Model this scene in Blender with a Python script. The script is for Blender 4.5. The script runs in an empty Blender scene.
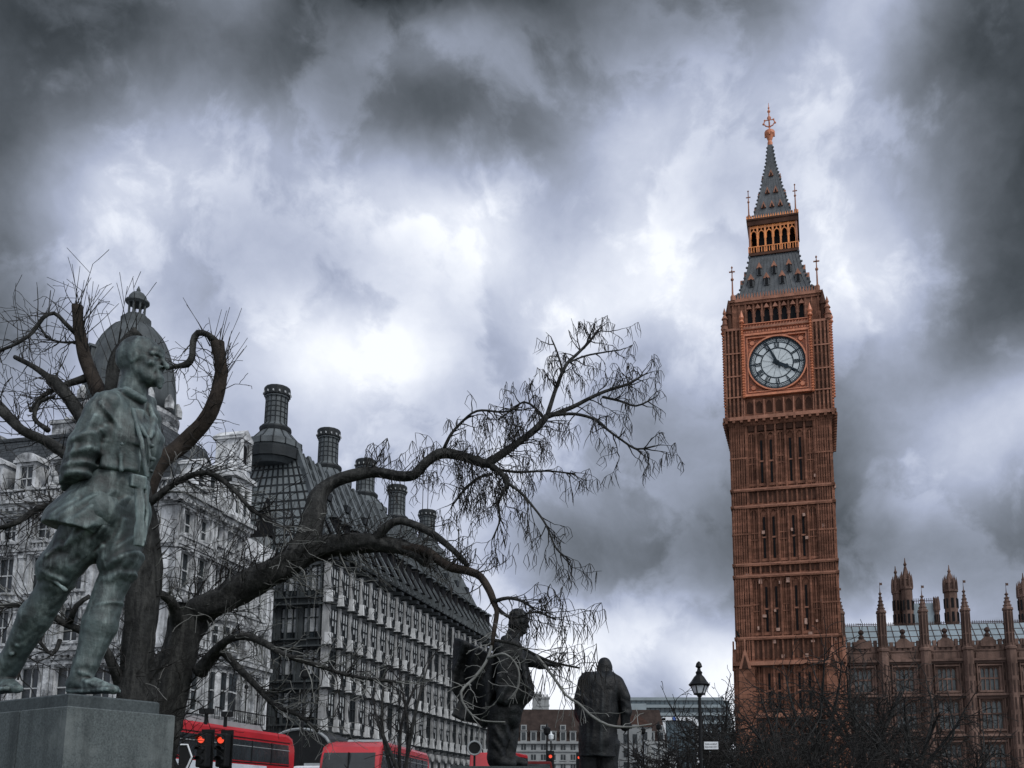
import bpy, bmesh, math, random
import numpy as np
from mathutils import Vector, Matrix, Euler, noise

# ------------------------------------------------------------------ camera
SC = bpy.context.scene
COL = SC.collection
PITCH = math.radians(10.04)
FPX, CX, CY, EYE = 1000.0, 570.0, 633.0, 1.5
cam_d = bpy.data.cameras.new('camera')
cam = bpy.data.objects.new('camera', cam_d)
COL.objects.link(cam)
cam.location = (0, 0, EYE)
cam.rotation_euler = (math.pi / 2 + PITCH, 0, 0)
cam_d.sensor_fit = 'HORIZONTAL'
cam_d.sensor_width = 36.0
cam_d.lens = 36.0 * FPX / 1024.0
cam_d.shift_x = -(CX - 512) / 1024.0
cam_d.shift_y = (CY - 384) / 1024.0
cam_d.clip_start = 0.1
cam_d.clip_end = 4000
SC.camera = cam
SC.render.resolution_x, SC.render.resolution_y = 1024, 768
SC.view_settings.view_transform = 'Standard'
SC.view_settings.look = 'None'
SC.view_settings.exposure = 0.0
SC.view_settings.gamma = 1.0

_c, _s = math.cos(PITCH), math.sin(PITCH)
def W(px, py, Y):
    """world point at distance Y seen at a picture position"""
    r = (CY - py) / FPX
    h = Y * (_s + r * _c) / (_c - r * _s)
    zc = Y * _c + h * _s
    return Vector(((px - CX) / FPX * zc, Y, h + EYE))
def DIR(px, py):
    x, y = (px - CX) / FPX, (CY - py) / FPX
    return Vector((x, _c - y * _s, _s + y * _c)).normalized()

# ------------------------------------------------------------------ sky
SUN_EL, SUN_AZ = math.radians(48), math.radians(135)   # azimuth from +Y towards +X
world = bpy.data.worlds.new('World')
SC.world = world
world.use_nodes = True
nt = world.node_tree
for n in list(nt.nodes): nt.nodes.remove(n)
N = nt.nodes.new
L = nt.links.new
def wm(op, a, b=None, c=None):
    n = N('ShaderNodeMath'); n.operation = op
    for i, v in enumerate((a, b, c)):
        if v is None: continue
        if isinstance(v, (int, float)): n.inputs[i].default_value = v
        else: L(v, n.inputs[i])
    return n.outputs[0]
def wv(op, a, b):
    n = N('ShaderNodeVectorMath'); n.operation = op
    for i, v in enumerate((a, b)):
        if isinstance(v, (tuple, list, Vector)): n.inputs[i].default_value = v
        else: L(v, n.inputs[i])
    return n
def wnoise(vec, scale, detail, rough=0.55, dist=0.0):
    n = N('ShaderNodeTexNoise'); n.inputs['Scale'].default_value = scale
    n.inputs['Detail'].default_value = detail; n.inputs['Roughness'].default_value = rough
    n.inputs['Distortion'].default_value = dist
    L(vec, n.inputs['Vector']); return n
tc = N('ShaderNodeTexCoord')
base_dir = tc.outputs['Generated']
wn = wnoise(base_dir, 4.5, 5)
off = wv('SUBTRACT', wn.outputs['Color'], (0.5, 0.5, 0.5))
sc_ = wv('MULTIPLY', off.outputs[0], (0.11, 0.11, 0.10))
wd = wv('ADD', base_dir, sc_.outputs[0]).outputs[0]
# cloud brightness by direction of the sky: x, y, grey
SKY = [(0,15,87),(70,10,47),(150,25,158),(256,25,139),(330,15,107),(400,25,-20),(512,15,24),(590,15,154),(660,15,81),(720,10,204),(780,15,82),(850,15,285),(890,40,188),(940,15,84),(1010,15,109),(0,90,97),(60,80,160),(120,80,152),(190,70,4),(260,60,123),(330,80,81),(390,90,164),(440,65,360),(480,120,35),(540,90,122),(600,50,138),(660,70,144),(730,60,172),(840,70,197),(900,100,75),(960,90,149),(1015,100,65),(0,150,130),(60,135,128),(110,140,75),(185,125,360),(240,130,111),(300,120,215),(360,135,66),(430,150,-1),(500,150,132),(560,140,216),(620,130,239),(690,130,239),(850,130,236),(900,150,158),(960,150,148),(1015,160,62),(0,210,114),(50,200,175),(120,200,360),(190,190,121),(250,180,203),(320,190,237),(410,200,360),(460,205,330),(520,220,263),(570,190,140),(640,190,192),(710,190,182),(830,190,193),(890,190,210),(950,200,183),(1015,210,119),(0,290,73),(40,250,262),(100,255,131),(170,260,208),(250,270,201),(310,255,234),(360,250,71),(440,270,228),(500,260,165),(560,260,232),(620,240,315),(670,245,216),(715,280,272),(840,250,259),(890,250,194),(945,270,37),(1015,290,145),(20,340,134),(230,330,257),(280,330,109),(330,330,351),(380,330,262),(450,330,217),(520,320,246),(640,320,224),(690,330,209),(860,320,202),(900,310,280),(945,320,360),(1000,330,-30),(250,400,214),(330,390,263),(390,400,195),(450,400,193),(600,380,196),(690,390,212),(880,370,142),(930,370,47),(980,385,146),(1015,395,360),(250,440,206),(330,430,225),(400,440,210),(600,470,149),(690,460,88),(870,440,208),(920,430,247),(960,430,234),(1010,430,126),(600,520,193),(690,520,196),(880,500,81),(950,480,232),(1010,500,141),(520,560,180),(620,570,124),(700,570,85),(870,560,128),(960,555,106),(1015,560,161),(540,610,210),(600,610,125),(660,610,222),(710,620,213),(870,600,181),(940,605,187),(1010,600,130),(600,660,326),(650,640,278),(700,650,291),(640,690,83),(690,690,233),(500,700,186)]
_pts = np.array([DIR(x, y)[:] for x, y, g in SKY])
_val = np.array([g / 255.0 for x, y, g in SKY])
SKY_BASE = 0.62
_sig = 0.072
_cen = np.array([DIR(x, y)[:] for y in range(-20, 760, 72) for x in range(-10, 1060, 82)])
_D = np.linalg.norm(_pts[:, None] - _cen[None], axis=2)
_A = np.exp(-(_D / _sig) ** 2)
_lam = 0.08
_amp = np.linalg.solve(_A.T @ _A + _lam * np.eye(len(_cen)), _A.T @ (_val - SKY_BASE))
acc = None
for cdir, am in zip(_cen, _amp):
    if abs(am) < 0.012: continue
    d = wv('DISTANCE', wd, tuple(float(q) for q in cdir)).outputs['Value']
    e = wm('POWER', math.e, wm('MULTIPLY', wm('MULTIPLY', d, d), -1.0 / _sig ** 2))
    acc = wm('MULTIPLY_ADD', e, float(am), SKY_BASE if acc is None else acc)
n1 = wnoise(wd, 10.0, 8, 0.6, 0.0).outputs['Fac']
n2 = wnoise(wd, 17.0, 7, 0.62, 0.2).outputs['Fac']
acc = wm('MULTIPLY_ADD', wm('SUBTRACT', n1, 0.5), 0.18, acc)
acc = wm('MULTIPLY_ADD', wm('SUBTRACT', n2, 0.5), 0.10, acc)
bil = N('ShaderNodeMapRange'); bil.interpolation_type = 'SMOOTHSTEP'      # billowing edges of the layered cloud
bil.inputs['From Min'].default_value = 0.46; bil.inputs['From Max'].default_value = 0.56
bil.inputs['To Min'].default_value = -0.055; bil.inputs['To Max'].default_value = 0.055
L(wnoise(wd, 6.5, 9, 0.58).outputs['Fac'], bil.inputs['Value'])
acc = wm('ADD', acc, bil.outputs[0])
n3 = wnoise(wd, 42.0, 5, 0.6).outputs['Fac']
acc = wm('MULTIPLY_ADD', wm('SUBTRACT', n3, 0.5), 0.07, acc)
sepd = N('ShaderNodeSeparateXYZ'); L(base_dir, sepd.inputs[0])
rear = N('ShaderNodeMapRange'); rear.interpolation_type = 'SMOOTHSTEP'       # unseen sky behind the camera brightened, added as fill light
rear.inputs['From Min'].default_value = 0.25; rear.inputs['From Max'].default_value = -0.45
rear.inputs['To Min'].default_value = 0.0; rear.inputs['To Max'].default_value = 0.45
L(wm('MULTIPLY_ADD', sepd.outputs['X'], -0.55, wm('MULTIPLY', sepd.outputs['Y'], 0.9)), rear.inputs['Value'])
acc = wm('ADD', acc, rear.outputs[0])
acc = wm('MAXIMUM', acc, 0.15)
lum = wm('MINIMUM', wm('POWER', acc, 2.2), 1.05)
tint = N('ShaderNodeValToRGB')
tint.color_ramp.elements[0].position = 0.2; tint.color_ramp.elements[0].color = (0.82, 0.99, 1.12, 1)
tint.color_ramp.elements[1].position = 1.0; tint.color_ramp.elements[1].color = (0.95, 0.985, 1.06, 1)
e = tint.color_ramp.elements.new(0.42); e.color = (0.87, 0.985, 1.16, 1)
e = tint.color_ramp.elements.new(0.72); e.color = (0.855, 0.955, 1.24, 1)
L(acc, tint.inputs[0])
cl = N('ShaderNodeVectorMath'); cl.operation = 'SCALE'
L(tint.outputs[0], cl.inputs[0]); L(lum, cl.inputs['Scale'])
sky = N('ShaderNodeTexSky'); sky.sky_type = 'NISHITA'; sky.sun_disc = False
sky.sun_elevation = SUN_EL; sky.sun_rotation = SUN_AZ
skb = N('ShaderNodeVectorMath'); skb.operation = 'SCALE'; skb.inputs['Scale'].default_value = 0.6
L(sky.outputs[0], skb.inputs[0])
# Background strength 0.1: the cloud layer is scaled to the same unit as the Sky Texture
cl10 = N('ShaderNodeVectorMath'); cl10.operation = 'SCALE'; cl10.inputs['Scale'].default_value = 10.0
L(cl.outputs[0], cl10.inputs[0])
mixs = N('ShaderNodeMix'); mixs.data_type = 'RGBA'; mixs.inputs['Factor'].default_value = 0.97
L(skb.outputs[0], mixs.inputs['A']); L(cl10.outputs[0], mixs.inputs['B'])
bg = N('ShaderNodeBackground'); bg.inputs['Strength'].default_value = 0.1
L(mixs.outputs['Result'], bg.inputs['Color'])
wo = N('ShaderNodeOutputWorld'); L(bg.outputs[0], wo.inputs[0])

# ------------------------------------------------------------------ sun (overcast)
sd = bpy.data.lights.new('sun', 'SUN'); sd.energy = 1.5; sd.angle = math.radians(12); sd.color = (1.0, 0.97, 0.93)
sun = bpy.data.objects.new('sun', sd); COL.objects.link(sun)
sv = Vector((math.sin(SUN_AZ) * math.cos(SUN_EL), math.cos(SUN_AZ) * math.cos(SUN_EL), math.sin(SUN_EL)))
sun.rotation_euler = sv.to_track_quat('Z', 'Y').to_euler()
sun.location = (0, -20, 60)

# ------------------------------------------------------------------ materials
def mat(name, col, rough=0.75, var=0.35, scale=1.5, bump=0.0, bscale=20.0, streak=0.0, streak_col=(0.02, 0.022, 0.024),
        spec=0.14, metal=0.0, col2=None, c2scale=0.8, c2lo=0.5, c2hi=0.65, brick=None, streak_scale=(2.0, 2.0, 0.25)):
    m = bpy.data.materials.new(name); m.use_nodes = True
    t = m.node_tree; n = t.nodes.new; l = t.links.new
    b = t.nodes['Principled BSDF']
    b.inputs['Roughness'].default_value = rough
    b.inputs['Metallic'].default_value = metal
    b.inputs['Specular IOR Level'].default_value = spec
    co = n('ShaderNodeTexCoord').outputs['Object']
    ns = n('ShaderNodeTexNoise'); ns.inputs['Scale'].default_value = scale; ns.inputs['Detail'].default_value = 6
    ns.inputs['Roughness'].default_value = 0.65
    l(co, ns.inputs['Vector'])
    cr = n('ShaderNodeValToRGB')
    cr.color_ramp.elements[0].position = 0.3; cr.color_ramp.elements[1].position = 0.7
    cr.color_ramp.elements[0].color = tuple(q * (1 - var) for q in col) + (1,)
    cr.color_ramp.elements[1].color = tuple(min(1, q * (1 + var)) for q in col) + (1,)
    l(ns.outputs['Fac'], cr.inputs[0])
    out = cr.outputs[0]
    def mixc(fac, a, bcol):
        mx = n('ShaderNodeMix'); mx.data_type = 'RGBA'
        l(fac, mx.inputs['Factor']); l(a, mx.inputs['A'])
        if isinstance(bcol, tuple): mx.inputs['B'].default_value = bcol + (1,)
        else: l(bcol, mx.inputs['B'])
        return mx.outputs['Result']
    if col2:
        n2 = n('ShaderNodeTexNoise'); n2.inputs['Scale'].default_value = c2scale; n2.inputs['Detail'].default_value = 8
        n2.inputs['Roughness'].default_value = 0.7
        l(co, n2.inputs['Vector'])
        r2 = n('ShaderNodeMapRange'); r2.inputs['From Min'].default_value = c2lo; r2.inputs['From Max'].default_value = c2hi
        l(n2.outputs['Fac'], r2.inputs['Value'])
        out = mixc(r2.outputs[0], out, tuple(col2))
    if streak > 0:
        mp = n('ShaderNodeMapping'); mp.inputs['Scale'].default_value = streak_scale
        l(co, mp.inputs['Vector'])
        n3 = n('ShaderNodeTexNoise'); n3.inputs['Scale'].default_value = 1.0; n3.inputs['Detail'].default_value = 7
        n3.inputs['Roughness'].default_value = 0.7
        l(mp.outputs[0], n3.inputs['Vector'])
        r3 = n('ShaderNodeMapRange'); r3.inputs['From Min'].default_value = 0.48; r3.inputs['From Max'].default_value = 0.72
        r3.inputs['To Max'].default_value = streak
        l(n3.outputs['Fac'], r3.inputs['Value'])
        out = mixc(r3.outputs[0], out, tuple(streak_col))
    hsrc = None
    if brick:
        mp = n('ShaderNodeMapping'); mp.inputs['Rotation'].default_value = (math.pi / 2, 0, 0)
        l(co, mp.inputs['Vector'])
        bk = n('ShaderNodeTexBrick'); bk.inputs['Scale'].default_value = 1.0
        bk.inputs['Brick Width'].default_value = brick[0]; bk.inputs['Row Height'].default_value = brick[1]
        bk.inputs['Mortar Size'].default_value = brick[2]; bk.inputs['Bias'].default_value = 0.0
        bk.inputs['Color1'].default_value = (0.72, 0.72, 0.72, 1); bk.inputs['Color2'].default_value = (1.15, 1.15, 1.15, 1)
        bk.inputs['Mortar'].default_value = (0.4, 0.4, 0.4, 1)
        l(mp.outputs[0], bk.inputs['Vector'])
        mm = n('ShaderNodeMix'); mm.data_type = 'RGBA'; mm.blend_type = 'MULTIPLY'; mm.inputs['Factor'].default_value = 1.0
        l(out, mm.inputs['A']); l(bk.outputs['Color'], mm.inputs['B'])
        out = mm.outputs['Result']
    l(out, b.inputs['Base Color'])
    if bump > 0:
        nb = n('ShaderNodeTexNoise'); nb.inputs['Scale'].default_value = bscale; nb.inputs['Detail'].default_value = 6
        nb.inputs['Roughness'].default_value = 0.7
        l(co, nb.inputs['Vector'])
        bn = n('ShaderNodeBump'); bn.inputs['Strength'].default_value = bump; bn.inputs['Distance'].default_value = 0.5 / bscale
        l(nb.outputs['Fac'], bn.inputs['Height']); l(bn.outputs[0], b.inputs['Normal'])
    return m
def emit(name, col, strength):
    m = bpy.data.materials.new(name); m.use_nodes = True
    b = m.node_tree.nodes['Principled BSDF']
    b.inputs['Base Color'].default_value = tuple(q * 0.5 for q in col) + (1,)
    b.inputs['Emission Color'].default_value = col + (1,)
    b.inputs['Emission Strength'].default_value = strength
    return m
def glass(name, col=(0.02, 0.026, 0.03), rough=0.06, var=0.6, scale=0.6, wob=0.15):
    m = mat(name, col, rough, var, scale, bump=wob, bscale=1.3, spec=0.45)
    return m

M = {}
def weathered_shaded(m, lo, hi, dark, light):
    """crease shade and edge highlights painted into the colour of cast metal"""
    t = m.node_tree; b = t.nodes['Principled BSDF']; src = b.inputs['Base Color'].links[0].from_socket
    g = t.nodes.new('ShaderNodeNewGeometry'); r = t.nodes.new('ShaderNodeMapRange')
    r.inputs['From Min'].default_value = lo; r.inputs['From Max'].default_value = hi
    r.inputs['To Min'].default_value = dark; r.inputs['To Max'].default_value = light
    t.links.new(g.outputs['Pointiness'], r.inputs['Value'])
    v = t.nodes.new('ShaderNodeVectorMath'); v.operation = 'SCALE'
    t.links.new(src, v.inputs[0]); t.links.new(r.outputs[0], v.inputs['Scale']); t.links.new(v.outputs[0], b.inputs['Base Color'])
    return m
M['granite'] = mat('grey granite', (0.088, 0.104, 0.108), 0.6, 0.45, 70, 0.35, 90, streak=0.8, streak_col=(0.028, 0.034, 0.036), streak_scale=(5, 5, 0.6), col2=(0.15, 0.17, 0.172), c2scale=2.2, c2lo=.56, c2hi=.75)
M['granite_dark'] = mat('dark granite', (0.062, 0.075, 0.08), 0.6, 0.35, 50, 0.3, 90, streak=0.7, streak_col=(0.02, 0.025, 0.028), streak_scale=(4, 4, 1))
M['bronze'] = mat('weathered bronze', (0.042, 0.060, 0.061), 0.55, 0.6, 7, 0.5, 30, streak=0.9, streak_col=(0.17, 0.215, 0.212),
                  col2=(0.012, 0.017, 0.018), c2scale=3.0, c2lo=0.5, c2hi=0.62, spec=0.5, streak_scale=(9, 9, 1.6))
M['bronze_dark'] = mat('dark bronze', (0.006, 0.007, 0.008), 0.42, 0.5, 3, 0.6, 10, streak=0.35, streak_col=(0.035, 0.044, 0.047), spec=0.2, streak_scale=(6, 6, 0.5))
weathered_shaded(M['bronze'], 0.465, 0.535, 0.12, 2.1); weathered_shaded(M['bronze_dark'], 0.465, 0.535, 0.2, 1.7)  # creases darkened and edges lightened in the colour, painted shading for contrast
M['bark'] = mat('dark bark', (0.024, 0.025, 0.025), 0.9, 0.6, 9, 1.0, 18, streak=0.75, streak_col=(0.085, 0.086, 0.083), streak_scale=(16, 16, 3))
M['bark_red'] = mat('reddish bark', (0.034, 0.028, 0.024), 0.9, 0.6, 7, 1.0, 24, streak=0.7, streak_col=(0.022, 0.02, 0.019), streak_scale=(14, 14, 4))
M['twig'] = mat('dark twig', (0.023, 0.0225, 0.022), 0.85, 0.5, 3)
M['twig_lit'] = mat('lit twig', (0.16, 0.165, 0.16), 0.85, 0.4, 3)  # lighter copy of the twig colour, light painted in for the lit twigs
M['pod'] = mat('dry seed pod', (0.026, 0.025, 0.024), 0.85, 0.4, 3)
M['tower_stone'] = mat('tower limestone', (0.232, 0.110, 0.073), 0.85, 0.4, 0.35, 0.5, 5, streak=0.6, streak_col=(0.075, 0.034, 0.024),
                       brick=(1.1, 0.42, 0.012), streak_scale=(1.6, 1.6, 0.12), col2=(0.10, 0.050, 0.034), c2scale=0.22, c2lo=.52, c2hi=.74)
M['tower_trim'] = mat('tower trim stone', (0.29, 0.142, 0.097), 0.8, 0.35, 0.8, 0.3, 6, streak=0.5, streak_col=(0.12, 0.055, 0.04), streak_scale=(1.5, 1.5, 0.3))
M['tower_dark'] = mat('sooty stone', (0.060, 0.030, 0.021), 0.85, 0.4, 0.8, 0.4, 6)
M['tower_pale'] = mat('new pale stone', (0.36, 0.235, 0.19), 0.8, 0.3, 2)
M['gilt'] = mat('gilded stone', (0.48, 0.17, 0.085), 0.5, 0.3, 2.0, 0.3, 8, spec=0.5)
M['gilt_bright'] = mat('bright gilding', (0.62, 0.22, 0.06), 0.45, 0.4, 1.5, 0.3, 8, spec=0.5)
M['gilt_dark'] = mat('gilded carving', (0.24, 0.07, 0.03), 0.5, 0.5, 2.5, 0.6, 6, spec=0.5)
M['dial'] = mat('opal dial glass', (0.50, 0.55, 0.57), 0.35, 0.10, 3, 0.2, 8)
M['dial_ink'] = mat('dial ironwork', (0.012, 0.022, 0.032), 0.5, 0.3, 2)
M['black'] = mat('dark opening', (0.008, 0.009, 0.011), 0.8, 0.3, 1)
M['iron_roof'] = mat('cast iron roof', (0.062, 0.070, 0.077), 0.55, 0.45, 0.9, 0.3, 5, streak=0.5, streak_col=(0.035, 0.04, 0.045), spec=0.45)
M['pal_stone'] = mat('palace stone', (0.145, 0.094, 0.077), 0.88, 0.5, 0.35, 0.5, 4, streak=0.75, streak_col=(0.035, 0.025, 0.022), streak_scale=(1.2, 1.2, 0.2))
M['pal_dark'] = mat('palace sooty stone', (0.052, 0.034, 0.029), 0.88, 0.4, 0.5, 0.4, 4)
M['pal_roof'] = mat('palace iron roof', (0.21, 0.265, 0.30), 0.5, 0.2, 0.5, 0.2, 3, spec=0.45)
M['pal_glass'] = glass('leaded window glass', (0.045, 0.058, 0.062), 0.15)
M['portland'] = mat('portland stone', (0.64, 0.665, 0.69), 0.8, 0.25, 0.5, 0.4, 4, streak=0.85, streak_col=(0.085, 0.09, 0.095), streak_scale=(1.1, 1.1, 0.16),
                    col2=(0.13, 0.137, 0.142), c2scale=0.7, c2lo=0.47, c2hi=0.66)
M['portland_carved'] = mat('carved portland stone', (0.46, 0.48, 0.495), 0.8, 0.5, 1.5, 0.8, 3, streak=0.9, streak_col=(0.06, 0.065, 0.07), streak_scale=(2, 2, 0.3), col2=(0.09, 0.095, 0.10), c2scale=1.1, c2lo=.46, c2hi=.64)
M['win_frame'] = mat('painted sash', (0.42, 0.44, 0.45), 0.5, 0.2, 1)
M['win_glass'] = glass('window glass')
M['blind'] = mat('curtain and sky sheen', (0.40, 0.425, 0.44), 0.8, 0.35, 2.5, streak=0.4, streak_scale=(5, 5, 0.2))  # pale curtain colour with the sky reflection of the panes painted in
M['slate'] = mat('roof slate', (0.058, 0.066, 0.073), 0.6, 0.35, 1.2, 0.4, 6, brick=(0.5, 0.32, 0.03))
M['lead'] = mat('lead dome', (0.075, 0.086, 0.092), 0.6, 0.35, 0.9, 0.3, 4, streak=0.7, streak_col=(0.05, 0.058, 0.062), streak_scale=(2.2, 2.2, 0.15))
M['bz_panel'] = mat('bronze roof panel', (0.098, 0.112, 0.12), 0.45, 0.4, 0.7, 0.2, 4, streak=0.4, streak_col=(0.04, 0.045, 0.05))
M['bz_hip'] = mat('grey bronze roof panel', (0.165, 0.188, 0.198), 0.5, 0.4, 0.9, 0.2, 4, streak=0.5, streak_col=(0.06, 0.07, 0.075))
M['bz_mid'] = mat('bronze cladding', (0.052, 0.060, 0.064), 0.45, 0.4, 0.8, 0.2, 4, spec=.3)
M['bz_dark'] = mat('dark bronze cladding', (0.022, 0.026, 0.029), 0.5, 0.4, 0.8, 0.2, 4)
M['pier'] = mat('gritstone pier', (0.36, 0.37, 0.375), 0.85, 0.3, 0.8, 0.4, 6, streak=0.6, streak_col=(0.08, 0.083, 0.085))
M['pier_block'] = mat('white stone block', (0.62, 0.64, 0.65), 0.8, 0.3, 1, streak=0.6, streak_col=(0.2, 0.21, 0.215), streak_scale=(3, 3, .8))
M['far_white'] = mat('far painted stone', (0.27, 0.285, 0.29), 0.85, 0.2, 0.15, streak=0.4, streak_col=(0.14, 0.15, 0.155), streak_scale=(.5, .5, .1))
M['far_roof'] = mat('far brown tiled roof', (0.038, 0.028, 0.025), 0.85, 0.5, 0.6, 0.3, 3)
M['far_glass'] = glass('far curtain wall', (0.05, 0.075, 0.09), 0.15, 0.4, 0.1)
M['far_grey'] = mat('far grey cladding', (0.22, 0.26, 0.28), 0.6, 0.2, 0.2)
M['far_dark'] = mat('far dark cladding', (0.035, 0.05, 0.06), 0.5, 0.3, 0.3)
M['red'] = mat('red bus paint', (0.40, 0.018, 0.026), 0.25, 0.18, 1.2, spec=0.6)
M['red_orange'] = mat('orange red bus paint', (0.26, 0.028, 0.013), 0.3, 0.2, 1.2, spec=0.5)
M['dark_red'] = mat('dark red paint', (0.10, 0.010, 0.010), 0.3, 0.2, 1.2)
M['white_paint'] = mat('white paint', (0.62, 0.65, 0.68), 0.4, 0.15, 2)
M['grey_paint'] = mat('grey paint', (0.25, 0.27, 0.28), 0.4, 0.2, 2)
M['advert'] = mat('pale advert panel', (0.52, 0.57, 0.63), 0.4, 0.15, 2)
M['black_paint'] = mat('black paint', (0.010, 0.011, 0.012), 0.4, 0.3, 2)
M['rubber'] = mat('tyre rubber', (0.02, 0.02, 0.02), 0.8, 0.2, 4)
M['asphalt'] = mat('asphalt', (0.05, 0.051, 0.053), 0.9, 0.35, 2.0, 0.5, 60)
M['paving'] = mat('stone paving', (0.16, 0.165, 0.165), 0.85, 0.3, 1.5, 0.3, 30)
M['grass'] = mat('winter lawn', (0.05, 0.065, 0.03), 0.95, 0.4, 3, 0.8, 60)
M['water'] = mat('river water', (0.03, 0.04, 0.042), 0.12, 0.3, 0.5, 0.5, 1.0)
M['red_light'] = emit('red signal lens', (1.0, 0.09, 0.04), 0.9)
M['amber_light'] = emit('amber lamp', (1.0, 0.42, 0.10), 1.2)
M['lamp_glass'] = mat('frosted lantern glass', (0.62, 0.67, 0.70), 0.25, 0.15, 4)
M['hedge'] = mat('dark winter shrub', (0.020, 0.023, 0.022), 0.9, 0.5, 3)

# ------------------------------------------------------------------ mesh helpers
class MB:
    def __init__(s): s.v = []; s.f = []; s.mi = []; s.cur = 0; s.T = None
    def add(s, vs, fs):
        o = len(s.v)
        if s.T is not None: vs = [s.T @ Vector(v) for v in vs]
        s.v.extend(tuple(v) for v in vs)
        for f in fs: s.f.append(tuple(i + o for i in f)); s.mi.append(s.cur)
        return s
    def box(s, x0, x1, y0, y1, z0, z1):
        return s.add([(x0,y0,z0),(x1,y0,z0),(x1,y1,z0),(x0,y1,z0),(x0,y0,z1),(x1,y0,z1),(x1,y1,z1),(x0,y1,z1)],
                     [(0,3,2,1),(4,5,6,7),(0,1,5,4),(1,2,6,5),(2,3,7,6),(3,0,4,7)])
    def frustum(s, a, b, z0, z1, ca=(0, 0), cb=(0, 0)):
        """rectangular half sizes a=(x,y) at z0 to b at z1"""
        v = []
        for (hx, hy), z, (cx, cy) in ((a, z0, ca), (b, z1, cb)):
            v += [(cx-hx,cy-hy,z),(cx+hx,cy-hy,z),(cx+hx,cy+hy,z),(cx-hx,cy+hy,z)]
        return s.add(v, [(0,3,2,1),(4,5,6,7),(0,1,5,4),(1,2,6,5),(2,3,7,6),(3,0,4,7)])
    def prism(s, poly, y0, y1):
        n = len(poly)
        v = [(x, y0, z) for x, z in poly] + [(x, y1, z) for x, z in poly]
        return s.add(v, [tuple(range(n)), tuple(range(2*n-1, n-1, -1))] + [(i, i+n, (i+1) % n + n, (i+1) % n) for i in range(n)])
    def prismz(s, poly, z0, z1):
        n = len(poly)
        v = [(x, y, z0) for x, y in poly] + [(x, y, z1) for x, y in poly]
        return s.add(v, [tuple(range(n-1, -1, -1)), tuple(range(n, 2*n))] + [(i, (i+1) % n, (i+1) % n + n, i+n) for i in range(n)])
    def lathe(s, prof, n=16, c=(0, 0), a0=0.0, sx=1.0, sy=1.0):
        v = []; f = []
        for r, z in prof:
            for k in range(n):
                a = a0 + 2 * math.pi * k / n
                v.append((c[0] + r * math.cos(a) * sx, c[1] + r * math.sin(a) * sy, z))
        for i in range(len(prof) - 1):
            for k in range(n):
                f.append((i*n+k, i*n+(k+1) % n, (i+1)*n+(k+1) % n, (i+1)*n+k))
        f.append(tuple(range(n-1, -1, -1))); f.append(tuple((len(prof)-1)*n + k for k in range(n)))
        return s.add(v, f)
    def tube(s, pts, rad, n=6):
        pts = [Vector(p) for p in pts]
        if isinstance(rad, (int, float)): rad = [rad] * len(pts)
        v = []; f = []
        up = None
        for i, p in enumerate(pts):
            d = (pts[min(i+1, len(pts)-1)] - pts[max(i-1, 0)])
            if d.length < 1e-9: d = Vector((0, 0, 1))
            d.normalize()
            if up is None:
                up = Vector((0, 0, 1)) if abs(d.z) < 0.9 else Vector((1, 0, 0))
            a = d.cross(up)
            if a.length < 1e-6: a = d.orthogonal()
            a.normalize(); b = a.cross(d).normalized(); up = b
            for k in range(n):
                t = 2 * math.pi * k / n
                v.append(p + (a * math.cos(t) + b * math.sin(t)) * rad[i])
        for i in range(len(pts) - 1):
            for k in range(n):
                f.append((i*n+k, i*n+(k+1) % n, (i+1)*n+(k+1) % n, (i+1)*n+k))
        f.append(tuple(range(n-1, -1, -1))); f.append(tuple((len(pts)-1)*n + k for k in range(n)))
        return s.add(v, f)
    def bar(s, a, b, w, h=None):
        """square bar from a to b"""
        a, b = Vector(a), Vector(b); h = h or w
        d = (b - a).normalized()
        u = Vector((0, 0, 1)) if abs(d.z) < 0.95 else Vector((0, 1, 0))
        p = d.cross(u).normalized() * w / 2; q = p.cross(d).normalized() * h / 2
        v = [a-p-q, a+p-q, a+p+q, a-p+q, b-p-q, b+p-q, b+p+q, b-p+q]
        return s.add(v, [(0,1,2,3),(7,6,5,4),(0,4,5,1),(1,5,6,2),(2,6,7,3),(3,7,4,0)])
    def grid(s, c, nu, nv, w, h):
        """bars along the lines of a quad c=(p00,p10,p11,p01)"""
        c = [Vector(q) for q in c]
        P = lambda u, v: (c[0]*(1-u)+c[1]*u)*(1-v) + (c[3]*(1-u)+c[2]*u)*v
        for i in range(nu + 1): s.bar(P(i/nu, 0), P(i/nu, 1), w, h)
        for j in range(nv + 1): s.bar(P(0, j/nv), P(1, j/nv), w, h)
        return s
    def ball(s, c, r, n=8):
        prof = [(max(0.001, r * math.sin(math.pi * i / n)), c[2] - r * math.cos(math.pi * i / n)) for i in range(n + 1)]
        return s.lathe(prof, n + 2, (c[0], c[1]))
    def build(s, name, mats, parent=None, smooth=False, bevel=0.0):
        me = bpy.data.meshes.new(name)
        me.from_pydata(s.v, [], s.f)
        if not isinstance(mats, (list, tuple)): mats = [mats]
        for m_ in mats: me.materials.append(m_)
        if len(mats) > 1: me.polygons.foreach_set('material_index', s.mi)
        bm = bmesh.new(); bm.from_mesh(me)
        bmesh.ops.recalc_face_normals(bm, faces=bm.faces)
        if bevel > 0:
            bmesh.ops.bevel(bm, geom=bm.edges[:], offset=bevel, segments=3, profile=0.6, affect='EDGES', clamp_overlap=True)
        bm.to_mesh(me); bm.free()
        if smooth: me.polygons.foreach_set('use_smooth', [True] * len(me.polygons))
        me.update()
        return link(name, me, parent)
def link(name, me, parent=None):
    o = bpy.data.objects.new(name, me); COL.objects.link(o)
    if parent is not None: o.parent = parent
    return o
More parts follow.
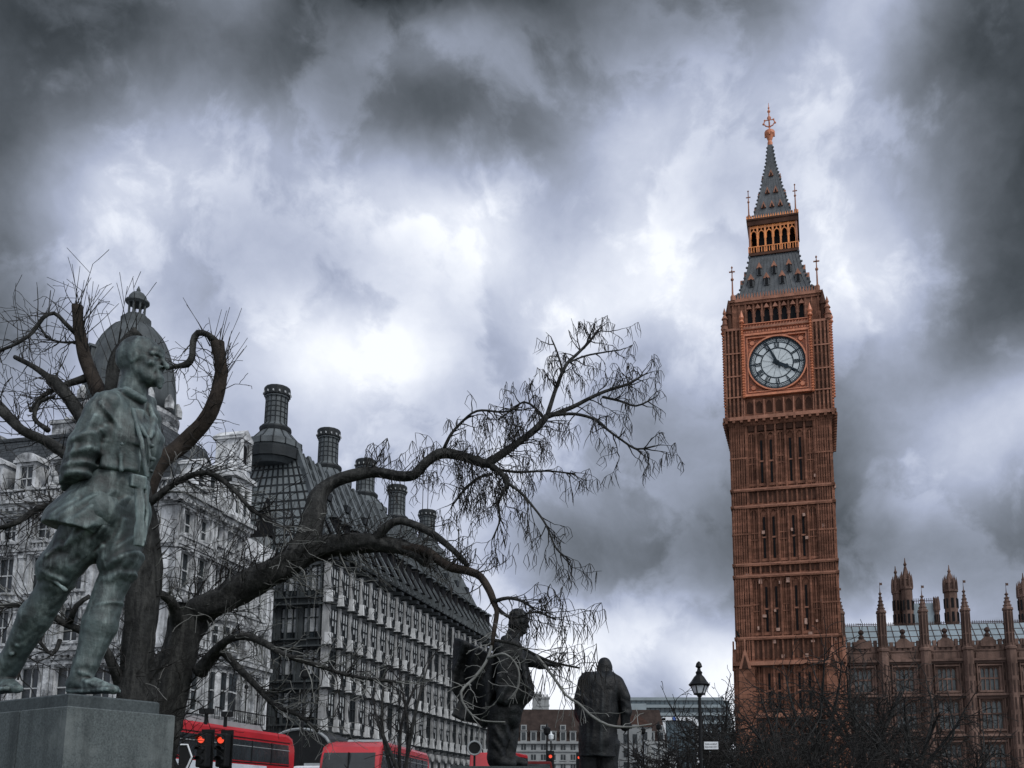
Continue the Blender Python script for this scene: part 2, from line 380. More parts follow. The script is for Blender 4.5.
def tag(o, label=None, cat=None, group=None, kind=None):
    if label: o['label'] = label
    if cat: o['category'] = cat
    if group: o['group'] = group
    if kind: o['kind'] = kind
    return o
def thing(name, label, cat, loc=(0, 0, 0), rz=0.0, group=None):
    o = bpy.data.objects.new(name, None); COL.objects.link(o)
    o.location = loc; o.rotation_euler = (0, 0, rz); o.empty_display_size = 0.5
    return tag(o, label, cat, group)
def at(o, x=0, y=0, z=0): o.location = (x, y, z); return o
def dup(o, parent=None):
    c = o.copy(); COL.objects.link(c)
    if parent is not None: c.parent = parent
    return c
def copy_tree(o, parent=None):
    c = dup(o, parent)
    for ch in list(o.children): copy_tree(ch, c)
    return c
def facade(mb, x0, x1, z0, z1, openings, y0=0.0, y1=0.4):
    """a wall of boxes round its openings (x0,x1,z0,z1)"""
    xs = sorted({x0, x1} | {v for o in openings for v in o[:2] if x0 < v < x1})
    zs = sorted({z0, z1} | {v for o in openings for v in o[2:4] if z0 < v < z1})
    for j in range(len(zs) - 1):
        zc = (zs[j] + zs[j+1]) / 2; run = None
        for i in range(len(xs)):
            solid = False
            if i < len(xs) - 1:
                xc = (xs[i] + xs[i+1]) / 2
                solid = not any(o[0] < xc < o[1] and o[2] < zc < o[3] for o in openings)
            if solid and run is None: run = xs[i]
            if not solid and run is not None:
                mb.box(run, xs[i], y0, y1, zs[j], zs[j+1]); run = None
def arch(w, h, n=6, pointed=True):
    """outline of an arched opening, base centre at 0,0, as x,z"""
    hw = w / 2; p = [(hw, 0)]
    if pointed:
        hs = max(0.05, h - w * 0.85)
        for i in range(n + 1):
            a = math.radians(60) * i / n; p.append((hw - w + w * math.cos(a), hs + w * math.sin(a) * 0.98))
        for i in range(n - 1, -1, -1):
            a = math.radians(60) * i / n; p.append((-(hw - w + w * math.cos(a)), hs + w * math.sin(a) * 0.98))
    else:
        hs = h - hw
        for i in range(2 * n + 1):
            a = math.pi * i / (2 * n); p.append((hw * math.cos(a), hs + hw * math.sin(a)))
    p.append((-hw, 0)); return p
# ------------------------------------------------------------------ ground
def sheet(name, pts, z, m, kind='structure'):
    mb = MB(); mb.add([(x, y, z) for x, y in pts], [tuple(range(len(pts)))])
    return tag(mb.build(name, m), kind=kind)
sheet('ground', [(-900, -200), (900, -200), (900, 1400), (-900, 1400)], -0.008, M['paving'])
sheet('road', [(-120, 26), (120, 14), (120, 52), (30, 62), (-2, 70), (18, 220), (4, 220), (-20, 80), (-30, 52), (-120, 60)], 0.0, M['asphalt'])
sheet('lawn', [(-30, -12), (45, -12), (45, 12), (-28, 22)], 0.0, M['grass'])
sheet('river', [(-900, 200), (900, 150), (900, 232), (-900, 250)], 0.004, M['water'])
# ------------------------------------------------------------------ clock tower
def build_tower():
    T = thing('clock_tower', 'tall orange brown gothic clock tower with pointed iron spire', 'clock tower', (27.62, 124.2, 0), math.radians(-14))
    zf = lambda y: W(780, y, 118.3).z
    zr = lambda y: W(775, y, 121.0).z
    zs = lambda y: W(770, y, 124.4).z
    R4 = [Matrix.Rotation(math.pi / 2 * k, 4, 'Z') for k in range(4)]
    hw = 6.08
    stages = [(zf(484), zf(430)), (zf(560), zf(507)), (zf(634), zf(577)), (zf(712), zf(664))]
    bands = [(zf(505), zf(486)), (zf(575), zf(561)), (zf(662), zf(635))]
    ztop = zf(421)
    shaft, trim, dark = MB(), MB(), MB()
    shaft.frustum((hw - 0.45, hw - 0.45), (hw - 0.45, hw - 0.45), 0, ztop)
    pw = 1.95
    slits = []
    for k in range(4):
        for b in (shaft, trim, dark): b.T = R4[k]
        # corner buttress (each rotation builds the left one)
        shaft.box(-hw, -hw + pw, -hw, -hw + pw, 0, ztop)
        for j in range(7):
            x = -hw + 0.06 + j * (pw - 0.22) / 6
            shaft.box(x, x + 0.1, -hw - 0.16, -hw + 0.0, 0, ztop)
            y = x
            shaft.box(-hw - 0.16, -hw, y, y + 0.1, 0, ztop)
        # stepped base of the buttress
        shaft.box(-hw - 0.19, -hw + pw + 0.1, -hw - 0.19, -hw + pw + 0.1, 0, zf(663))
        shaft.box(-hw - 0.4, -hw + pw + 0.3, -hw - 0.4, -hw + pw, 0, 6.0)
        bw = (2 * hw - 2 * pw) / 7
        for i in range(8):
            x = -hw + pw + i * bw
            shaft.box(x - 0.13, x + 0.13, -hw + 0.02, -hw + 0.47, 0, ztop)
            shaft.box(x - 0.05, x + 0.05, -hw - 0.08, -hw + 0.015, stages[3][0] + 1, ztop - 0.6)
        for i in range(7):
            xc = -hw + pw + (i + 0.5) * bw
            is_slit = i in (1, 2, 4, 5)
            for q in (-1, 1):
                for e_, wd_ in ((.24, .035), (.36, .03)): shaft.box(xc + q * bw * e_ - wd_, xc + q * bw * e_ + wd_, -hw + 0.24, -hw + 0.46, 0, ztop)
            if not is_slit:
                shaft.box(xc - 0.08, xc + 0.08, -hw + 0.25, -hw + 0.47, 0, ztop)
            for si, (z0, z1) in enumerate(stages):
                h = z1 - z0
                # traceried heads and mid transoms in the blind panels
                shaft.box(xc - bw/2 + 0.13, xc + bw/2 - 0.13, -hw + 0.2, -hw + 0.47, z0, z0 + 0.35)
                a = arch(bw - 0.30, 0.9, 4)
                zt = z1 - 0.95
                pts = [(-bw/2 + 0.13, 0.0)] + [(x, z) for x, z in reversed(a)] + [(bw/2 - 0.13, 0), (bw/2 - 0.13, 1.0), (-bw/2 + 0.13, 1.0)]
                shaft.prism([(xc + x, zt + z) for x, z in pts], -hw + 0.2, -hw + 0.46)
                if not is_slit:
                    zm = z0 + h * 0.48
                    for q in (-1, 1):
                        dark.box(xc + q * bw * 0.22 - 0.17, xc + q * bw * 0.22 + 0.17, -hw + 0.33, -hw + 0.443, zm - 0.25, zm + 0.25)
                    shaft.box(xc - bw/2 + 0.13, xc + bw/2 - 0.13, -hw + 0.22, -hw + 0.47, zm + 0.35, zm + 0.5)
                    shaft.box(xc - bw/2 + 0.13, xc + bw/2 - 0.13, -hw + 0.22, -hw + 0.47, zm - 0.5, zm - 0.35)
                    for q in (-1, 1):
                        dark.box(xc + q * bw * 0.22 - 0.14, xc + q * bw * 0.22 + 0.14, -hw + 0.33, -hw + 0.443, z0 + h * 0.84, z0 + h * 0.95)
                else:
                    slits.append((k, xc, z0 + 0.5, z1 - 1.0))
        # string courses and quatrefoil bands
        for bi, (z0, z1) in enumerate(bands):
            for z in (z0, z1 - 0.28):
                trim.box(-hw - 0.26, hw + 0.26, -hw - 0.26, -hw + 0.2, z, z + 0.2)
                shaft.box(-hw - 0.24, hw + 0.24, -hw - 0.24, -hw + 0.2, z - 0.18, z)
            shaft.box(-hw + pw, hw - pw, -hw + 0.22, -hw + 0.6, z0 + 0.28, z1 - 0.28)
            for i in range(14):
                x = -hw + pw + (i + 0.5) * bw / 2
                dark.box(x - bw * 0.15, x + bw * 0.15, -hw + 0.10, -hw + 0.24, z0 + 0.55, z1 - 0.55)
            for i in range(3):
                for q in (0, 1):
                    x = (-hw if q == 0 else hw - pw) + 0.4 + i * 0.62
                    dark.box(x - 0.11, x + 0.11, -hw - 0.05, -hw + 0.05, z0 + 0.5, z1 - 0.5)
        # blind panels on the buttresses
        for z0, z1 in stages:
            for q in (0, 1):
                for i in range(3):
                    x = (-hw if q == 0 else hw - pw) + 0.42 + i * 0.61
                    for f0, f1 in ((0.05, 0.24), (0.30, 0.49), (0.55, 0.74), (0.80, 0.97)):
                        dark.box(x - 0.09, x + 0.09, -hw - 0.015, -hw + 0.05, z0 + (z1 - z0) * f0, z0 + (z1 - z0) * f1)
                x0 = (-hw if q == 0 else hw - pw)
                for f in (0.52,):
                    shaft.box(x0, x0 + pw, -hw - 0.20, -hw, z0 + (z1 - z0) * f - 0.08, z0 + (z1 - z0) * f + 0.12)
        # weathering slope at the foot, gabled niche on each buttress
        trim.box(-hw - 0.55, hw + 0.55, -hw - 0.55, -hw + 0.4, zf(664) - 0.1, zf(662) + 0.05)
        for q in (-1, 1):
            xn = q * (hw - pw / 2)
            trim.prism([(xn - 0.75, zf(668)), (xn + 0.75, zf(668)), (xn, zf(646))], -hw - 0.62, -hw - 0.1)
            dark.prism([(xn - 0.4, zf(668)), (xn + 0.4, zf(668)), (xn, zf(654))], -hw - 0.66, -hw - 0.5)
            trim.box(xn - 0.1, xn + 0.1, -hw - 0.6, -hw - 0.4, zf(646) - 0.2, zf(638))
            shaft.box(xn - 0.8, xn + 0.8, -hw - 0.5, -hw, 0, zf(668))
        trim.box(-hw - 0.45, hw + 0.45, -hw - 0.45, -hw + 0.2, zf(714) - 0.4, zf(712))
        # corbel table below the clock stage
        for i in range(7):
            xc = -hw + pw + (i + 0.5) * bw
            dark.prism([(xc + x, zf(429) + z) for x, z in arch(bw * 0.62, 1.15, 4)], -hw - 0.02, -hw + 0.5)
    for b in (shaft, trim, dark): b.T = None
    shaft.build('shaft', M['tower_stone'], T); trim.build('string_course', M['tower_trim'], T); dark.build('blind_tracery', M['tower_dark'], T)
    for k, x, z0, z1 in slits:
        w = MB(); w.T = R4[k]
        zm = (z0 + z1) / 2
        w.box(x - 0.125, x + 0.125, -hw + 0.34, -hw + 0.444, z0, zm - 0.12); w.box(x - 0.125, x + 0.125, -hw + 0.34, -hw + 0.444, zm + 0.12, z1)
        o = w.build('slit_window', M['black'], T)
        s = MB(); s.T = R4[k]; s.box(x - 0.24, x + 0.24, -hw + 0.3, -hw + 0.46, zm - 0.10, zm + 0.10); s.build('transom', M['tower_trim'], o)
    # pale new stones
    for px, py, w, h in ((760,580,.55,.8),(788,580,.55,.8),(780,582,.4,.5),(822,602,.35,.5),(806,622,.45,.95),(778,629,.6,.5),(811,634,.8,.45),(783,656,.5,.55),(807,656,.5,.6),
                         (774,641,.6,.6),(813,642,.6,.35),(764,615,.7,.45),(758,627,.3,.6),(836,641,.3,.5),(763,531,.5,.55),(823,528,.6,.6),(804,516,.45,.5),(807,539,.5,.5),(792,530,.35,.5),
                         (835,490,.25,.6),(815,478,.3,.5),(775,610,.35,.4),(746,574,.7,.8),(817,622,.35,.4),(785,574,.4,.3)):
        q = W(px, py, 118.3) - Vector((27.62, 124.2, 0))
        q = Matrix.Rotation(math.radians(14), 4, 'Z') @ q
        w *= .72; h *= .75; p = MB(); p.box(q.x - w/2, q.x + w/2, -hw - 0.045 - 0.0, -hw + 0.3, q.z - h/2, q.z + h/2); p.build('repair_stone', M['tower_pale'], T)
    # ---------------- clock stage
    h2 = 6.5
    z0, z1 = zf(419), zf(326)
    cs, ct, cd, gl, gd = MB(), MB(), MB(), MB(), MB()
    cs.frustum((hw + 0.1, hw + 0.1), (h2 + 0.25, h2 + 0.25), ztop - 0.3, z0 + 0.3)
    cs.frustum((h2 - 0.5, h2 - 0.5), (h2 - 0.5, h2 - 0.5), z0 + 0.3, z1)
    fw = 4.22
    zc = zf(364)
    dials = []
    for k in range(4):
        for b in (cs, ct, cd, gl, gd): b.T = R4[k]
        ct.box(-h2 - 0.4, h2 + 0.4, -h2 - 0.4, -h2 + 0.4, z0, z0 + 0.45)
        ct.box(-h2 - 0.2, h2 + 0.2, -h2 - 0.2, -h2 + 0.4, z1 - 0.3, z1)
        for i in range(15):
            x = -h2 + i * 2 * h2 / 14
            cs.box(x - 0.16, x + 0.16, -h2 - 0.5, -h2, z0 - 0.35, z0)
        # corner piers
        cs.box(-h2, -fw - 0.15, -h2, -h2 + 2.4, z0 + 0.4, z1 - 0.3)
        cs.box(fw + 0.15, h2, -h2, -h2 + 2.4, z0 + 0.4, z1 - 0.3)
        for q in (-1, 1):
            xs_ = [fw + 0.25, fw + 0.75, fw + 1.25, fw + 1.75, h2 - 0.12]
            for x in xs_: cs.box(q * x - 0.11, q * x + 0.11, -h2 - 0.2, -h2, z0 + 0.45, z1 - 0.3)
            for j in range(6):
                zz = z0 + 1.2 + j * (z1 - z0 - 2.0) / 6
                for i in range(4):
                    xm = (xs_[i] + xs_[i+1]) / 2
                    cd.box(q * xm - 0.16, q * xm + 0.16, -h2 - 0.02, -h2 + 0.1, zz, zz + (z1 - z0) / 6 - 0.7)
            for zz in (zf(396), zf(375), zf(352)):
                ct.box(q * (h2 + fw) / 2 - (h2 - fw) / 2 + 0.1, q * (h2 + fw) / 2 + (h2 - fw) / 2, -h2 - 0.24, -h2, zz, zz + 0.16)
            # twisted gilt colonnettes beside the frame, beads up the corner
            zz = zc - fw - 0.2
            while zz < zf(322):
                gl.lathe([(0.10, zz), (0.25, zz + 0.17), (0.10, zz + 0.34)], 6, (q * (fw + 0.02), -h2 - 0.28)); zz += 0.36
            gl.lathe([(0.30, zf(322)), (0.36, zf(321)), (0.2, zf(319)), (0.34, zf(317)), (0.02, zf(309))], 8, (q * (fw + 0.02), -h2 - 0.28))
            zz = z0 + 0.6
            while zz < z1 - 0.4:
                gl.lathe([(0.06, zz), (0.17, zz + 0.15), (0.06, zz + 0.3)], 5, (q * (h2 + 0.05), -h2 - 0.05)); zz += 0.42
        # arcade below the dial
        bw = 2 * fw / 7
        for i in range(7):
            xc = -fw + (i + 0.5) * bw
            cd.prism([(xc + x, zf(411.5) + z) for x, z in arch(bw * 0.62, zf(399) - zf(411.5), 5)], -h2 + 0.35, -h2 + 0.52)
        for i in range(8):
            x = -fw + i * bw
            cs.box(x - 0.13, x + 0.13, -h2, -h2 + 0.6, z0 + 0.4, zf(399))
            ct.box(x - 0.06, x + 0.06, -h2 - 0.12, -h2, z0 + 0.4, zf(399))
        cs.box(-fw - 0.1, fw + 0.1, -h2 + 0.36, -h2 + 0.8, z0 + 0.3, zf(398))
        # square frame of the dial
        fo = fw - 0.28
        for a0, a1, b0, b1 in ((-fw, fw, -fw, -fo), (-fw, fw, fo, fw), (-fw, -fo, -fo, fo), (fo, fw, -fo, fo)):
            gl.box(a0, a1, -h2 - 0.2, -h2 + 0.5, zc + b0, zc + b1)
        fi = fo - 0.35
        for a0, a1, b0, b1 in ((-fo, fo, -fo, -fi - 0.12), (-fo, fo, fi + 0.12, fo), (-fo, -fi - 0.12, -fi - 0.12, fi + 0.12), (fi + 0.12, fo, -fi - 0.12, fi + 0.12)):
            gd.box(a0, a1, -h2 + 0.02, -h2 + 0.5, zc + b0, zc + b1)
        for a0, a1, b0, b1 in ((-fi - .12, fi + .12, -fi - .12, -fi), (-fi - .12, fi + .12, fi, fi + .12), (-fi - .12, -fi, -fi, fi), (fi, fi + .12, -fi, fi)):
            gl.box(a0, a1, -h2 - 0.08, -h2 + 0.5, zc + b0, zc + b1)
        gd.box(-fi, fi, -h2 + 0.28, -h2 + 0.6, zc - fi, zc + fi)
        for qx in (-1, 1):
            for qz in (-1, 1):
                x, z = qx * fi * 0.84, zc + qz * fi * 0.84
                gl.tube([(x, -h2 + 0.1, z), (x, -h2 + 0.35, z)], [0.30, 0.36], 8)
                for a in range(6):
                    gl.ball((x + 0.5 * math.cos(a * 1.047), -h2 + 0.25, z + 0.5 * math.sin(a * 1.047)), 0.1, 4)
        # inscription band and frieze over the dial
        gd.box(-fw, fw, -h2 + 0.1, -h2 + 0.6, zc + fw, zf(323))
        for i in range(24):
            x = -fw + 0.25 + i * (2 * fw - 0.5) / 23
            gl.box(x - (0.16 if i % 4 else 0.06), x + 0.1, -h2 + 0.0, -h2 + 0.1, zf(331.5), zf(329.5))
        for i in range(22):
            x = -fw + 0.3 + i * (2 * fw - 0.6) / 21
            gl.bar((x - 0.16, -h2 + 0.06, zf(327.5)), (x + 0.1, -h2 + 0.06, zf(323.5)), 0.1)
        gl.box(-fw, fw, -h2 - 0.1, -h2 + 0.1, zf(328.6), zf(328)); gl.box(-fw, fw, -h2 - 0.1, -h2 + 0.1, zf(323.2), zf(322.4))
    for b in (cs, ct, cd, gl, gd): b.T = None
    cs.build('clock_stage', M['tower_stone'], T); ct.build('cornice', M['tower_trim'], T); cd.build('stage_tracery', M['tower_dark'], T)
    gl.build('gilt_frame', M['gilt'], T); gd.build('gilt_panel', M['gilt_dark'], T)
    # ---------------- dials
    R = 3.53
    for k in range(4):
        rot = R4[k] @ Matrix.Translation((0, -h2 + 0.1, zc)) @ Matrix.Rotation(math.pi / 2, 4, 'X')   # local: x right, y up, z outwards
        d = MB(); d.T = rot
        d.lathe([(R, -0.02), (R, 0.04), (0.001, 0.041)], 64)
        dial = d.build('clock_dial', M['dial'], T)
        rim = MB(); rim.T = rot
        prof = [(R - 0.02, 0.0), (R - 0.02, 0.3), (R + 0.16, 0.3), (R + 0.16, 0.0)]
        rim.lathe(prof + [prof[0]], 64); rim.f = rim.f[:-2]; rim.mi = rim.mi[:-2]
        rim.build('dial_rim', M['gilt'], dial)
        ink = MB(); ink.T = rot
        def ring(r0, r1, z=0.075, n=72):
            v = []
            for i in range(n):
                a = 2 * math.pi * i / n
                v += [(r0*math.cos(a), r0*math.sin(a), z), (r1*math.cos(a), r1*math.sin(a), z), (r0*math.cos(a), r0*math.sin(a), z-.05), (r1*math.cos(a), r1*math.sin(a), z-.05)]
            f = []
            for i in range(n):
                j = (i + 1) % n
                f += [(4*i, 4*i+1, 4*j+1, 4*j), (4*i+1, 4*i+3, 4*j+3, 4*j+1), (4*i+2, 4*i, 4*j, 4*j+2)]
            ink.add(v, f)
        ring(R - 0.24, R - 0.04); ring(2.72, 2.84); ring(1.92, 2.06, n=72)
        def pol(r, a, t=0.0):  # clockwise from 12, t across
            s_, c_ = math.sin(a), math.cos(a)
            return Vector((r * s_ + t * c_, r * c_ - t * s_, 0.085))
        for i in range(60):
            a = math.radians(6 * i)
            ink.bar(pol(3.06, a), pol(R - 0.2, a), 0.05 if i % 5 else 0.15, 0.04)
            a2 = a + math.radians(3)
            ink.bar(pol(2.98, a2, -0.13), pol(2.98, a2, 0.13), 0.06, 0.04); ink.bar(pol(3.2, a2, -0.09), pol(3.2, a2, 0.09), 0.09, 0.04)
        num = {1: 'I', 2: 'II', 3: 'III', 4: 'IV', 5: 'V', 6: 'VI', 7: 'VII', 8: 'VIII', 9: 'IX', 10: 'X', 11: 'XI', 12: 'XII'}
        for hnum, s_ in num.items():
            a = math.radians(30 * hnum)
            wd = {'I': 0.17, 'V': 0.34, 'X': 0.36}
            tot = sum(wd[c] for c in s_); t = -tot / 2
            for c in s_:
                w = wd[c]; m_ = t + w / 2
                if c == 'I': ink.bar(pol(2.08, a, m_), pol(2.72, a, m_), 0.10, 0.05)
                if c == 'V':
                    ink.bar(pol(2.72, a, m_ - w*.33), pol(2.08, a, m_), 0.10, 0.05); ink.bar(pol(2.72, a, m_ + w*.33), pol(2.08, a, m_), 0.06, 0.05)
                if c == 'X':
                    ink.bar(pol(2.72, a, m_ - w*.33), pol(2.08, a, m_ + w*.33), 0.10, 0.05); ink.bar(pol(2.72, a, m_ + w*.33), pol(2.08, a, m_ - w*.33), 0.06, 0.05)
                t += w
            ink.bar(pol(2.8, a), pol(R - 0.1, a), 0.16, 0.05)
        for i in range(12):   # thin glazing lines in the centre
            a = math.radians(30 * i + 15)
            ink.bar(pol(0.5, a), pol(1.94, a), 0.018, 0.02)
        ink.build('dial_markings', M['dial_ink'], dial)
        def hand(ang, pts):
            b = MB(); b.T = rot
            a = math.radians(ang)
            b.T = rot @ Matrix.Rotation(-a, 4, 'Z') @ Matrix.Translation((0, 0, 0.14))
            n = len(pts)
            v = [(x, y, 0) for x, y in pts] + [(x, y, 0.07) for x, y in pts]
            b.add(v, [tuple(range(n-1, -1, -1)), tuple(range(n, 2*n))] + [(i, (i+1) % n, (i+1) % n + n, i + n) for i in range(n)])
            b.lathe([(0.32, -0.05), (0.32, 0.1), (0.2, 0.14)], 16)
            return b
        hand(335, [(-0.12, -0.1), (-0.10, -0.75), (0.10, -0.75), (0.12, -0.1), (0.17, 0.5), (0.07, 3.2), (-0.07, 3.2), (-0.17, 0.5)]).build('minute_hand', M['dial_ink'], dial)
        hand(118, [(-0.2, 0), (-0.28, -0.55), (0.28, -0.55), (0.2, 0), (0.2, 1.0), (0.36, 1.25), (0.13, 1.55), (0.09, 2.6), (-0.09, 2.6), (-0.13, 1.55), (-0.36, 1.25), (-0.2, 1.0)]).build('hour_hand', M['dial_ink'], dial)
    # ---------------- belfry
    h3 = 5.55
    b0, b1 = z1, zf(297)
    be, bt, bd = MB(), MB(), MB()
    be.frustum((h3 - 0.9, h3 - 0.9), (h3 - 0.9, h3 - 0.9), b0, b1)
    cw = 2.0
    for k in range(4):
        bd = MB()
        for b in (be, bt, bd): b.T = R4[k]
        be.box(-h3, -h3 + cw, -h3, -h3 + cw, b0, b1)
        for j in range(3): be.box(-h3 + 0.1 + j*0.8, -h3 + 0.28 + j*0.8, -h3 - 0.15, -h3, b0, b1); be.box(-h3 - 0.15, -h3, -h3 + 0.1 + j*0.8, -h3 + 0.28 + j*0.8, b0, b1)
        bw = (2 * h3 - 2 * cw + 0.6) / 7; x0 = -h3 + cw - 0.3
        for i in range(8): be.box(x0 + i*bw - 0.12, x0 + i*bw + 0.12, -h3 - 0.05, -h3 + 0.9, b0, b1)
        for i in range(7):
            xc = x0 + (i + 0.5) * bw
            bd.prism([(xc + x, zf(321) + z) for x, z in arch(bw * 0.66, zf(303.5) - zf(321), 5)], -h3 + 0.32, -h3 + 0.5)
            be.box(xc - bw/2 + .1, xc + bw/2 - .1, -h3 + 0.35, -h3 + 0.95, b0, b1)
            a_ = arch(bw * 0.7, zf(303) - zf(312), 5)
            bt.tube([(xc + x, -h3 + 0.3, zf(312) + z) for x, z in a_], 0.07, 5)
            bt.prism([(xc - bw*.32, zf(304.5)), (xc + bw*.32, zf(304.5)), (xc, zf(300))], -h3 - 0.12, -h3 + 0.1)
        bt.box(-h3 - 0.35, h3 + 0.35, -h3 - 0.35, -h3 + 0.5, b1, b1 + 0.35)
        be.box(-h3 - 0.2, h3 + 0.2, -h3 - 0.2, -h3 + 0.5, b1 - 0.35, b1)
        bd.build('belfry_opening', M['black'], T)
        # flying pinnacles on the clock-stage corners
        be.box(-h2 + 0.2, -h3, -h2 + 0.9, -h2 + 1.1, b0, b0 + 1.2)
    for b in (be, bt): b.T = None
    be.build('belfry', M['tower_stone'], T); bt.build('belfry_trim', M['tower_trim'], T);
    for qx in (-1, 1):
        for qy in (-1, 1):
            pn = MB()
            pn.lathe([(0.42, b0), (0.42, b0 + 0.5), (0.55, b0 + 0.6), (0.30, b0 + 0.75), (0.26, b0 + 1.4), (0.42, b0 + 1.5), (0.12, b0 + 2.1), (0.24, b0 + 2.3), (0.02, b0 + 3.1)], 8, (qx * (h2 - 0.1), qy * (h2 - 0.1)))
            pn.build('pinnacle', M['tower_trim'], T)
            pn = MB()
            pn.lathe([(0.35, b0), (0.30, b0 + 2.2), (0.45, b0 + 2.3), (0.03, b0 + 4.4)], 8, (qx * (h3 + 0.35), qy * (h3 + 0.35)))
            pn.build('pinnacle', M['tower_dark'], T)
    # ---------------- lower roof
    p0, p1 = b1 + 0.35, zr(252)
    rf, rg, lu, ld = MB(), MB(), MB(), MB()
    prof = [(5.2, p0), (5.15, p0 + 0.5), (4.6, p0 + 1.3), (3.8, (p0 + p1)/2 + 0.1), (3.15, p1 - 0.4), (3.0, p1)]
    for i in range(len(prof) - 1): rf.frustum((prof[i][0],)*2, (prof[i+1][0],)*2, prof[i][1], prof[i+1][1])
    def prof_at(z, pr):
        for i in range(len(pr) - 1):
            if pr[i][1] <= z <= pr[i+1][1]:
                t = (z - pr[i][1]) / (pr[i+1][1] - pr[i][1]); return pr[i][0]*(1-t) + pr[i+1][0]*t
        return pr[-1][0]
    for k in range(4):
        for b in (rf, rg, lu, ld): b.T = R4[k]
        # parapet cresting
        rg.box(-5.45, 5.45, -5.5, -5.35, p0 + 0.0, p0 + 0.25)
        for i in range(31):
            x = -5.4 + i * 10.8 / 30
            rg.prism([(x - 0.14, p0 + 0.25), (x + 0.14, p0 + 0.25), (x + 0.03, p0 + 0.95), (x - 0.03, p0 + 0.95)], -5.48, -5.38)
        for i in range(1, 16):   # cast ribs of the roof
            f = -1 + 2 * i / 16
            for j in range(1, len(prof) - 1):
                (r0, za), (r1, zb) = prof[j], prof[j+1]
                rf.bar((f * r0, -r0 - 0.02, za), (f * r1, -r1 - 0.02, zb), 0.07, 0.07)
        for j in range(1, len(prof) - 1):   # crockets on the hips
            for q in range(4):
                t = q / 4; r = prof[j][0]*(1-t) + prof[j+1][0]*t; z = prof[j][1]*(1-t) + prof[j+1][1]*t
                rf.ball((-r - 0.05, -r - 0.05, z + 0.12), 0.17, 4)
        for n_, z, sc_ in ((4, zr(284.5), 0.62), (3, zr(272), 0.55)):
            for i in range(n_):
                r = prof_at(z, prof); x = (i - (n_ - 1)/2) * (2.0 if n_ == 4 else 1.9)
                lu.box(x - sc_*.55, x + sc_*.55, -r - 0.28, -r + 1.0, z - 0.5, z + 0.55)
                rg.prism([(x - sc_*.7, z + 0.45), (x + sc_*.7, z + 0.45), (x, z + 1.3)], -r - 0.36, -r + 1.0)
                ld.prism([(x + px, z - 0.42 + pz) for px, pz in arch(sc_*.6, 1.0, 4)], -r - 0.39, -r - 0.25)
    for b in (rf, rg, lu, ld): b.T = None
    rf.build('lower_roof', M['iron_roof'], T); rg.build('roof_cresting', M['tower_trim'], T)
    d_ = lu.build('lucarne', M['iron_roof'], T); ld.build('lucarne_opening', M['black'], d_)
    for qx in (-1, 1):
        for qy in (-1, 1):
            f = MB(); x, y = qx * 5.35, qy * 5.35
            zb, zt = p0, zf(258)
            f.tube([(x, y, zb), (x, y, zt)], [0.16, 0.05], 6); f.lathe([(0.3, zb), (0.3, zb + 0.8), (0.12, zb + 1.1)], 8, (x, y))
            f.ball((x, y, zt - 1.9), 0.22, 5); f.bar((x - 0.38, y, zt - 0.8), (x + 0.38, y, zt - 0.8), 0.14); f.bar((x, y - 0.38, zt - 0.8), (x, y + 0.38, zt - 0.8), 0.14)
            f.ball((x, y, zt - 0.2), 0.14, 5)
            f.build('roof_finial', M['tower_trim'], T)
    # ---------------- lantern
    l0, l1 = p1, zr(218)
    la, lg, lk = MB(), MB(), MB()
    la.frustum((3.3, 3.3), (3.2, 3.2), l0 - 0.15, l0 + 0.3)
    la.frustum((3.3, 3.3), (3.3, 3.3), l1 - 0.7, l1); la.frustum((3.4, 3.4), (3.4, 3.4), l1, l1 + 0.25)
    lk.frustum((2.2, 2.2), (2.2, 2.2), l0, l1)
    for k in range(4):
        for b in (la, lg): b.T = R4[k]
        for i in range(7):
            x = -3.0 + i * 1.0
            if i == 6: continue
            lg.box(x - 0.12, x + 0.12, -3.12, -2.88, l0 + 0.3, l1 - 0.6)
            a_ = [(x + 0.5 + px * 1.12, l1 - 2.55 + pz) for px, pz in arch(0.70, 1.2, 4)]
            lg.tube([(px, -3.0, pz) for px, pz in a_], 0.09, 5)
            lg.box(x + 0.44, x + 0.56, -3.07, -2.93, l1 - 1.5, l1 - 0.6)
            lg.box(x + 0.1, x + 0.9, -3.05, -2.95, l1 - 1.05, l1 - 0.6)
        lg.box(-3.25, 3.25, -3.28, -3.2, l0 + 1.05, l0 + 1.15)
        for i in range(20):
            x = -3.2 + i * 0.337; lg.box(x - 0.05, x + 0.05, -3.27, -3.21, l0 + 0.3, l0 + 1.05)
        for i in range(22):
            x = -3.3 + i * 6.6 / 21; lg.prism([(x - 0.12, l1 + .25), (x + 0.12, l1 + .25), (x, l1 + 0.75)], -3.4, -3.3)
    for b in (la, lg): b.T = None
    la.build('lantern_floor', M['tower_dark'], T); lg.build('lantern_arcade', M['gilt_bright'], T); lk.build('lantern_core', M['black'], T)
    # ---------------- spire
    s0, s1 = l1 + 0.25, zs(147)
    sp = MB(); so = MB(); sk = MB()
    spr = [(2.7, s0), (2.3, s0 + 1.5), (1.45, s0 + (s1 - s0) * 0.42), (0.62, s0 + (s1 - s0) * 0.76), (0.30, s1)]
    for i in range(len(spr) - 1): sp.frustum((spr[i][0],)*2, (spr[i+1][0],)*2, spr[i][1], spr[i+1][1])
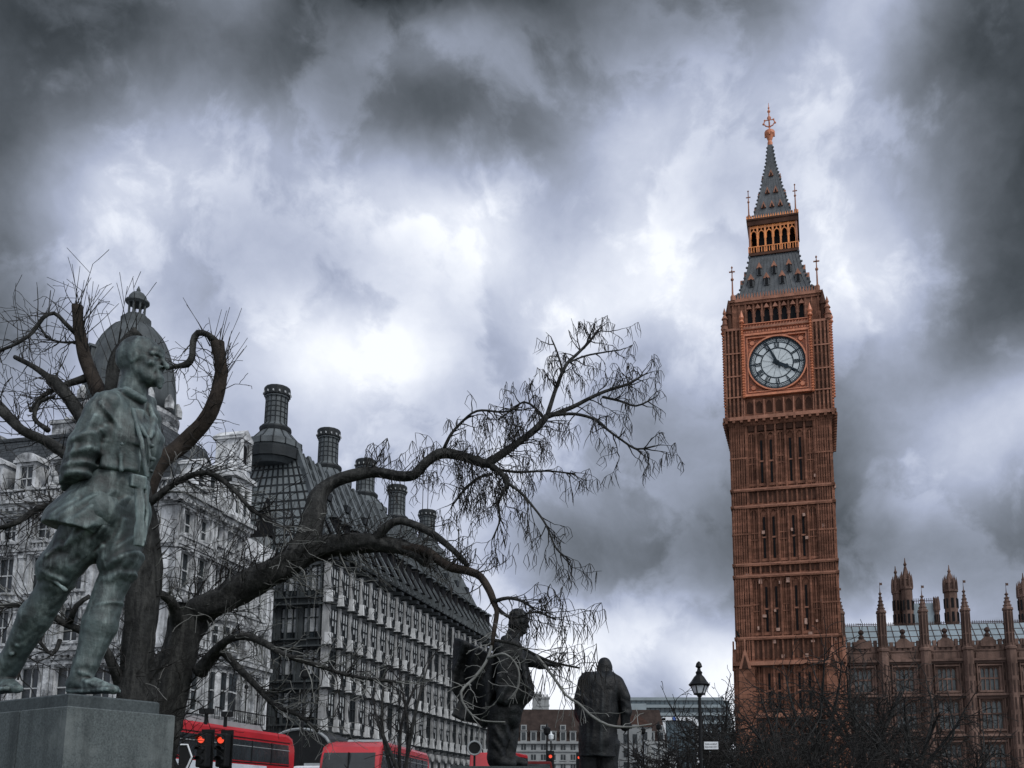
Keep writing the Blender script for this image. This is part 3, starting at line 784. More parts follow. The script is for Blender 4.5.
    for k in range(4):
        for b in (sp, so, sk): b.T = R4[k]
        for j in range(len(spr) - 1):
            (r0, za), (r1, zb) = spr[j], spr[j+1]
            for i in (-3, -2, -1, 0, 1, 2, 3): sp.bar((i/4*r0, -r0 - .01, za), (i/4*r1, -r1 - .01, zb), 0.06, 0.06)
            nq = max(2, int((zb - za) / 0.55))
            for q in range(nq):
                t = q / nq; r = r0*(1-t) + r1*t
                sp.ball((-r - 0.03, -r - 0.03, za*(1-t) + zb*t + 0.1), 0.15, 4)
        for n_, f in ((3, 0.16), (2, 0.35), (1, 0.58)):
            z = s0 + (s1 - s0) * f; r = prof_at(z, spr)
            for i in range(n_):
                x = (i - (n_ - 1)/2) * 1.1
                so.prism([(x - 0.34, z), (x + 0.34, z), (x, z + 0.95)], -r - 0.22, -r + 0.6)
                sk.prism([(x - 0.15, z + .03), (x + 0.15, z + .03), (x, z + 0.55)], -r - 0.27, -r - 0.1)
    for b in (sp, so, sk): b.T = None
    spo = sp.build('spire', M['iron_roof'], T); so.build('spire_lucarne', M['tower_trim'], spo); sk.build('spire_opening', M['black'], spo)
    for qx in (-1, 1):
        for qy in (-1, 1):
            f = MB(); x, y = qx * 3.05, qy * 3.05; zt = zr(187)
            f.tube([(x, y, l0 + 0.3), (x, y, l1)], 0.14, 6)
            f.lathe([(0.22, l1), (0.22, l1 + .9), (0.10, l1 + 1.1), (0.05, zt)], 6, (x, y)); f.bar((x - 0.3, y, zt - 0.9), (x + 0.3, y, zt - 0.9), 0.11); f.ball((x, y, zt - 1.6), 0.17, 5); f.ball((x, y, zt), 0.12, 5)
            f.build('spire_finial', M['tower_trim'], T)
    fn = MB()
    z = lambda y: zs(y)
    fn.lathe([(0.32, z(147)), (0.36, z(144)), (0.26, z(142)), (0.55, z(137)), (0.7, z(135.5)), (0.7, z(133)), (0.35, z(131.5)), (0.10, z(130)), (0.08, z(112)), (0.03, z(104))], 10)
    fn.ball((0, 0, z(119)), 0.28, 6); fn.ball((0, 0, z(112.5)), 0.22, 6); fn.ball((0, 0, z(109)), 0.14, 6)
    for k in range(4):
        fn.T = R4[k]
        fn.tube([(0, 0, z(128)), (0.5, 0, z(126.5)), (0.75, 0, z(124)), (0.62, 0, z(121.5))], 0.09, 5); fn.ball((0.8, 0, z(124.5)), 0.15, 5)
        fn.bar((0, 0, z(121)), (0.62, 0, z(121)), 0.1); fn.ball((0.6, 0, z(121)), 0.14, 5)
        fn.box(0.5, 0.7, -0.1, 0.1, z(138), z(133))
    fn.T = None
    fn.build('spire_cross', M['gilt'], T)
    return T
build_tower()
# ------------------------------------------------------------------ palace beside the tower
def build_palace():
    rz = math.radians(-8)
    o0 = W(846, 700, 119.0)
    T = thing('palace', 'long soot stained gothic palace with turrets and grey blue iron roof', 'palace', (o0.x, o0.y, 0), rz)
    inv = Matrix.Rotation(-rz, 4, 'Z')
    def loc(px, py, dy=0.0):     # picture position on the plane y=dy of the facade, local x,z
        Y = 119.0
        for _ in range(8):
            q = inv @ (W(px, py, Y) - Vector((o0.x, o0.y, 0)))
            Y += (dy - q.y) * math.cos(rz)
        return q.x, q.z
    z = lambda py: loc(960, py)[1]
    cols = [loc(px, 640)[0] for px in (882, 924, 966, 1009)]
    bay = (cols[3] - cols[0]) / 3
    cols = [cols[0] + bay * i for i in range(-1, 8)]
    L1 = cols[-1] + 3
    zpar = z(651)
    wall, trim, dark, pan = MB(), MB(), MB(), MB()
    ops = []
    rows = [(z(690.5), z(667)), (z(729), z(700)), (z(779), z(744)), (1.2, z(800) if z(800) > 1.5 else 3.4)]
    rows = [(z(690.5), z(667)), (z(729), z(700)), (z(775), z(743))]
    wins = []
    for i in range(len(cols) - 1):
        xc = (cols[i] + cols[i+1]) / 2
        for r, (a, b) in enumerate(rows):
            hw = 1.18 if r else 1.05
            ops.append((xc - hw, xc + hw, a, b)); wins.append((xc, hw, a, b))
    facade(wall, -1.0, L1, 0, zpar, ops, 0.0, 0.7)
    wall.box(-1.0, L1, 0.9, 11, 0, zpar)
    # bands, panels, traceried strips between the windows
    for i in range(len(cols) - 1):
        xc = (cols[i] + cols[i+1]) / 2
        for sgn in (-1, 1):
            for k in range(3):
                x = xc + sgn * (1.42 + k * 0.36)
                wall.box(x - 0.06, x + 0.06, -0.22, 0.0, 0.5, zpar - 0.2)
                for zz in np.arange(1.0, zpar - 1.4, 1.55):
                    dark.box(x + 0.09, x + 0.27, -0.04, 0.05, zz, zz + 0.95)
        for a, b in rows:
            for k in range(6):
                x = xc - 1.1 + k * 0.44
                pan.box(x - 0.15, x + 0.15, -0.10, 0.0, b + 0.35, b + 0.9)
                dark.box(x - 0.09, x + 0.09, -0.13, -0.05, b + 0.42, b + 0.82)
            trim.box(xc - 1.35, xc + 1.35, -0.25, 0.0, b + 0.1, b + 0.25); trim.box(xc - 1.35, xc + 1.35, -0.3, 0.0, a - 0.28, a - 0.06)
    for py in (660, 695, 735.5):
        trim.box(-1.0, L1, -0.42, 0.0, z(py) - 0.14, z(py) + 0.14)
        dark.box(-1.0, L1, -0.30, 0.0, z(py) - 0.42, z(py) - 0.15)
    # pierced parapet: merlons, gablets between the turrets
    wall.box(-1.0, L1, -0.1, 0.35, zpar, z(645))
    for x in np.arange(-0.8, L1, 0.62):
        pan.box(x, x + 0.38, -0.12, 0.3, z(645), z(645) + 0.5 + 0.25 * ((int(x * 10) % 3) / 2))
        dark.box(x + 0.08, x + 0.3, -0.14, -0.05, zpar + 0.2, z(646))
    for i in range(len(cols) - 1):
        xc = (cols[i] + cols[i+1]) / 2
        trim.box(xc - 0.9, xc + 0.9, -0.3, 0.3, z(647), z(641))
        trim.prism([(xc - 0.8, z(641)), (xc + 0.8, z(641)), (xc + 0.35, z(637.5)), (xc - 0.35, z(637.5))], -0.25, 0.25)
        dark.lathe([(0.3, z(637.5)), (0.36, z(635)), (0.16, z(633)), (0.34, z(631)), (0.30, z(629)), (0.05, z(627.5))], 8, (xc, 0))
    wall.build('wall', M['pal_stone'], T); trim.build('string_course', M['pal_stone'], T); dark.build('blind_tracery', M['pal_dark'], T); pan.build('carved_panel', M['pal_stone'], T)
    # windows
    for xc, hw, a, b in wins:
        g = MB(); g.box(xc - hw, xc + hw, 0.42, 0.5, a, b); 
        w = g.build('window', M['pal_glass'], T)
        f = MB()
        for k in range(5):
            x = xc - hw + k * hw / 2; wd = 0.07 if k in (0, 4) else 0.05
            f.box(x - wd, x + wd, 0.25, 0.46, a, b)
        f.box(xc - hw, xc + hw, 0.26, 0.46, a + (b - a) * 0.48, a + (b - a) * 0.55)
        for k in range(4):
            xm = xc - hw + (k + 0.5) * hw / 2
            f.tube([(xm + x, 0.36, b - 0.72 + zz) for x, zz in arch(hw / 2 - 0.08, 0.62, 3)], 0.045, 4)
        f.box(xc - hw, xc + hw, 0.27, 0.46, b - 0.12, b)
        f.build('mullions', M['pal_stone'], w)
    # octagonal buttress turrets
    for i, x in enumerate(cols):
        t = MB(); d = MB()
        zt = z(588 if i % 2 else 592)
        zsh = z(613)
        t.lathe([(0.62, 0), (0.62, zpar), (0.74, zpar + 0.05), (0.74, zpar + 0.3), (0.48, zpar + 0.5), (0.46, zsh), (0.64, zsh + 0.15), (0.6, zsh + 0.4), (0.42, zsh + 0.55), (0.28, zsh + 1.3),
                 (0.10, zt - 0.7), (0.22, zt - 0.5), (0.06, zt - 0.3), (0.03, zt + 0.25)], 8, (x, -0.35), math.pi / 8)
        for k in range(8):
            a = math.pi / 4 * k
            for za, zb in ((zpar + 0.8, zpar + 1.9), (zpar + 2.1, zsh - 0.2)):
                d.bar((x + 0.45 * math.cos(a), -0.35 + 0.45 * math.sin(a), za), (x + 0.45 * math.cos(a), -0.35 + 0.45 * math.sin(a), zb), 0.2, 0.06)
            for j in range(4):
                zz = zsh + 0.7 + j * 0.45; r = 0.42 - j * 0.09
                t.ball((x + r * math.cos(a + .39), -0.35 + r * math.sin(a + .39), zz), 0.09, 4)
            t.bar((x + 0.5*math.cos(a+.39), -0.35 + 0.5*math.sin(a+.39), zpar + .4), (x + 0.48*math.cos(a+.39), -0.35 + 0.48*math.sin(a+.39), zsh + .1), 0.11)
        for za in np.arange(1.0, zpar - 1.5, 2.0):
            for a in (-2.36, -1.57, -0.79):
                d.bar((x + 0.6 * math.cos(a), -0.35 + 0.6 * math.sin(a), za), (x + 0.6 * math.cos(a), -0.35 + 0.6 * math.sin(a), za + 1.4), 0.17, 0.06)
        t.box(x - 0.02, x + 0.02, -0.37, -0.33, zt, zt + 0.9); t.box(x - 0.02, x + 0.3, -0.37, -0.33, zt + 0.55, zt + 0.85)
        tt = t.build('turret', M['pal_stone'], T); d.build('turret_niche', M['pal_dark'], tt)
    # roof
    yr0, yr1 = 1.5, 6.0
    zb = loc(900, 655, yr0)[1]; zt = loc(900, 625.5, yr1)[1]
    r = MB(); q = MB()
    r.add([(-1, yr0, zb), (L1, yr0, zb), (L1, yr1, zt), (-1, yr1, zt), (-1, yr1 + 4, zb), (L1, yr1 + 4, zb)], [(0, 1, 2, 3), (3, 2, 5, 4), (0, 3, 4), (1, 5, 2)])
    q.grid(((-1, yr0, zb), (L1, yr0, zb), (L1, yr1, zt), (-1, yr1, zt)), 44, 5, 0.07, 0.12)
    for i in range(160):
        x = -1 + i * (L1 + 1) / 159; q.box(x - 0.03, x + 0.03, yr1 - 0.03, yr1 + 0.03, zt, zt + 0.42)
    q.box(-1, L1, yr1 - 0.04, yr1 + 0.04, zt + 0.16, zt + 0.24)
    ro = r.build('roof', M['pal_roof'], T); q.build('roof_rib', M['pal_dark'], ro)
    # towers standing behind the roof
    for px, py, pyb, wd, dy in ((895, 566, 626, .68, 16), (904.5, 558, 626, .9, 15), (948.5, 565, 624, 1.02, 16), (1022.5, 573, 626, 1.0, 15), (936, 600, 626, .4, 16)):
        x, zt_ = loc(px, py, dy); zb_ = loc(px, pyb, dy)[1] - 6
        t = MB(); d = MB(); h = zt_ - zb_ - 6
        zs_ = zb_ + 6 + h * 0.52; zu = zb_ + 6 + h * 0.62
        t.lathe([(wd*.85, 0), (wd*.85, zs_), (wd, zs_ + 0.1), (wd * 0.95, zs_ + 0.4), (wd * 0.66, zs_ + 0.5), (wd * 0.64, zu + 0.4), (wd * 0.76, zu + 0.5), (wd * 0.55, zu + 0.8), (wd * 0.2, zt_ - h*.14), (0.12, zt_ - 1.2), (0.24, zt_ - .9), (0.1, zt_ - .6), (0.04, zt_)], 8, (x, dy), math.pi / 8)
        for k in range(8):
            a = math.pi / 4 * k
            for za in np.arange(zb_ + 6.2, zs_ - 1.2, 1.9):
                d.bar((x + wd*.78*math.cos(a), dy + wd*.78*math.sin(a), za), (x + wd*.78*math.cos(a), dy + wd*.78*math.sin(a), za + 1.35), wd * 0.34, 0.12)
            t.lathe([(0.16, zs_ + .3), (0.13, zs_ + 1.4), (0.02, zs_ + 2.2)], 5, (x + wd*.85*math.cos(a+.39), dy + wd*.85*math.sin(a+.39)))
            t.lathe([(0.10, zu + .7), (0.02, zu + 1.7)], 5, (x + wd*.62*math.cos(a+.39), dy + wd*.62*math.sin(a+.39)))
        tt = t.build('ventilation_tower', M['pal_stone'], T); d.build('tower_opening', M['black'], tt)
    # small steep roof between them
    xa, za = loc(914, 605, 17); xb, zb2 = loc(941, 626, 17); xt0 = loc(914, 604, 17)[0]; xt1 = loc(934, 605, 17)[0]
    r = MB(); r.prism([(xa - 2, 5), (xb, 5), (xb, zb2 - 1), (xt1, za), (xt0 - 1, za), (xa - 2, zb2)], 16, 22); ro = r.build('steep_roof', M['pal_roof'], T)
    q = MB()
    for i in range(14):
        x = xt0 - 1 + i * (xt1 - xt0 + 1) / 13; q.box(x - 0.04, x + 0.04, 16, 16.08, za, za + 0.7)
    q.box(xt0 - 1, xt1, 16, 16.06, za + 0.3, za + 0.38); q.build('roof_crest', M['pal_dark'], ro)
    return T
build_palace()
# ------------------------------------------------------------------ buildings along the street on the left
ST = math.atan2(1.0, 0.22)                 # direction of the street
def R_(deg): return Matrix.Rotation(math.radians(deg), 4, 'Z')

def build_office():
    p0 = W(322, 640, 78.0)
    T = thing('office_building', 'dark bronze and stone office block with tall round ventilation chimneys on its roof', 'office building', (p0.x, p0.y, 0), ST)
    L, D, BAY = 44.0, 12.0, 2.0
    nb = 22
    ze, zr_ = 22.0, W(277, 478, 83.5).z + 1.3
    floors = [18.1, 14.7, 11.3, 7.9]
    core = MB()
    core.box(0.31, L, -0.1, D, 0, ze)
    core.box(0, L, -0.1, 0.4, ze - 0.5, ze)
    for f in floors + [4.4]: core.box(0.0, L, 0.0, 0.4, f - 0.55, f - 0.15)
    core.build('wall', M['bz_dark'], T)
    rnd = random.Random(4)
    for i in range(nb + 1):
        x = i * BAY
        p = MB()
        p.box(x - 0.19, x + 0.19, -0.40, 0.0, 0, 7.2)
        p.frustum((0.2, 0.30), (0.16, 0.26), 7.2, ze - 0.9, (x, -0.32), (x, -0.28))
        p.tube([(x, -0.42, 6.7), (x, -0.66, 6.7)], 0.42, 12)
        p.build('pier', M['pier'], T)
        for f in floors:
            b = MB(); b.box(x - 0.23, x + 0.23, -0.80, -0.3, f - 0.30, f + 0.6 + .12 * rnd.random()); b.build('bracket_stone', M['pier_block'], T)
        s = MB()
        for f in floors:
            s.box(x - 0.42, x + 0.42, -1.05, -0.2, f - 0.46, f - 0.36)
            s.tube([(x, -0.95, f - 0.4), (x, -0.5, f + 2.4)], 0.05, 5)
        s.box(x - 0.28, x + 0.28, -1.0, 0.0, ze - 0.75, ze - 0.45)
        s.build('ledge', M['bz_dark'], T)
    fr_cache = {}
    for i in range(nb):
        xc = (i + 0.5) * BAY
        for fi, f in enumerate(floors):
            key = (i + fi) % 3
            if 0 not in fr_cache:
                m_ = MB()
                w, h = 0.72, 2.5
                for a in (-w, -w/3, w/3, w): m_.box(a - 0.045, a + 0.045, -0.42, -0.18, 0, h)
                m_.box(-w, w, -0.44, 0.1, -0.10, 0.06); m_.box(-w, w, -0.44, 0.1, h - 0.06, h + 0.1); m_.box(-w, w, -0.40, -0.2, h * 0.62, h * 0.66)
                m_.box(-w - 0.04, -w, -0.40, 0.3, 0, h); m_.box(w, w + 0.04, -0.40, 0.3, 0, h)
                m_.box(-w, w, -0.34, 0.1, -0.8, -0.12)
                fr_cache[0] = m_.build('window', M['bz_dark'], T)
                fo = fr_cache[0]
                pm = MB()
                for k in range(3):
                    pm.box(-w + k * 2*w/3 + 0.05, -w + (k+1) * 2*w/3 - 0.05, -0.32, -0.28, 0.06, h - 0.06)
                fr_cache['p'] = pm.build('pane', M['win_glass'], fo)
                cm = MB()
                for k in range(3):
                    cm.box(-w + k * 2*w/3 + 0.06, -w + (k+1) * 2*w/3 - 0.06, -0.345, -0.325, 0.55 if k != 1 else 1.1, h - 0.08)
                fr_cache['c'] = cm.build('blind', M['blind'], fo)  # strips over the glass: curtains, their paleness also standing in for sky reflection
                at(fo, xc, 0, f + 0.25)
            else:
                fo = dup(fr_cache[0], T); at(fo, xc, 0, f + 0.25)
                dup(fr_cache['p'], fo)
                if rnd.random() < 0.8: dup(fr_cache['c'], fo)
    # near end wall: three lights on every floor
    e = MB(); e.T = R_(-90)
    eops = []
    for f in floors:
        for k in range(6): eops.append((-D + 0.5 + k * 1.95, -D + 0.5 + k * 1.95 + 1.6, f + 0.3, f + 2.8))
    facade(e, -D, 0, 0, ze - 0.02, eops, 0.0, 0.3)
    for f in floors:
        e.box(-D, 0.1, -0.5, 0.0, f - 0.5, f - 0.38); e.box(-D, 0.1, -0.3, 0.0, f + 0.1, f + 0.2)
    for k in range(13): e.box(-D + k * 0.98 - 0.06, -D + k * 0.98 + 0.06, -0.18, 0.02, 0, ze)
    e.build('end_wall', M['bz_mid'], T)
    for (a, b, c_, d_) in eops[:]:
        if a < -6.6: continue
        g = MB(); g.T = R_(-90); g.box(a, b, 0.2, 0.24, c_, d_)
        w = g.build('window', M['win_glass'], T)
        q = MB(); q.T = R_(-90)
        for k in range(1, 3): q.box(a + (b-a)*k/3 - 0.04, a + (b-a)*k/3 + 0.04, 0.06, 0.2, c_, d_)
        q.box(a, b, 0.07, 0.2, c_ + 1.6, c_ + 1.68)
        q.build('mullions', M['bz_dark'], w)
        q = MB(); q.T = R_(-90); q.box(a + 0.1, b - 0.1, 0.15, 0.19, c_ + 0.5, d_ - 0.1); q.build('blind', M['blind'], w)
    # roof
    rx0, rx1, ry, ra_, rb_ = 1.6, L - 3.0, 6.0, 3.8, 8.2
    A = [(-0.3, -0.5, ze), (L + 0.3, -0.5, ze), (L + 0.3, D + .3, ze), (-0.3, D + .3, ze), (rx0, ra_, zr_), (rx1, ra_, zr_), (rx1, rb_, zr_), (rx0, rb_, zr_)]
    r = MB(); r.add(A, [(0, 1, 5, 4), (1, 2, 6, 5), (2, 3, 7, 6), (4, 5, 6, 7), (3, 2, 1, 0)]); ro = r.build('roof', M['bz_dark'], T)
    h = MB(); h.add([A[0], A[4], A[7], A[3], (1.0, 0.5, ze), (1.0, D - .5, ze)], [(0, 1, 2, 3), (0, 4, 1), (3, 2, 5), (1, 4, 5, 2), (0, 3, 5, 4)]); h.build('roof_hip', M['bz_hip'], ro)
    rb = MB()
    S = lambda u, v: Vector((A[0][0]*(1-v) + A[4][0]*v, 0, 0)) + Vector(((A[1][0]*(1-v) + A[5][0]*v - A[0][0]*(1-v) - A[4][0]*v) * u, -0.5*(1-v) + ra_*v, ze*(1-v) + zr_*v))
    for i in range(nb * 2 + 1):
        u = i / (nb * 2)
        big = i % 2 == 0
        rb.bar(S(u, 0.0) + Vector((0, -.05, .05)), S(u, 1.0) + Vector((0, -.05, .05)), 0.34 if big else 0.12, 0.42 if big else 0.2)
        if big:
            rb.bar(S(u, 0.02) + Vector((0, -0.9, 0.1)), S(u, 0.3) + Vector((0, -0.5, 0.3)), 0.22, 0.22)
            rb.bar(S(u, 0.3) + Vector((0, -0.5, 0.3)), S(u, 0.3), 0.2, 0.2)
    for v in (0.12, 0.24, 0.36, 0.48, 0.6, 0.72, 0.84, 0.95):
        rb.bar(S(0.01, v), S(0.99, v), 0.14, 0.3)
    rb.build('roof_rib', M['bz_panel'], ro)
    for i in range(nb):
        u = (i + 0.5) / nb; a = S(u, .10); b = S(u, .34); c = S(u, .62)
        d = MB(); d.box(a.x - .55, a.x + .55, a.y - .35, b.y + .5, a.z, b.z - .3); d.build('dormer_vent', M['black'], ro)
        d = MB(); d.box(a.x - .68, a.x + .68, a.y - .6, b.y + .5, b.z - .3, b.z - .12); d.build('vent_hood', M['bz_panel'], ro)
        if i % 2: d = MB(); d.box(c.x - .4, c.x + .4, c.y - .5, c.y + .4, c.z - .3, c.z + .35); d.build('roof_hatch', M['bz_dark'], ro)
    hb = MB()
    hb.grid((A[0], A[3], A[7], A[4]), 13, 12, 0.09, 0.14)
    hb.build('roof_seam', M['bz_dark'], ro)
    g = MB(); g.add([(-0.45, 4.6, ze + 1.4), (-0.45, 6.6, ze + 1.4), (0.25, 5.6, ze + 5.0), (1.2, 5.6, ze + 4.4), (0.8, 4.6, ze + 1.4), (0.8, 6.6, ze + 1.4)], [(0, 1, 2), (0, 2, 3, 4), (1, 5, 3, 2), (0, 4, 5, 1)])
    g.build('roof_vent', M['black'], ro)
    lk = MB(); lk.box(-0.7, 0.3, 4.8, 6.4, ze + 0.5, ze + 1.3); lk.build('roof_hatch', M['grey_paint'], ro)
    # far flank fins on the street front, awning, dark shop fronts
    aw = MB(); aw.prismz([(26, -0.3), (39, -0.3), (38.4, -2.2), (26.6, -2.2)], 5.2, 5.6); aw.build('awning', M['far_dark'], T)
    # ventilation chimneys along the ridge
    zc0 = lambda y: W(277, y, 83.5).z
    Zs = [zc0(y) for y in (478, 468, 445, 443, 434, 432, 398, 396.5, 386.5)]
    ch = MB()
    q = Zs[-1] - 1.4
    prof = [(1.6, zr_ - 1.2), (2.1, q - 6.6), (2.15, q - 5.6), (2.3, q - 5.5), (2.3, q - 5.0), (2.0, q - 4.85), (1.25, q - 4.0), (1.25, q - 3.55), (1.0, q - 3.35), (0.92, q - 3.2), (0.9, q - 0.95), (1.02, q - 0.85), (1.04, q)]
    ch.lathe(prof, 14)
    cho = ch.build('chimney', M['bz_panel'], T)
    cs = MB()
    for k in range(14):
        a = 2 * math.pi * k / 14
        pr = [p for p in prof if p[1] > q - 6]
        for j in range(len(pr) - 2):
            cs.bar((pr[j][0]*math.cos(a), pr[j][0]*math.sin(a), pr[j][1]), (pr[j+1][0]*math.cos(a), pr[j+1][0]*math.sin(a), pr[j+1][1]), 0.09, 0.07)
    for zz in (q - 2.75, q - 2.3, q - 1.85, q - 1.4):
        cs.lathe([(0.93, zz), (0.95, zz + 0.04), (0.93, zz + 0.08)], 14)
    cs.build('chimney_seam', M['bz_dark'], cho)
    cc = MB(); cc.lathe([(1.05, q - 0.75), (1.12, q - 0.7), (1.12, q - 0.1), (1.05, q + 0.06)], 14)
    cc.build('chimney_cap', M['bz_dark'], cho)
    cc = MB(); cc.lathe([(2.36, q - 6.6), (2.4, q - 5.9), (2.4, q - 5.75), (2.25, q - 5.6)], 14); cc.build('chimney_drum_band', M['bz_dark'], cho)
    cc = MB(); cc.lathe([(1.3, q - 3.95), (1.36, q - 3.7), (1.3, q - 3.55)], 14); cc.build('chimney_collar', M['bz_dark'], cho)
    cl = MB()
    for k in range(14):
        a = 2 * math.pi * (k + 0.5) / 14
        cl.bar((1.13*math.cos(a), 1.13*math.sin(a), q - 0.6), (1.13*math.cos(a), 1.13*math.sin(a), q - 0.42), 0.2, 0.05)
    cl.build('cap_slot', M['blind'], cho)
    tgt = [(277.5, 386.5), (329, 429), (366, 460), (397.5, 486), (427.5, 511)]
    chs = [cho] + [copy_tree(cho, T) for _ in range(4)]
    for o, (px, py) in zip(chs, tgt):
        # find the place on the ridge line
        best = min(np.arange(0, 46, 0.1), key=lambda a: abs(_px(_world(T, (a, ry, q)))[0] - px))
        at(o, best, ry, 0)
    # two aerials and a flagpole
    for px, py0, py1 in ((422.5, 512, 470), (427.5, 512, 467)):
        a = min(np.arange(20, 50, 0.1), key=lambda a: abs(_px(_world(T, (a, ry, q)))[0] - px))
        m_ = MB(); m_.tube([(a, ry, q - 2), (a, ry, q + 4.6)], 0.045, 5); m_.build('aerial', M['black_paint'], T)
    m_ = MB(); a = min(np.arange(20, 50, 0.1), key=lambda a: abs(_px(_world(T, (a, ry, 30)))[0] - 463.5))
    m_.tube([(a, ry, 24), (a, ry, 38.0)], 0.07, 5); m_.ball((a, ry, 38.0), 0.18, 5); m_.build('flagpole', M['black_paint'], T)
    return T
def _world(T, p):
    return Matrix.Translation(T.location) @ T.rotation_euler.to_matrix().to_4x4() @ Vector(p)
def _px(p):
    x, y, h = p.x, p.y, p.z - EYE
    zc = y * _c + h * _s; yc = h * _c - y * _s
    return CX + FPX * x / zc, CY - FPX * yc / zc
build_office()

# ------------------------------------------------------------------ classical stone fronts
_wcache = {}
def sash(parent, T4, x, z, w, h, y, style, rnd):
    """sash window with reveal frame; parts shared between equal sizes"""
    key = (round(w, 2), round(h, 2), style)
    o = bpy.data.objects.new('window', None)
    if key not in _wcache:
        f = MB(); t = 0.055
        f.box(-w/2, -w/2 + t, 0, 0.12, 0, h); f.box(w/2 - t, w/2, 0, 0.12, 0, h)
        f.box(-w/2 + t, w/2 - t, 0, 0.12, 0, t); f.box(-w/2 + t, w/2 - t, 0, 0.12, h - t, h); f.box(-w/2 + t, w/2 - t, -0.01, 0.12, h*0.5 - .04, h*0.5 + .04)
        if w > 0.9: f.box(-0.03, 0.03, 0.005, 0.12, t, h - t)
        a = f.build('window', M['win_frame'], parent)
        g = MB(); g.box(-w/2 + t, w/2 - t, 0.07, 0.1, t, h - t); b = g.build('pane', M['win_glass'], a)
        _wcache[key] = (a.data, b.data)
    else:
        a = link('window', _wcache[key][0], parent); b = link('pane', _wcache[key][1], a)
    a.matrix_local = T4 @ Matrix.Translation((x, y, z))
    return a
def classical(root, T4, cols, x0, x1, storeys, rnd, wall, orn, thick=0.45):
    """storeys: (z0, z1, win_w, win_h, sill, kind)"""
    ops = []; wins = []
    for z0, z1, ww, wh, sill, kind in storeys:
        for c in cols:
            ops.append((c - ww/2, c + ww/2, z0 + sill, z0 + sill + wh)); wins.append((c, z0 + sill, ww, wh))
    wall.T = T4; orn.T = T4
    facade(wall, x0, x1, storeys[0][0], storeys[-1][1], ops, 0.0, thick)
    for z0, z1, ww, wh, sill, kind in storeys:
        orn.box(x0, x1, -0.28, 0.0, z1 - 0.22, z1 - 0.02); orn.box(x0, x1, -0.16, 0.0, z1 - 0.42, z1 - 0.22)
        if kind in ('ped', 'arch', 'col'):
            orn.box(x0, x1, -0.12, 0.0, z0, z0 + 0.3)
        for c in cols:
            zb, zt = z0 + sill, z0 + sill + wh
            for q in (-1, 1):
                xx = c + q * (ww/2 + 0.13)
                orn.box(xx - 0.10, xx + 0.10, -0.13, 0.0, zb - 0.1, zt + 0.1)
                if kind == 'col':
                    orn.lathe([(0.15, zb - 0.3), (0.13, zb), (0.115, zt), (0.18, zt + 0.12), (0.18, zt + 0.2)], 8, (c + q * (ww/2 + 0.36), -0.2))
            orn.box(c - ww/2 - 0.3, c + ww/2 + 0.3, -0.24, 0.0, zb - 0.22, zb - 0.08)
            orn.box(c - ww/2 - 0.3, c + ww/2 + 0.3, -0.22, 0.0, zt + 0.1, zt + 0.24)
            orn.box(c - 0.12, c + 0.12, -0.2, 0.0, zt - 0.02, zt + 0.12)
            if kind == 'ped':
                orn.prism([(c - ww/2 - 0.4, zt + 0.25), (c + ww/2 + 0.4, zt + 0.25), (c, zt + 0.72)], -0.3, 0.0)
            if kind == 'arch':
                orn.tube([(c + px, -0.1, zt + 0.22 + pz) for px, pz in arch(ww + 0.5, (ww + 0.5)/2 + 0.01, 5, False)], 0.1, 5)
            # balustrade bits beneath
            for k in range(5):
                xx = c - ww/2 + k * ww/4
                orn.lathe([(0.05, z0 + 0.02), (0.09, z0 + sill*0.3), (0.04, z0 + sill*0.65)], 6, (xx, -0.12))
    # pilasters between columns of windows
    mids = [(cols[i] + cols[i+1])/2 for i in range(len(cols) - 1)]
    for z0, z1, ww, wh, sill, kind in storeys:
        for m_ in mids:
            orn.box(m_ - 0.2, m_ + 0.2, -0.14, 0.0, z0, z1 - 0.42); orn.box(m_ - 0.27, m_ + 0.27, -0.2, 0.0, z1 - 0.62, z1 - 0.42)
            if kind == 'rust':
                for k in range(5): orn.box(m_ - 0.32, m_ + 0.32, -0.17, 0.0, z0 + (z1-z0-.5)*k/5 + 0.04, z0 + (z1-z0-.5)*(k+1)/5 - 0.04)
    wall.T = None; orn.T = None
    for c, z, w, h in wins: sash(root, T4, c, z, w, h, 0.2, 's', rnd)
def cornice(orn, T4, x0, x1, z, proj=0.7):
    orn.T = T4
    orn.box(x0 - proj*.0, x1, -proj, 0.1, z, z + 0.25); orn.box(x0, x1, -proj * 0.7, 0.1, z - 0.25, z); orn.box(x0, x1, -proj * 0.35, 0.1, z - 0.5, z - 0.25)
    n = int((x1 - x0) / 0.45)
    for i in range(n): orn.box(x0 + i*0.45, x0 + i*0.45 + 0.2, -proj*.75, 0.0, z - 0.42, z - 0.25)
    orn.T = None
def balustrade(orn, T4, x0, x1, z, h=0.9):
    orn.T = T4
    orn.box(x0, x1, -0.15, 0.15, z, z + 0.15); orn.box(x0, x1, -0.18, 0.18, z + h - 0.14, z + h)
    n = int((x1 - x0) / 0.32)
    for i in range(n + 1):
        x = x0 + (x1 - x0) * i / n
        if i % 9 == 0: orn.box(x - 0.18, x + 0.18, -0.2, 0.2, z, z + h + 0.12)
        else: orn.lathe([(0.06, z + 0.15), (0.11, z + 0.35), (0.05, z + h - 0.14)], 6, (x, 0))
    orn.T = None
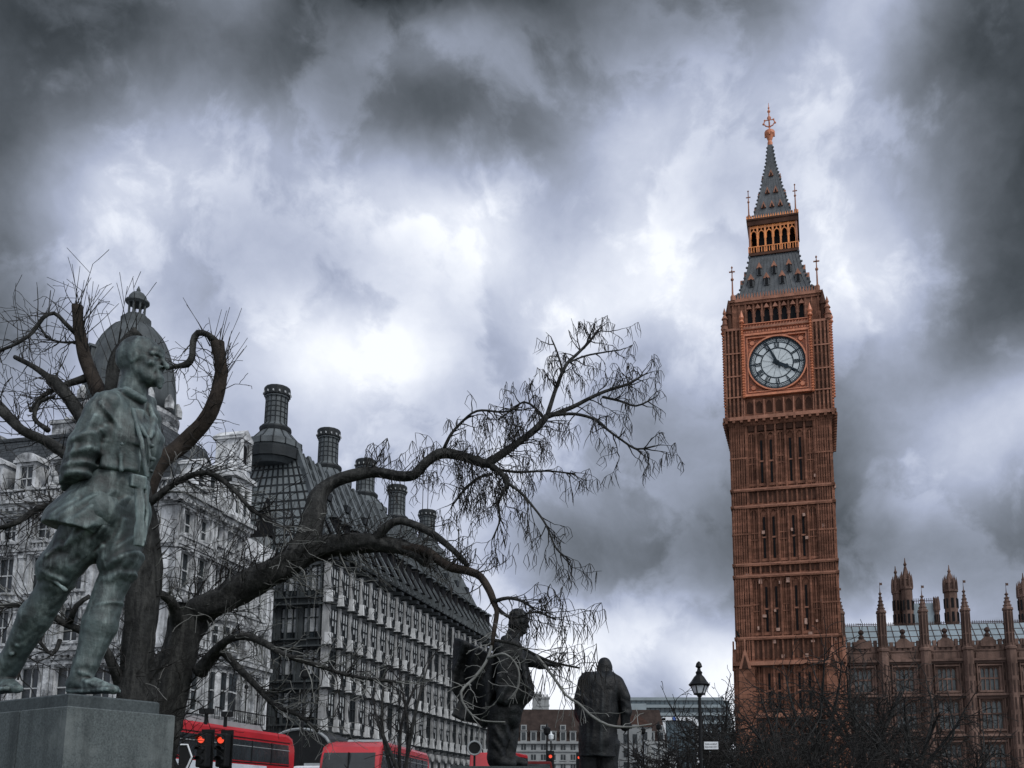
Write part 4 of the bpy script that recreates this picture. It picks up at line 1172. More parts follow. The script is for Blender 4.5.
def dormer(root, T4, x, y, z, w, h, arched, name='dormer'):
    d = MB(); d.T = T4
    facade(d, x - w/2 - 0.25, x + w/2 + 0.25, z - 0.3, z + h + 0.2, [(x - w/2, x + w/2, z, z + h)], y, y + 0.3)
    d.box(x - w/2 - 0.25, x + w/2 + 0.25, y + 0.3, y + 2.2, z - 0.3, z + h + 0.2)
    d.box(x - w/2 - 0.4, x + w/2 + 0.4, y - 0.15, y + 2.3, z + h + 0.2, z + h + 0.38)
    if arched: d.prism([(x + px * 1.0, z + h + 0.38 + pz * 0.55) for px, pz in arch(w + 0.7, (w + .7)/2 + .01, 5, False)], y - 0.12, y + 2.0)
    else: d.prism([(x - w/2 - 0.4, z + h + 0.38), (x + w/2 + 0.4, z + h + 0.38), (x, z + h + 0.38 + w * 0.5)], y - 0.12, y + 2.0)
    o = d.build(name, M['portland'], root)
    a = sash(o, T4, x, z, w, h, y + 0.12, 'd', None)
    return o

CORNER = W(172, 600, 60.0)
def build_domed():
    rz = ST - math.pi / 2
    T = thing('domed_building', 'pale stone corner building with a leaded dome and open lantern', 'building', (CORNER.x, CORNER.y, 0), rz)
    I4 = Matrix.Identity(4); SIDE = R_(90)
    rnd = random.Random(2)
    wall, orn = MB(), MB()
    Lf = 34.0
    st = [(0.0, 6.8, 1.5, 3.6, 1.6, 'rust'), (6.8, 11.2, 1.45, 2.6, 0.9, 'plain'), (11.2, 14.4, 1.3, 2.1, 0.7, 'ped'), (14.4, 18.0, 1.3, 2.3, 0.8, 'arch'), (18.0, 20.7, 1.15, 1.55, 0.55, 'plain')]
    cols = [-2.0 - 2.55 * i for i in range(13)][::-1]
    classical(T, I4, cols, -Lf, 0.0, st, rnd, wall, orn)
    classical(T, SIDE, [1.1, 2.9], 0.0, 4.0, st, rnd, wall, orn)
    wall.box(-Lf, -0.46, 0.6, 13, 0, 20.6)
    cornice(orn, I4, -Lf, 0.5, 20.9); cornice(orn, I4, -Lf, 0.4, 11.2, 0.55); cornice(orn, I4, -Lf, 0.4, 6.9, 0.5)
    cornice(orn, SIDE, -0.5, 4.0, 20.9); cornice(orn, SIDE, -0.4, 4.0, 11.2, 0.55); cornice(orn, SIDE, -0.4, 4.0, 6.9, 0.5)
    balustrade(orn, I4, -Lf, 0.0, 21.15); balustrade(orn, SIDE, 0, 4.0, 21.15)
    wall.build('wall', M['portland'], T); orn.build('stone_ornament', M['portland_carved'], T)
    rl = MB(); rl.T = I4
    for k in range(60): rl.tube([(-Lf + k * 0.56, -0.95, 6.95), (-Lf + k * 0.56, -0.95, 7.9)], 0.025, 4)
    rl.box(-Lf, 0.3, -0.98, -0.92, 7.86, 7.94); rl.build('iron_railing', M['black_paint'], T)
    # mansard roof behind the balustrade
    r = MB(); r.frustum((Lf/2 - 3.6, 5.6), (Lf/2 - 4.4, 3.4), 20.9, 26.8, (-Lf/2 - 3.4, 6.6), (-Lf/2 - 3.6, 6.6))
    r.box(-Lf + .6, -6.8, 3.1, 10.0, 26.8, 27.05)
    ro = r.build('mansard_roof', M['slate'], T)
    for i, c in enumerate(cols[:-2]): dormer(T, I4, c, 0.9, 22.3, 1.05, 1.75, i % 2 == 0)
    for c in (-20, -12.2):
        k = MB(); k.box(c - 1.0, c + 1.0, 4, 6, 25, 28.2); k.box(c - 1.15, c + 1.15, 3.85, 6.15, 28.2, 28.45)
        for j in range(4): k.lathe([(0.18, 28.45), (0.15, 29.1)], 8, (c - 0.7 + j*0.46, 5))
        k.build('chimney_stack', M['portland_carved'], T)
    # corner pavilion, drum and dome
    cx, cy = -6.7, 3.4
    zD = lambda y: W(131, y, 64.6).z
    dr = MB(); dd = MB()
    zb, z1 = 20.9, zD(412)
    dr.lathe([(3.2, zb), (3.2, zb + 1.0), (2.75, zb + 1.1), (2.75, z1 - 1.0), (3.1, z1 - 0.8), (3.3, z1 - 0.55), (3.3, z1 - 0.3), (3.0, z1 - 0.2), (2.9, z1)], 24, (cx, cy))
    for k in range(12):
        a = 2 * math.pi * k / 12
        dr.lathe([(0.3, zb + 1.1), (0.24, zb + 1.4), (0.21, z1 - 1.3), (0.34, z1 - 1.0)], 8, (cx + 2.9 * math.cos(a), cy + 2.9 * math.sin(a)))
        a2 = a + math.pi / 12
        dd.bar((cx + 2.66*math.cos(a2), cy + 2.66*math.sin(a2), zb + 1.5), (cx + 2.66*math.cos(a2), cy + 2.66*math.sin(a2), z1 - 1.7), 0.62, 0.36)
        dr.ball((cx + 2.9*math.cos(a2), cy + 2.9*math.sin(a2), z1 - 1.25), 0.26, 5)
        dr.lathe([(0.35, z1), (0.35, z1 + 0.5), (0.1, z1 + 1.0)], 6, (cx + 3.1*math.cos(a), cy + 3.1*math.sin(a)))
    for sx_, sy_ in ((1, -1), (-1, -1), (1, 1)):    # carved trophies at the pavilion corners
        for j in range(5): dr.ball((cx + sx_*2.9 + 0.15*math.cos(j*2), cy + sy_*2.9 + 0.15*math.sin(j*3), zb + 0.4 + j*0.45), 0.5 - j*0.06, 6)
    dro = dr.build('drum', M['portland_carved'], T); dd.build('drum_window', M['black'], dro)
    dm = MB(); db = MB()
    zt = zD(323)
    dp = []
    for i in range(13):
        a = math.pi / 2 * i / 12
        dp.append((3.0 * math.cos(a) ** 0.8 if i < 12 else 0.9, z1 + (zt - z1) * math.sin(a)))
    dp = [(max(r_, 0.9), z_) for r_, z_ in dp]
    dm.lathe(dp, 32, (cx, cy))
    for k in range(16):
        a = 2 * math.pi * k / 16
        db.tube([(cx + r_*math.cos(a), cy + r_*math.sin(a), z_) for r_, z_ in dp], 0.07, 5)
    do = dm.build('dome', M['lead'], T, smooth=True); db.build('dome_rib', M['lead'], do)
    for k in (0, 1):
        a = math.radians(-125 + 90 * k); dn = MB(); zz = zD(366)
        dn.T = Matrix.Translation((cx + 2.3*math.cos(a), cy + 2.3*math.sin(a), zz)) @ Matrix.Rotation(a + math.pi/2, 4, 'Z')
        dn.box(-0.35, 0.35, -0.5, 0.8, -0.5, 0.5); dn.prism([(-0.45, 0.5), (0.45, 0.5), (0, 0.85)], -0.6, 0.8); o = dn.build('dome_lucarne', M['lead'], do)
        dn2 = MB(); dn2.T = dn.T; dn2.box(-0.22, 0.22, -0.53, -0.45, -0.35, 0.4); dn2.build('lucarne_opening', M['black'], o)
    ln = MB()
    z = zD
    ln.lathe([(1.0, zt - 0.25), (1.0, z(319)), (0.72, z(318)), (0.72, z(315.5))], 16, (cx, cy))
    for k in range(8):
        a = 2 * math.pi * k / 8 + 0.2; x, y = cx + 0.54*math.cos(a), cy + 0.54*math.sin(a)
        ln.lathe([(0.10, z(315.5)), (0.075, z(314)), (0.07, z(305)), (0.12, z(303.5))], 6, (x, y))
    ln.lathe([(0.62, z(304)), (0.8, z(302)), (0.8, z(300.5)), (0.62, z(299.5)), (0.58, z(296)), (0.42, z(293)), (0.12, z(290.5)), (0.14, z(289)), (0.02, z(285))], 16, (cx, cy))
    ln.build('lantern', M['lead'], do)
    return T
build_domed()

def build_gabled():
    base = _world_dir(CORNER, 4.0)
    T = thing('gabled_building', 'white stone street front with slate mansard, paired dormers and tall gable', 'building', (base.x, base.y, 0), ST)
    I4 = Matrix.Identity(4); rnd = random.Random(5)
    L_ = 7.5
    wall, orn = MB(), MB()
    st = [(0.0, 7.0, 1.0, 3.6, 1.6, 'rust'), (7.0, 11.3, 0.82, 3.0, 0.7, 'col'), (11.3, 14.2, 0.82, 1.9, 0.55, 'col'), (14.2, 18.0, 0.82, 2.4, 0.7, 'arch')]
    st2 = [(18.0, 20.7, 0.75, 1.6, 0.5, 'plain')]
    cols = [0.75, 2.15, 3.55, 4.95, 6.4]
    classical(T, I4, cols, 0, L_, st, rnd, wall, orn)
    LA = 3.9
    classical(T, I4, [0.65, 1.85, 3.1], 0, LA, st2, rnd, wall, orn)
    wall.box(0, L_, 0.6, 12, 0, 17.9); wall.box(0, LA, 0.6, 12, 17.9, 20.6)
    wall.box(LA + .3, L_ - .2, 0.9, 11, 17.9, 19.6)
    cornice(orn, I4, 0, LA + 0.2, 20.8); cornice(orn, I4, 0, L_ + 0.3, 17.9, 0.6); cornice(orn, I4, 0, L_ + .2, 11.2, 0.5)
    # bowed oriel on the lower floors
    for z0, z1 in ((7.2, 10.9), (11.5, 13.9)):
        orn.lathe([(1.35, z0), (1.45, z0 + 0.25), (1.25, z0 + 0.35), (1.25, z1 - 0.4), (1.5, z1 - 0.2), (1.5, z1)], 14, (1.45, 0.2))
        for a_ in (-150, -118, -90, -62, -30):
            ca, sa = math.cos(math.radians(a_)), math.sin(math.radians(a_))
            g = MB(); g.bar((1.45 + 1.22*ca, .2 + 1.22*sa, z0 + .7), (1.45 + 1.22*ca, .2 + 1.22*sa, z1 - .6), .46, .14); wv_ = g.build('oriel_window', M['win_glass'], T)
            g = MB(); g.bar((1.45 + 1.27*ca, .2 + 1.27*sa, (z0+z1)/2), (1.45 + 1.27*ca, .2 + 1.27*sa, (z0+z1)/2 + .09), .5, .12); g.build('window_rail', M['win_frame'], wv_)
    balustrade(orn, I4, 0, L_, 18.15, 0.7)
    orn.T = None
    # gable bay
    g0, g1 = 1.6, 3.9
    wall.box(g0, g1, -0.1, 3.0, 20.7, 23.6)
    wall.build('wall', M['portland'], T); orn.build('stone_ornament', M['portland_carved'], T)
    g = MB()
    facade(g, g0, g1, 21.0, 24.0, [(1.95, 2.55, 21.5, 23.4), (2.95, 3.55, 21.5, 23.4)], -0.3, -0.1)
    g.box(g0 - 0.2, g1 + 0.2, -0.55, 3.1, 24.0, 24.3)
    g.prism([(g0 + 0.1, 24.3), (g1 - 0.1, 24.3), (g1 - 0.35, 24.9), (3.4, 25.2), (3.4, 26.9), (2.1, 26.9), (2.1, 25.2), (g0 + 0.35, 24.9)], -0.2, 1.6)
    g.box(1.95, 3.55, -0.4, 1.8, 26.9, 27.1); g.prism([(1.9, 27.1), (3.6, 27.1), (2.75, 27.7)], -0.4, 1.8)
    for x in (2.2, 3.3): g.lathe([(0.17, 24.9), (0.14, 26.8)], 8, (x, -0.32))
    for x in (g0 + 0.2, g1 - 0.2): g.lathe([(0.25, 24.3), (0.3, 24.7), (0.12, 25.2), (0.2, 25.5), (0.03, 26.1)], 8, (x, 0.2))
    go = g.build('gable', M['portland'], T)
    k = MB(); k.prism([(2.75 + x, 25.3 + z) for x, z in arch(0.6, 1.3, 5, False)], -0.24, -0.15); k.build('niche', M['black'], go)
    for x in (2.25, 3.25): sash(go, I4, x, 21.5, 0.6, 1.9, -0.22, 'g', rnd)
    r = MB(); r.frustum((LA/2 + 1.2, 5.2), (LA/2 + 0.7, 3.0), 20.9, 26.6, (LA/2 - 1.3, 6.0), (LA/2 - 1.5, 6.0)); ro = r.build('mansard_roof', M['slate'], T)
    c = MB(); c.box(-1.0, 0.9, 4.0, 5.2, 26.6, 27.3); c.box(-1.1, 1.0, 3.9, 5.3, 27.3, 27.45)
    c.build('chimney_stack', M['portland_carved'], T)
    for x in (-.75, 0.6): dormer(T, I4, x, 0.6, 22.0, 0.8, 1.7, False)
    rl = MB()
    for k in range(30):
        x = k * L_ / 29; rl.tube([(x, -0.9, 7.0), (x, -0.9, 8.0)], 0.025, 4)
    rl.box(0, L_, -0.93, -0.87, 7.95, 8.03)
    for x in (3.6, 5.1, 6.5): rl.tube([(x, -0.9, 6.5), (x, -0.9, 9.6)], 0.05, 5); rl.ball((x, -0.9, 9.7), 0.16, 5); rl.bar((x - .25, -0.9, 9.3), (x + .25, -.9, 9.3), .06)
    rl.box(0, L_, -1.0, 0.0, 6.85, 7.0)
    rl.build('iron_balcony', M['black_paint'], T)
    return T
def _world_dir(p, d):
    return Vector((p.x + math.cos(ST) * d, p.y + math.sin(ST) * d, 0))
build_gabled()
# ------------------------------------------------------------------ far buildings over the bridge
def far_facade(T, cols, rows, z, m_frame, m_glass, T4=Matrix.Identity(4)):
    for c, w in cols:
        for a, b in rows:
            g = MB(); g.T = T4; g.box(c - w/2, c + w/2, -0.03, 0.05, a, b); o = g.build('window', m_glass, T)
            f = MB(); f.T = T4; f.box(c - w/2 - .2, c + w/2 + .2, -0.25, 0.0, a - 0.3, a - 0.05); f.box(c - 0.06, c + 0.06, -0.09, 0.0, a, b); f.build('sill', m_frame, o)
def build_far():
    Y = 255.0
    Xp = lambda px, py=740, Y_=Y: W(px, py, Y_).x
    zp = lambda py, px=590, Y_=Y: W(px, py, Y_).z
    x0, x1 = Xp(478), Xp(668)
    T = thing('mansard_building', 'far white building with brown tiled mansard roof, dormers and a chimney', 'building', ((x0 + x1)/2, Y, 0), math.radians(2))
    hw = (x1 - x0) / 2
    w = MB(); ze = zp(741.5)
    w.box(-hw, hw, 0, 16, 0, ze); w.box(-hw - .3, hw + .3, -0.6, 16, ze - 0.6, ze); w.box(-hw, hw, -0.3, 0, zp(751) - .2, zp(751) + .2); w.box(-hw, hw, -0.3, 0, zp(763) - .2, zp(763) + .2)
    w.build('wall', M['far_white'], T)
    zt = zp(708)
    r = MB(); r.frustum((hw, 8), (hw - 1.5, 4.0), ze, zt, (0, 8), (0, 8)); r.build('roof', M['far_roof'], T)
    n = 19
    cols = [(-hw + 1.6 + i * (2*hw - 3.2)/(n - 1), 1.25) for i in range(n)]
    far_facade(T, cols, [(zp(750), zp(744.5)), (zp(760), zp(754.5)), (zp(769), zp(764.5)), (4, 6.2)], None, M['far_white'], M['win_glass'])
    for i, (c, _w) in enumerate(cols):
        d = MB(); d.box(c - 0.8, c + 0.8, -0.05, 3, ze, zp(731.5)); d.box(c - 0.95, c + .95, -0.2, 3, zp(731.5), zp(731)); o = d.build('dormer', M['far_white'], T)
        g = MB(); g.box(c - 0.5, c + 0.5, -0.1, 0.0, ze + 0.3, zp(732.5)); g.build('window', M['win_glass'], o)
        if i % 2 == 0:
            d = MB(); d.box(c - 0.75, c + 0.75, 1.3, 4.4, zp(730), zp(724.5)); o = d.build('dormer', M['far_white'], T)
            g = MB(); g.box(c - 0.45, c + 0.45, 1.2, 1.3, zp(729), zp(725.5)); g.build('window', M['win_glass'], o)
    c_ = MB()
    for px, wd, pt, pb in ((536.5, 2.2, 694, 722), (543.5, 2.8, 697, 712), (602, 2.0, 700, 712)):
        x = Xp(px) - (x0 + x1)/2; c_ = MB(); c_.box(x - wd/2, x + wd/2, 4, 6, zp(pb), zp(pt)); c_.box(x - wd/2 - .25, x + wd/2 + .25, 3.8, 6.2, zp(pt) , zp(pt) + .5)
        c_.box(x - wd/2 - .15, x + wd/2 + .15, 3.9, 6.1, zp((pt + pb)/2), zp((pt + pb)/2) + .4)
        for j in range(3): c_.lathe([(0.25, zp(pt) + .5), (0.2, zp(pt) + 1.2)], 6, (x - wd/3 + j*wd/3, 5))
        c_.build('chimney', M['far_white'], T)
    # curved terrace receding to the bridge
    A = W(641, 760, 175.0); B = W(676, 760, 250.0)
    d = Vector((B.x - A.x, B.y - A.y)); Lc = d.length
    T = thing('curved_terrace', 'low white curved terrace with rows of small windows and roof dormers', 'building', (A.x, A.y, 0), math.atan2(d.y, d.x))
    zq = lambda py: W(645, py, 175.0).z
    w = MB(); ze = zq(731)
    pl = [(Lc * t, 3.2 * math.sin(math.pi * t) * 1.0) for t in np.linspace(0, 1, 13)]
    w.prismz(pl + [(Lc, 6), (0, 6)], 0, ze); w.prismz([(x, y - .4) for x, y in pl] + [(Lc, 6), (0, 6)], ze, ze + .4)
    w.prismz([(x, y - .25) for x, y in pl] + [(Lc, 6), (0, 6)], zq(745), zq(745) + .35)
    w.build('wall', M['far_white'], T)
    for k in (1.0, 2.6, 4.4):
        for a, b in ((zq(743), zq(734)), (zq(757), zq(748)), (zq(771), zq(762))):
            g = MB(); g.box(-0.06, 0.05, k - .4, k + .4, a, b); g.build('window', M['win_glass'], T)
    r = MB(); r.prismz([(x, y + 1.5) for x, y in pl] + [(Lc, 5.8), (0, 5.8)], ze + .4, zq(720) - .8); r.build('roof', M['slate'], T)
    for i in range(22):
        t = (i + 0.5) / 22; x, y = Lc * t, 3.2 * math.sin(math.pi * t)
        for a, b in ((zq(743), zq(734)), (zq(757), zq(748)), (zq(771), zq(762))):
            g = MB(); g.box(x - 0.5, x + 0.5, y - 0.12, y + 0.1, a, b); g.build('window', M['win_glass'], T)
        if i % 2 == 0:
            g = MB(); g.box(x - 0.6, x + 0.6, y + 0.6, y + 3, ze + .4, zq(724)); o = g.build('dormer', M['far_white'], T)
            g = MB(); g.box(x - 0.35, x + 0.35, y + 0.52, y + 0.62, ze + .6, zq(725)); g.build('window', M['win_glass'], o)
    # banded glass office
    Y = 330.0
    x0, x1 = Xp(622, 720, Y), Xp(736, 720, Y); zz = lambda py: W(680, py, Y).z
    T = thing('banded_office', 'wide modern office with grey bands of glazing stepping down at its right end', 'building', ((x0+x1)/2, Y, 0), 0)
    hw = (x1 - x0)/2; w = MB(); g = MB()
    w.box(-hw, hw - 3, 1.0, 20, 0, zz(702))
    steps = [(697.5, 700.5, -2.2), (705, 708, 0), (713, 716, 0.6), (721, 724, 1.4), (730, 733, 2.2), (739, 742, 2.2), (749, 752, 2.2), (759, 762, 2.2)]
    for i, (a, b, e) in enumerate(steps):
        w.box(-hw, hw + e - 2, -1.2 + (0.6 if i == 0 else 0), 1, zz(b), zz(a))
    w.box(-hw, hw - 5, 0, 18, zz(702), zz(697.5))
    w.box(-hw + 2.5, -hw + 8.0, -1.3, 1, zz(725), zz(704)); w.build('cladding', M['far_grey'], T)
    for i in range(len(steps) - 1):
        g = MB(); g.box(-hw, hw - 2, -0.2, 1.0, zz(steps[i+1][0]), zz(steps[i][1])); o = g.build('window_band', M['far_glass'], T)
        q = MB()
        for k in range(24): q.box(-hw + k * 2*hw/24, -hw + k*2*hw/24 + .2, -0.4, -0.2, zz(steps[i+1][0]), zz(steps[i][1]))
        q.build('mullions', M['far_dark'], o)
    # dark glazed block with white portal frame
    Y = 290.0
    x0, x1 = Xp(663, 740, Y), Xp(699, 740, Y); zz = lambda py: W(680, py, Y).z
    T = thing('glazed_block', 'dark glazed block framed by a thin white portal, with a blue round emblem', 'building', ((x0+x1)/2, Y, 0), 0)
    hw = (x1 - x0)/2; g = MB(); g.box(-hw + .6, hw - .6, 0.3, 14, 0, zz(719)); g.build('curtain_wall', M['far_glass'], T)
    f = MB(); f.box(-hw, -hw + .8, -0.3, 14, 0, zz(718)); f.box(-hw, hw - 1.5, -0.3, 14, zz(720.5), zz(717))
    f.prism([(hw - 1.5, zz(720.5)), (hw - 1.5, zz(717)), (hw - .2, zz(720)), (hw, zz(728)), (hw, 0), (hw - .7, 0), (hw - .7, zz(728))], -0.3, 14)
    f.build('portal_frame', M['white_paint'], T)
    q = MB()
    for k in range(8): q.box(-hw + 1 + k * (2*hw - 2)/7 - .06, -hw + 1 + k*(2*hw - 2)/7 + .06, 0.15, 0.3, 0, zz(721))
    for k in range(6): q.box(-hw + .8, hw - .7, 0.17, 0.3, 4 + k*2.8, 4.15 + k*2.8)
    q.build('mullions', M['far_dark'], T)
    e = MB(); x = Xp(674, 720, Y) - (x0+x1)/2; e.tube([(x, -0.35, zz(718.7)), (x, -0.42, zz(718.7))], 0.55, 12); e.build('emblem', mat('blue emblem', (0.05, 0.10, 0.3)), T)
    # brown pitched roof house beside the coat statue
    Y = 215.0
    T0 = W(638, 740, Y)
    T = thing('brown_roofed_house', 'small house with a rust brown pitched roof next to the white terrace', 'house', (T0.x, Y, 0), 0)
    zz = lambda py: W(638, py, Y).z
    w = MB(); w.box(-3, 3, 0, 8, 0, zz(727)); w.build('wall', M['far_white'], T)
    r = MB(); r.add([(-3.3, -.3, zz(727)), (3.3, -.3, zz(727)), (3.3, 8.3, zz(727)), (-3.3, 8.3, zz(727)), (-1.2, 4, zz(714)), (0.8, 4, zz(714))], [(0, 1, 5, 4), (1, 2, 5), (2, 3, 4, 5), (3, 0, 4), (3, 2, 1, 0)])
    r.build('roof', mat('rust brown roof', (0.04, 0.022, 0.017), 0.85, 0.4, 1.0), T)
    for k in (-1.5, 1.5):
        g = MB(); g.box(k - .5, k + .5, -0.1, 0.05, zz(740), zz(732)); g.build('window', M['win_glass'], T)
build_far()
# ------------------------------------------------------------------ sculpted figures (signed distance fields)
class SDF:
    """numpy distance field with smooth unions, turned into one continuous mesh by surface nets"""
    def __init__(s, lo, hi, h):
        s.lo = np.array(lo, np.float32); s.h = h
        s.n = np.ceil((np.array(hi) - np.array(lo)) / h).astype(int) + 1
        s.F = np.full(s.n, 0.5, np.float32)
    def _reg(s, lo, hi, m):
        a = np.maximum(np.floor((np.array(lo) - m - s.lo) / s.h).astype(int), 0)
        b = np.minimum(np.ceil((np.array(hi) + m - s.lo) / s.h).astype(int) + 1, s.n)
        if (b <= a).any(): return None
        ax = [s.lo[i] + s.h * np.arange(a[i], b[i], dtype=np.float32) for i in range(3)]
        X = np.meshgrid(*ax, indexing='ij')
        return (slice(a[0], b[0]), slice(a[1], b[1]), slice(a[2], b[2])), np.stack(X, -1)
    def put(s, sl, d, k, op='u'):
        f = s.F[sl]
        if op == 'u':
            if k > 0:
                hh = np.maximum(k - np.abs(f - d), 0) / k
                s.F[sl] = np.minimum(f, d) - hh * hh * k * 0.25
            else: s.F[sl] = np.minimum(f, d)
        elif op == 's':
            d = -d
            if k > 0:
                hh = np.maximum(k - np.abs(f - d), 0) / k
                s.F[sl] = np.maximum(f, d) + hh * hh * k * 0.25
            else: s.F[sl] = np.maximum(f, d)
    def cap(s, a, b, ra, rb=None, k=0.03, ax=None, sc=1.0, op='u'):
        """tapered capsule, optionally stretched by sc along axis ax"""
        rb = ra if rb is None else rb
        a = np.array(a, np.float32); b = np.array(b, np.float32)
        m = max(ra, rb) * max(1, sc) + k + 2 * s.h
        r = s._reg(np.minimum(a, b), np.maximum(a, b), m)
        if r is None: return s
        sl, P = r
        P = P - a; ba = b - a
        if ax is not None:
            n = np.array(ax, np.float32); n /= np.linalg.norm(n)
            q = P @ n; P = P + (q * (1 / sc - 1))[..., None] * n
            ba = ba + (ba @ n) * (1 / sc - 1) * n
        L2 = max(float(ba @ ba), 1e-9)
        t = np.clip(P @ ba / L2, 0, 1)
        d = np.linalg.norm(P - t[..., None] * ba, axis=-1) - (ra + (rb - ra) * t)
        s.put(sl, (d * min(1, sc)).astype(np.float32), k, op); return s
    def ell(s, c, R, rad, k=0.03, op='u'):
        """ellipsoid; R rows are its axes"""
        c = np.array(c, np.float32); R = np.array(R, np.float32); rad = np.array(rad, np.float32)
        m = rad.max() + k + 2 * s.h
        r = s._reg(c, c, m)
        if r is None: return s
        sl, P = r
        q = (P - c) @ R.T
        k0 = np.linalg.norm(q / rad, axis=-1); k1 = np.linalg.norm(q / (rad * rad), axis=-1) + 1e-6
        s.put(sl, (k0 * (k0 - 1) / k1).astype(np.float32), k, op); return s
    def rbox(s, c, R, half, rr=0.01, k=0.02, op='u'):
        c = np.array(c, np.float32); R = np.array(R, np.float32); half = np.array(half, np.float32)
        r = s._reg(c, c, np.linalg.norm(half) + k + 2 * s.h)
        if r is None: return s
        sl, P = r
        q = np.abs((P - c) @ R.T) - (half - rr)
        d = np.linalg.norm(np.maximum(q, 0), axis=-1) + np.minimum(q.max(-1), 0) - rr
        s.put(sl, d.astype(np.float32), k, op); return s
    def chain(s, pts, rad, k=0.03, ax=None, sc=1.0, op='u'):
        for i in range(len(pts) - 1): s.cap(pts[i], pts[i+1], rad[i], rad[i+1], k, ax, sc, op)
        return s
    def poly(s, pts, y0, y1, rr=0.04, k=0.04, wob=None):
        """solid with an outline in x,z and a depth range; wob(x,z) bends its middle surface"""
        pts = np.array(pts, np.float32)
        lo = (pts[:, 0].min(), min(y0, y1), pts[:, 1].min()); hi = (pts[:, 0].max(), max(y0, y1), pts[:, 1].max())
        r = s._reg(lo, hi, 0.4)
        if r is None: return s
        sl, P = r
        x = P[:, 0, :, 0]; z = P[:, 0, :, 2]
        d2 = np.full(x.shape, 1e9, np.float32); sg = np.ones(x.shape, np.float32)
        n = len(pts)
        for i in range(n):
            a, b = pts[i], pts[i - 1]
            ex, ez = b[0] - a[0], b[1] - a[1]; wx, wz = x - a[0], z - a[1]
            t = np.clip((wx * ex + wz * ez) / (ex * ex + ez * ez), 0, 1)
            d2 = np.minimum(d2, (wx - ex * t) ** 2 + (wz - ez * t) ** 2)
            c1 = z >= a[1]; c2 = z < b[1]; c3 = ex * wz > ez * wx
            f = (c1 & c2 & c3) | (~c1 & ~c2 & ~c3); sg[f] *= -1
        dd = sg * np.sqrt(d2) + rr
        ym = (y0 + y1) / 2; yh = abs(y1 - y0) / 2 - rr
        yo = P[..., 1] - ym
        if wob is not None: yo = yo - wob(P[..., 0], P[..., 2])
        q1 = dd[:, None, :] * np.ones_like(yo); q2 = np.abs(yo) - yh
        d = np.minimum(np.maximum(q1, q2), 0) + np.sqrt(np.maximum(q1, 0) ** 2 + np.maximum(q2, 0) ** 2) - rr
        s.put(sl, d.astype(np.float32), k); return s
    def cut(s, p, n, sl=None):
        """keep the side of the plane away from n"""
        n = np.array(n, np.float32); n /= np.linalg.norm(n); p = np.array(p, np.float32)
        ax = [s.lo[i] + s.h * np.arange(s.n[i], dtype=np.float32) for i in range(3)]
        d = (ax[0][:, None, None] - p[0]) * n[0] + (ax[1][None, :, None] - p[1]) * n[1] + (ax[2][None, None, :] - p[2]) * n[2]
        s.F = np.maximum(s.F, d); return s
    def ripple(s, amp, fr, seed=0):
        ax = [s.lo[i] + s.h * np.arange(s.n[i], dtype=np.float32) for i in range(3)]
        rg = np.random.RandomState(seed); w = 0
        for j in range(5):
            v = rg.randn(3) * fr * (1 + 0.5 * j); ph = rg.rand() * 6.28
            w = w + np.sin(ax[0][:, None, None] * v[0] + ax[1][None, :, None] * v[1] + ax[2][None, None, :] * v[2] + ph) / (1 + 0.5 * j)
        s.F += (amp * w).astype(np.float32); return s
    def fold(s, a, b, amp, w, taper=.5):
        """raise a soft ridge of cloth along a line, whatever the depth of the surface"""
        a = np.array(a); b = np.array(b); a2 = a[[0, 2]]; b2 = b[[0, 2]]
        X = s.lo[0] + s.h * np.arange(s.n[0]); Z = s.lo[2] + s.h * np.arange(s.n[2])
        x, z = np.meshgrid(X, Z, indexing='ij'); e = b2 - a2
        t = np.clip(((x - a2[0]) * e[0] + (z - a2[1]) * e[1]) / (e @ e), 0, 1)
        d = np.sqrt((x - a2[0] - t * e[0]) ** 2 + (z - a2[1] - t * e[1]) ** 2)
        s.F -= (amp * (1 - taper * t) * (np.exp(-(d / w) ** 2) - .5 * np.exp(-(d / (2 * w)) ** 2))).astype(np.float32)[:, None, :]
        return s
    def mesh(s, name, m, parent=None, origin=(0, 0, 0)):
        F = s.F; F[0] = F[-1] = 0.5; F[:, 0] = F[:, -1] = 0.5; F[:, :, 0] = F[:, :, -1] = 0.5
        S = F < 0
        cnt = np.zeros(np.array(F.shape) - 1, np.int8)
        cs = [(i, j, k) for i in (0, 1) for j in (0, 1) for k in (0, 1)]
        nx, ny, nz = F.shape
        sub = lambda A, c: A[c[0]:nx-1+c[0], c[1]:ny-1+c[1], c[2]:nz-1+c[2]]
        for c in cs: cnt += sub(S, c)
        mask = (cnt > 0) & (cnt < 8)
        I, J, K = np.nonzero(mask); n = len(I)
        idx = np.full(mask.shape, -1, np.int64); idx[I, J, K] = np.arange(n)
        acc = np.zeros((n, 3)); num = np.zeros(n)
        for a in cs:
            for axis in range(3):
                if a[axis]: continue
                b = list(a); b[axis] = 1
                fa = F[I + a[0], J + a[1], K + a[2]]; fb = F[I + b[0], J + b[1], K + b[2]]
                w = (fa < 0) != (fb < 0)
                t = np.where(w, fa / np.where(w, fa - fb, 1), 0)
                p = np.array(a, float)[None] + np.zeros((n, 3)); p[:, axis] += t
                acc[w] += p[w]; num[w] += 1
        V = s.lo + s.h * (np.stack([I, J, K], 1) + acc / num[:, None])
        Q = []
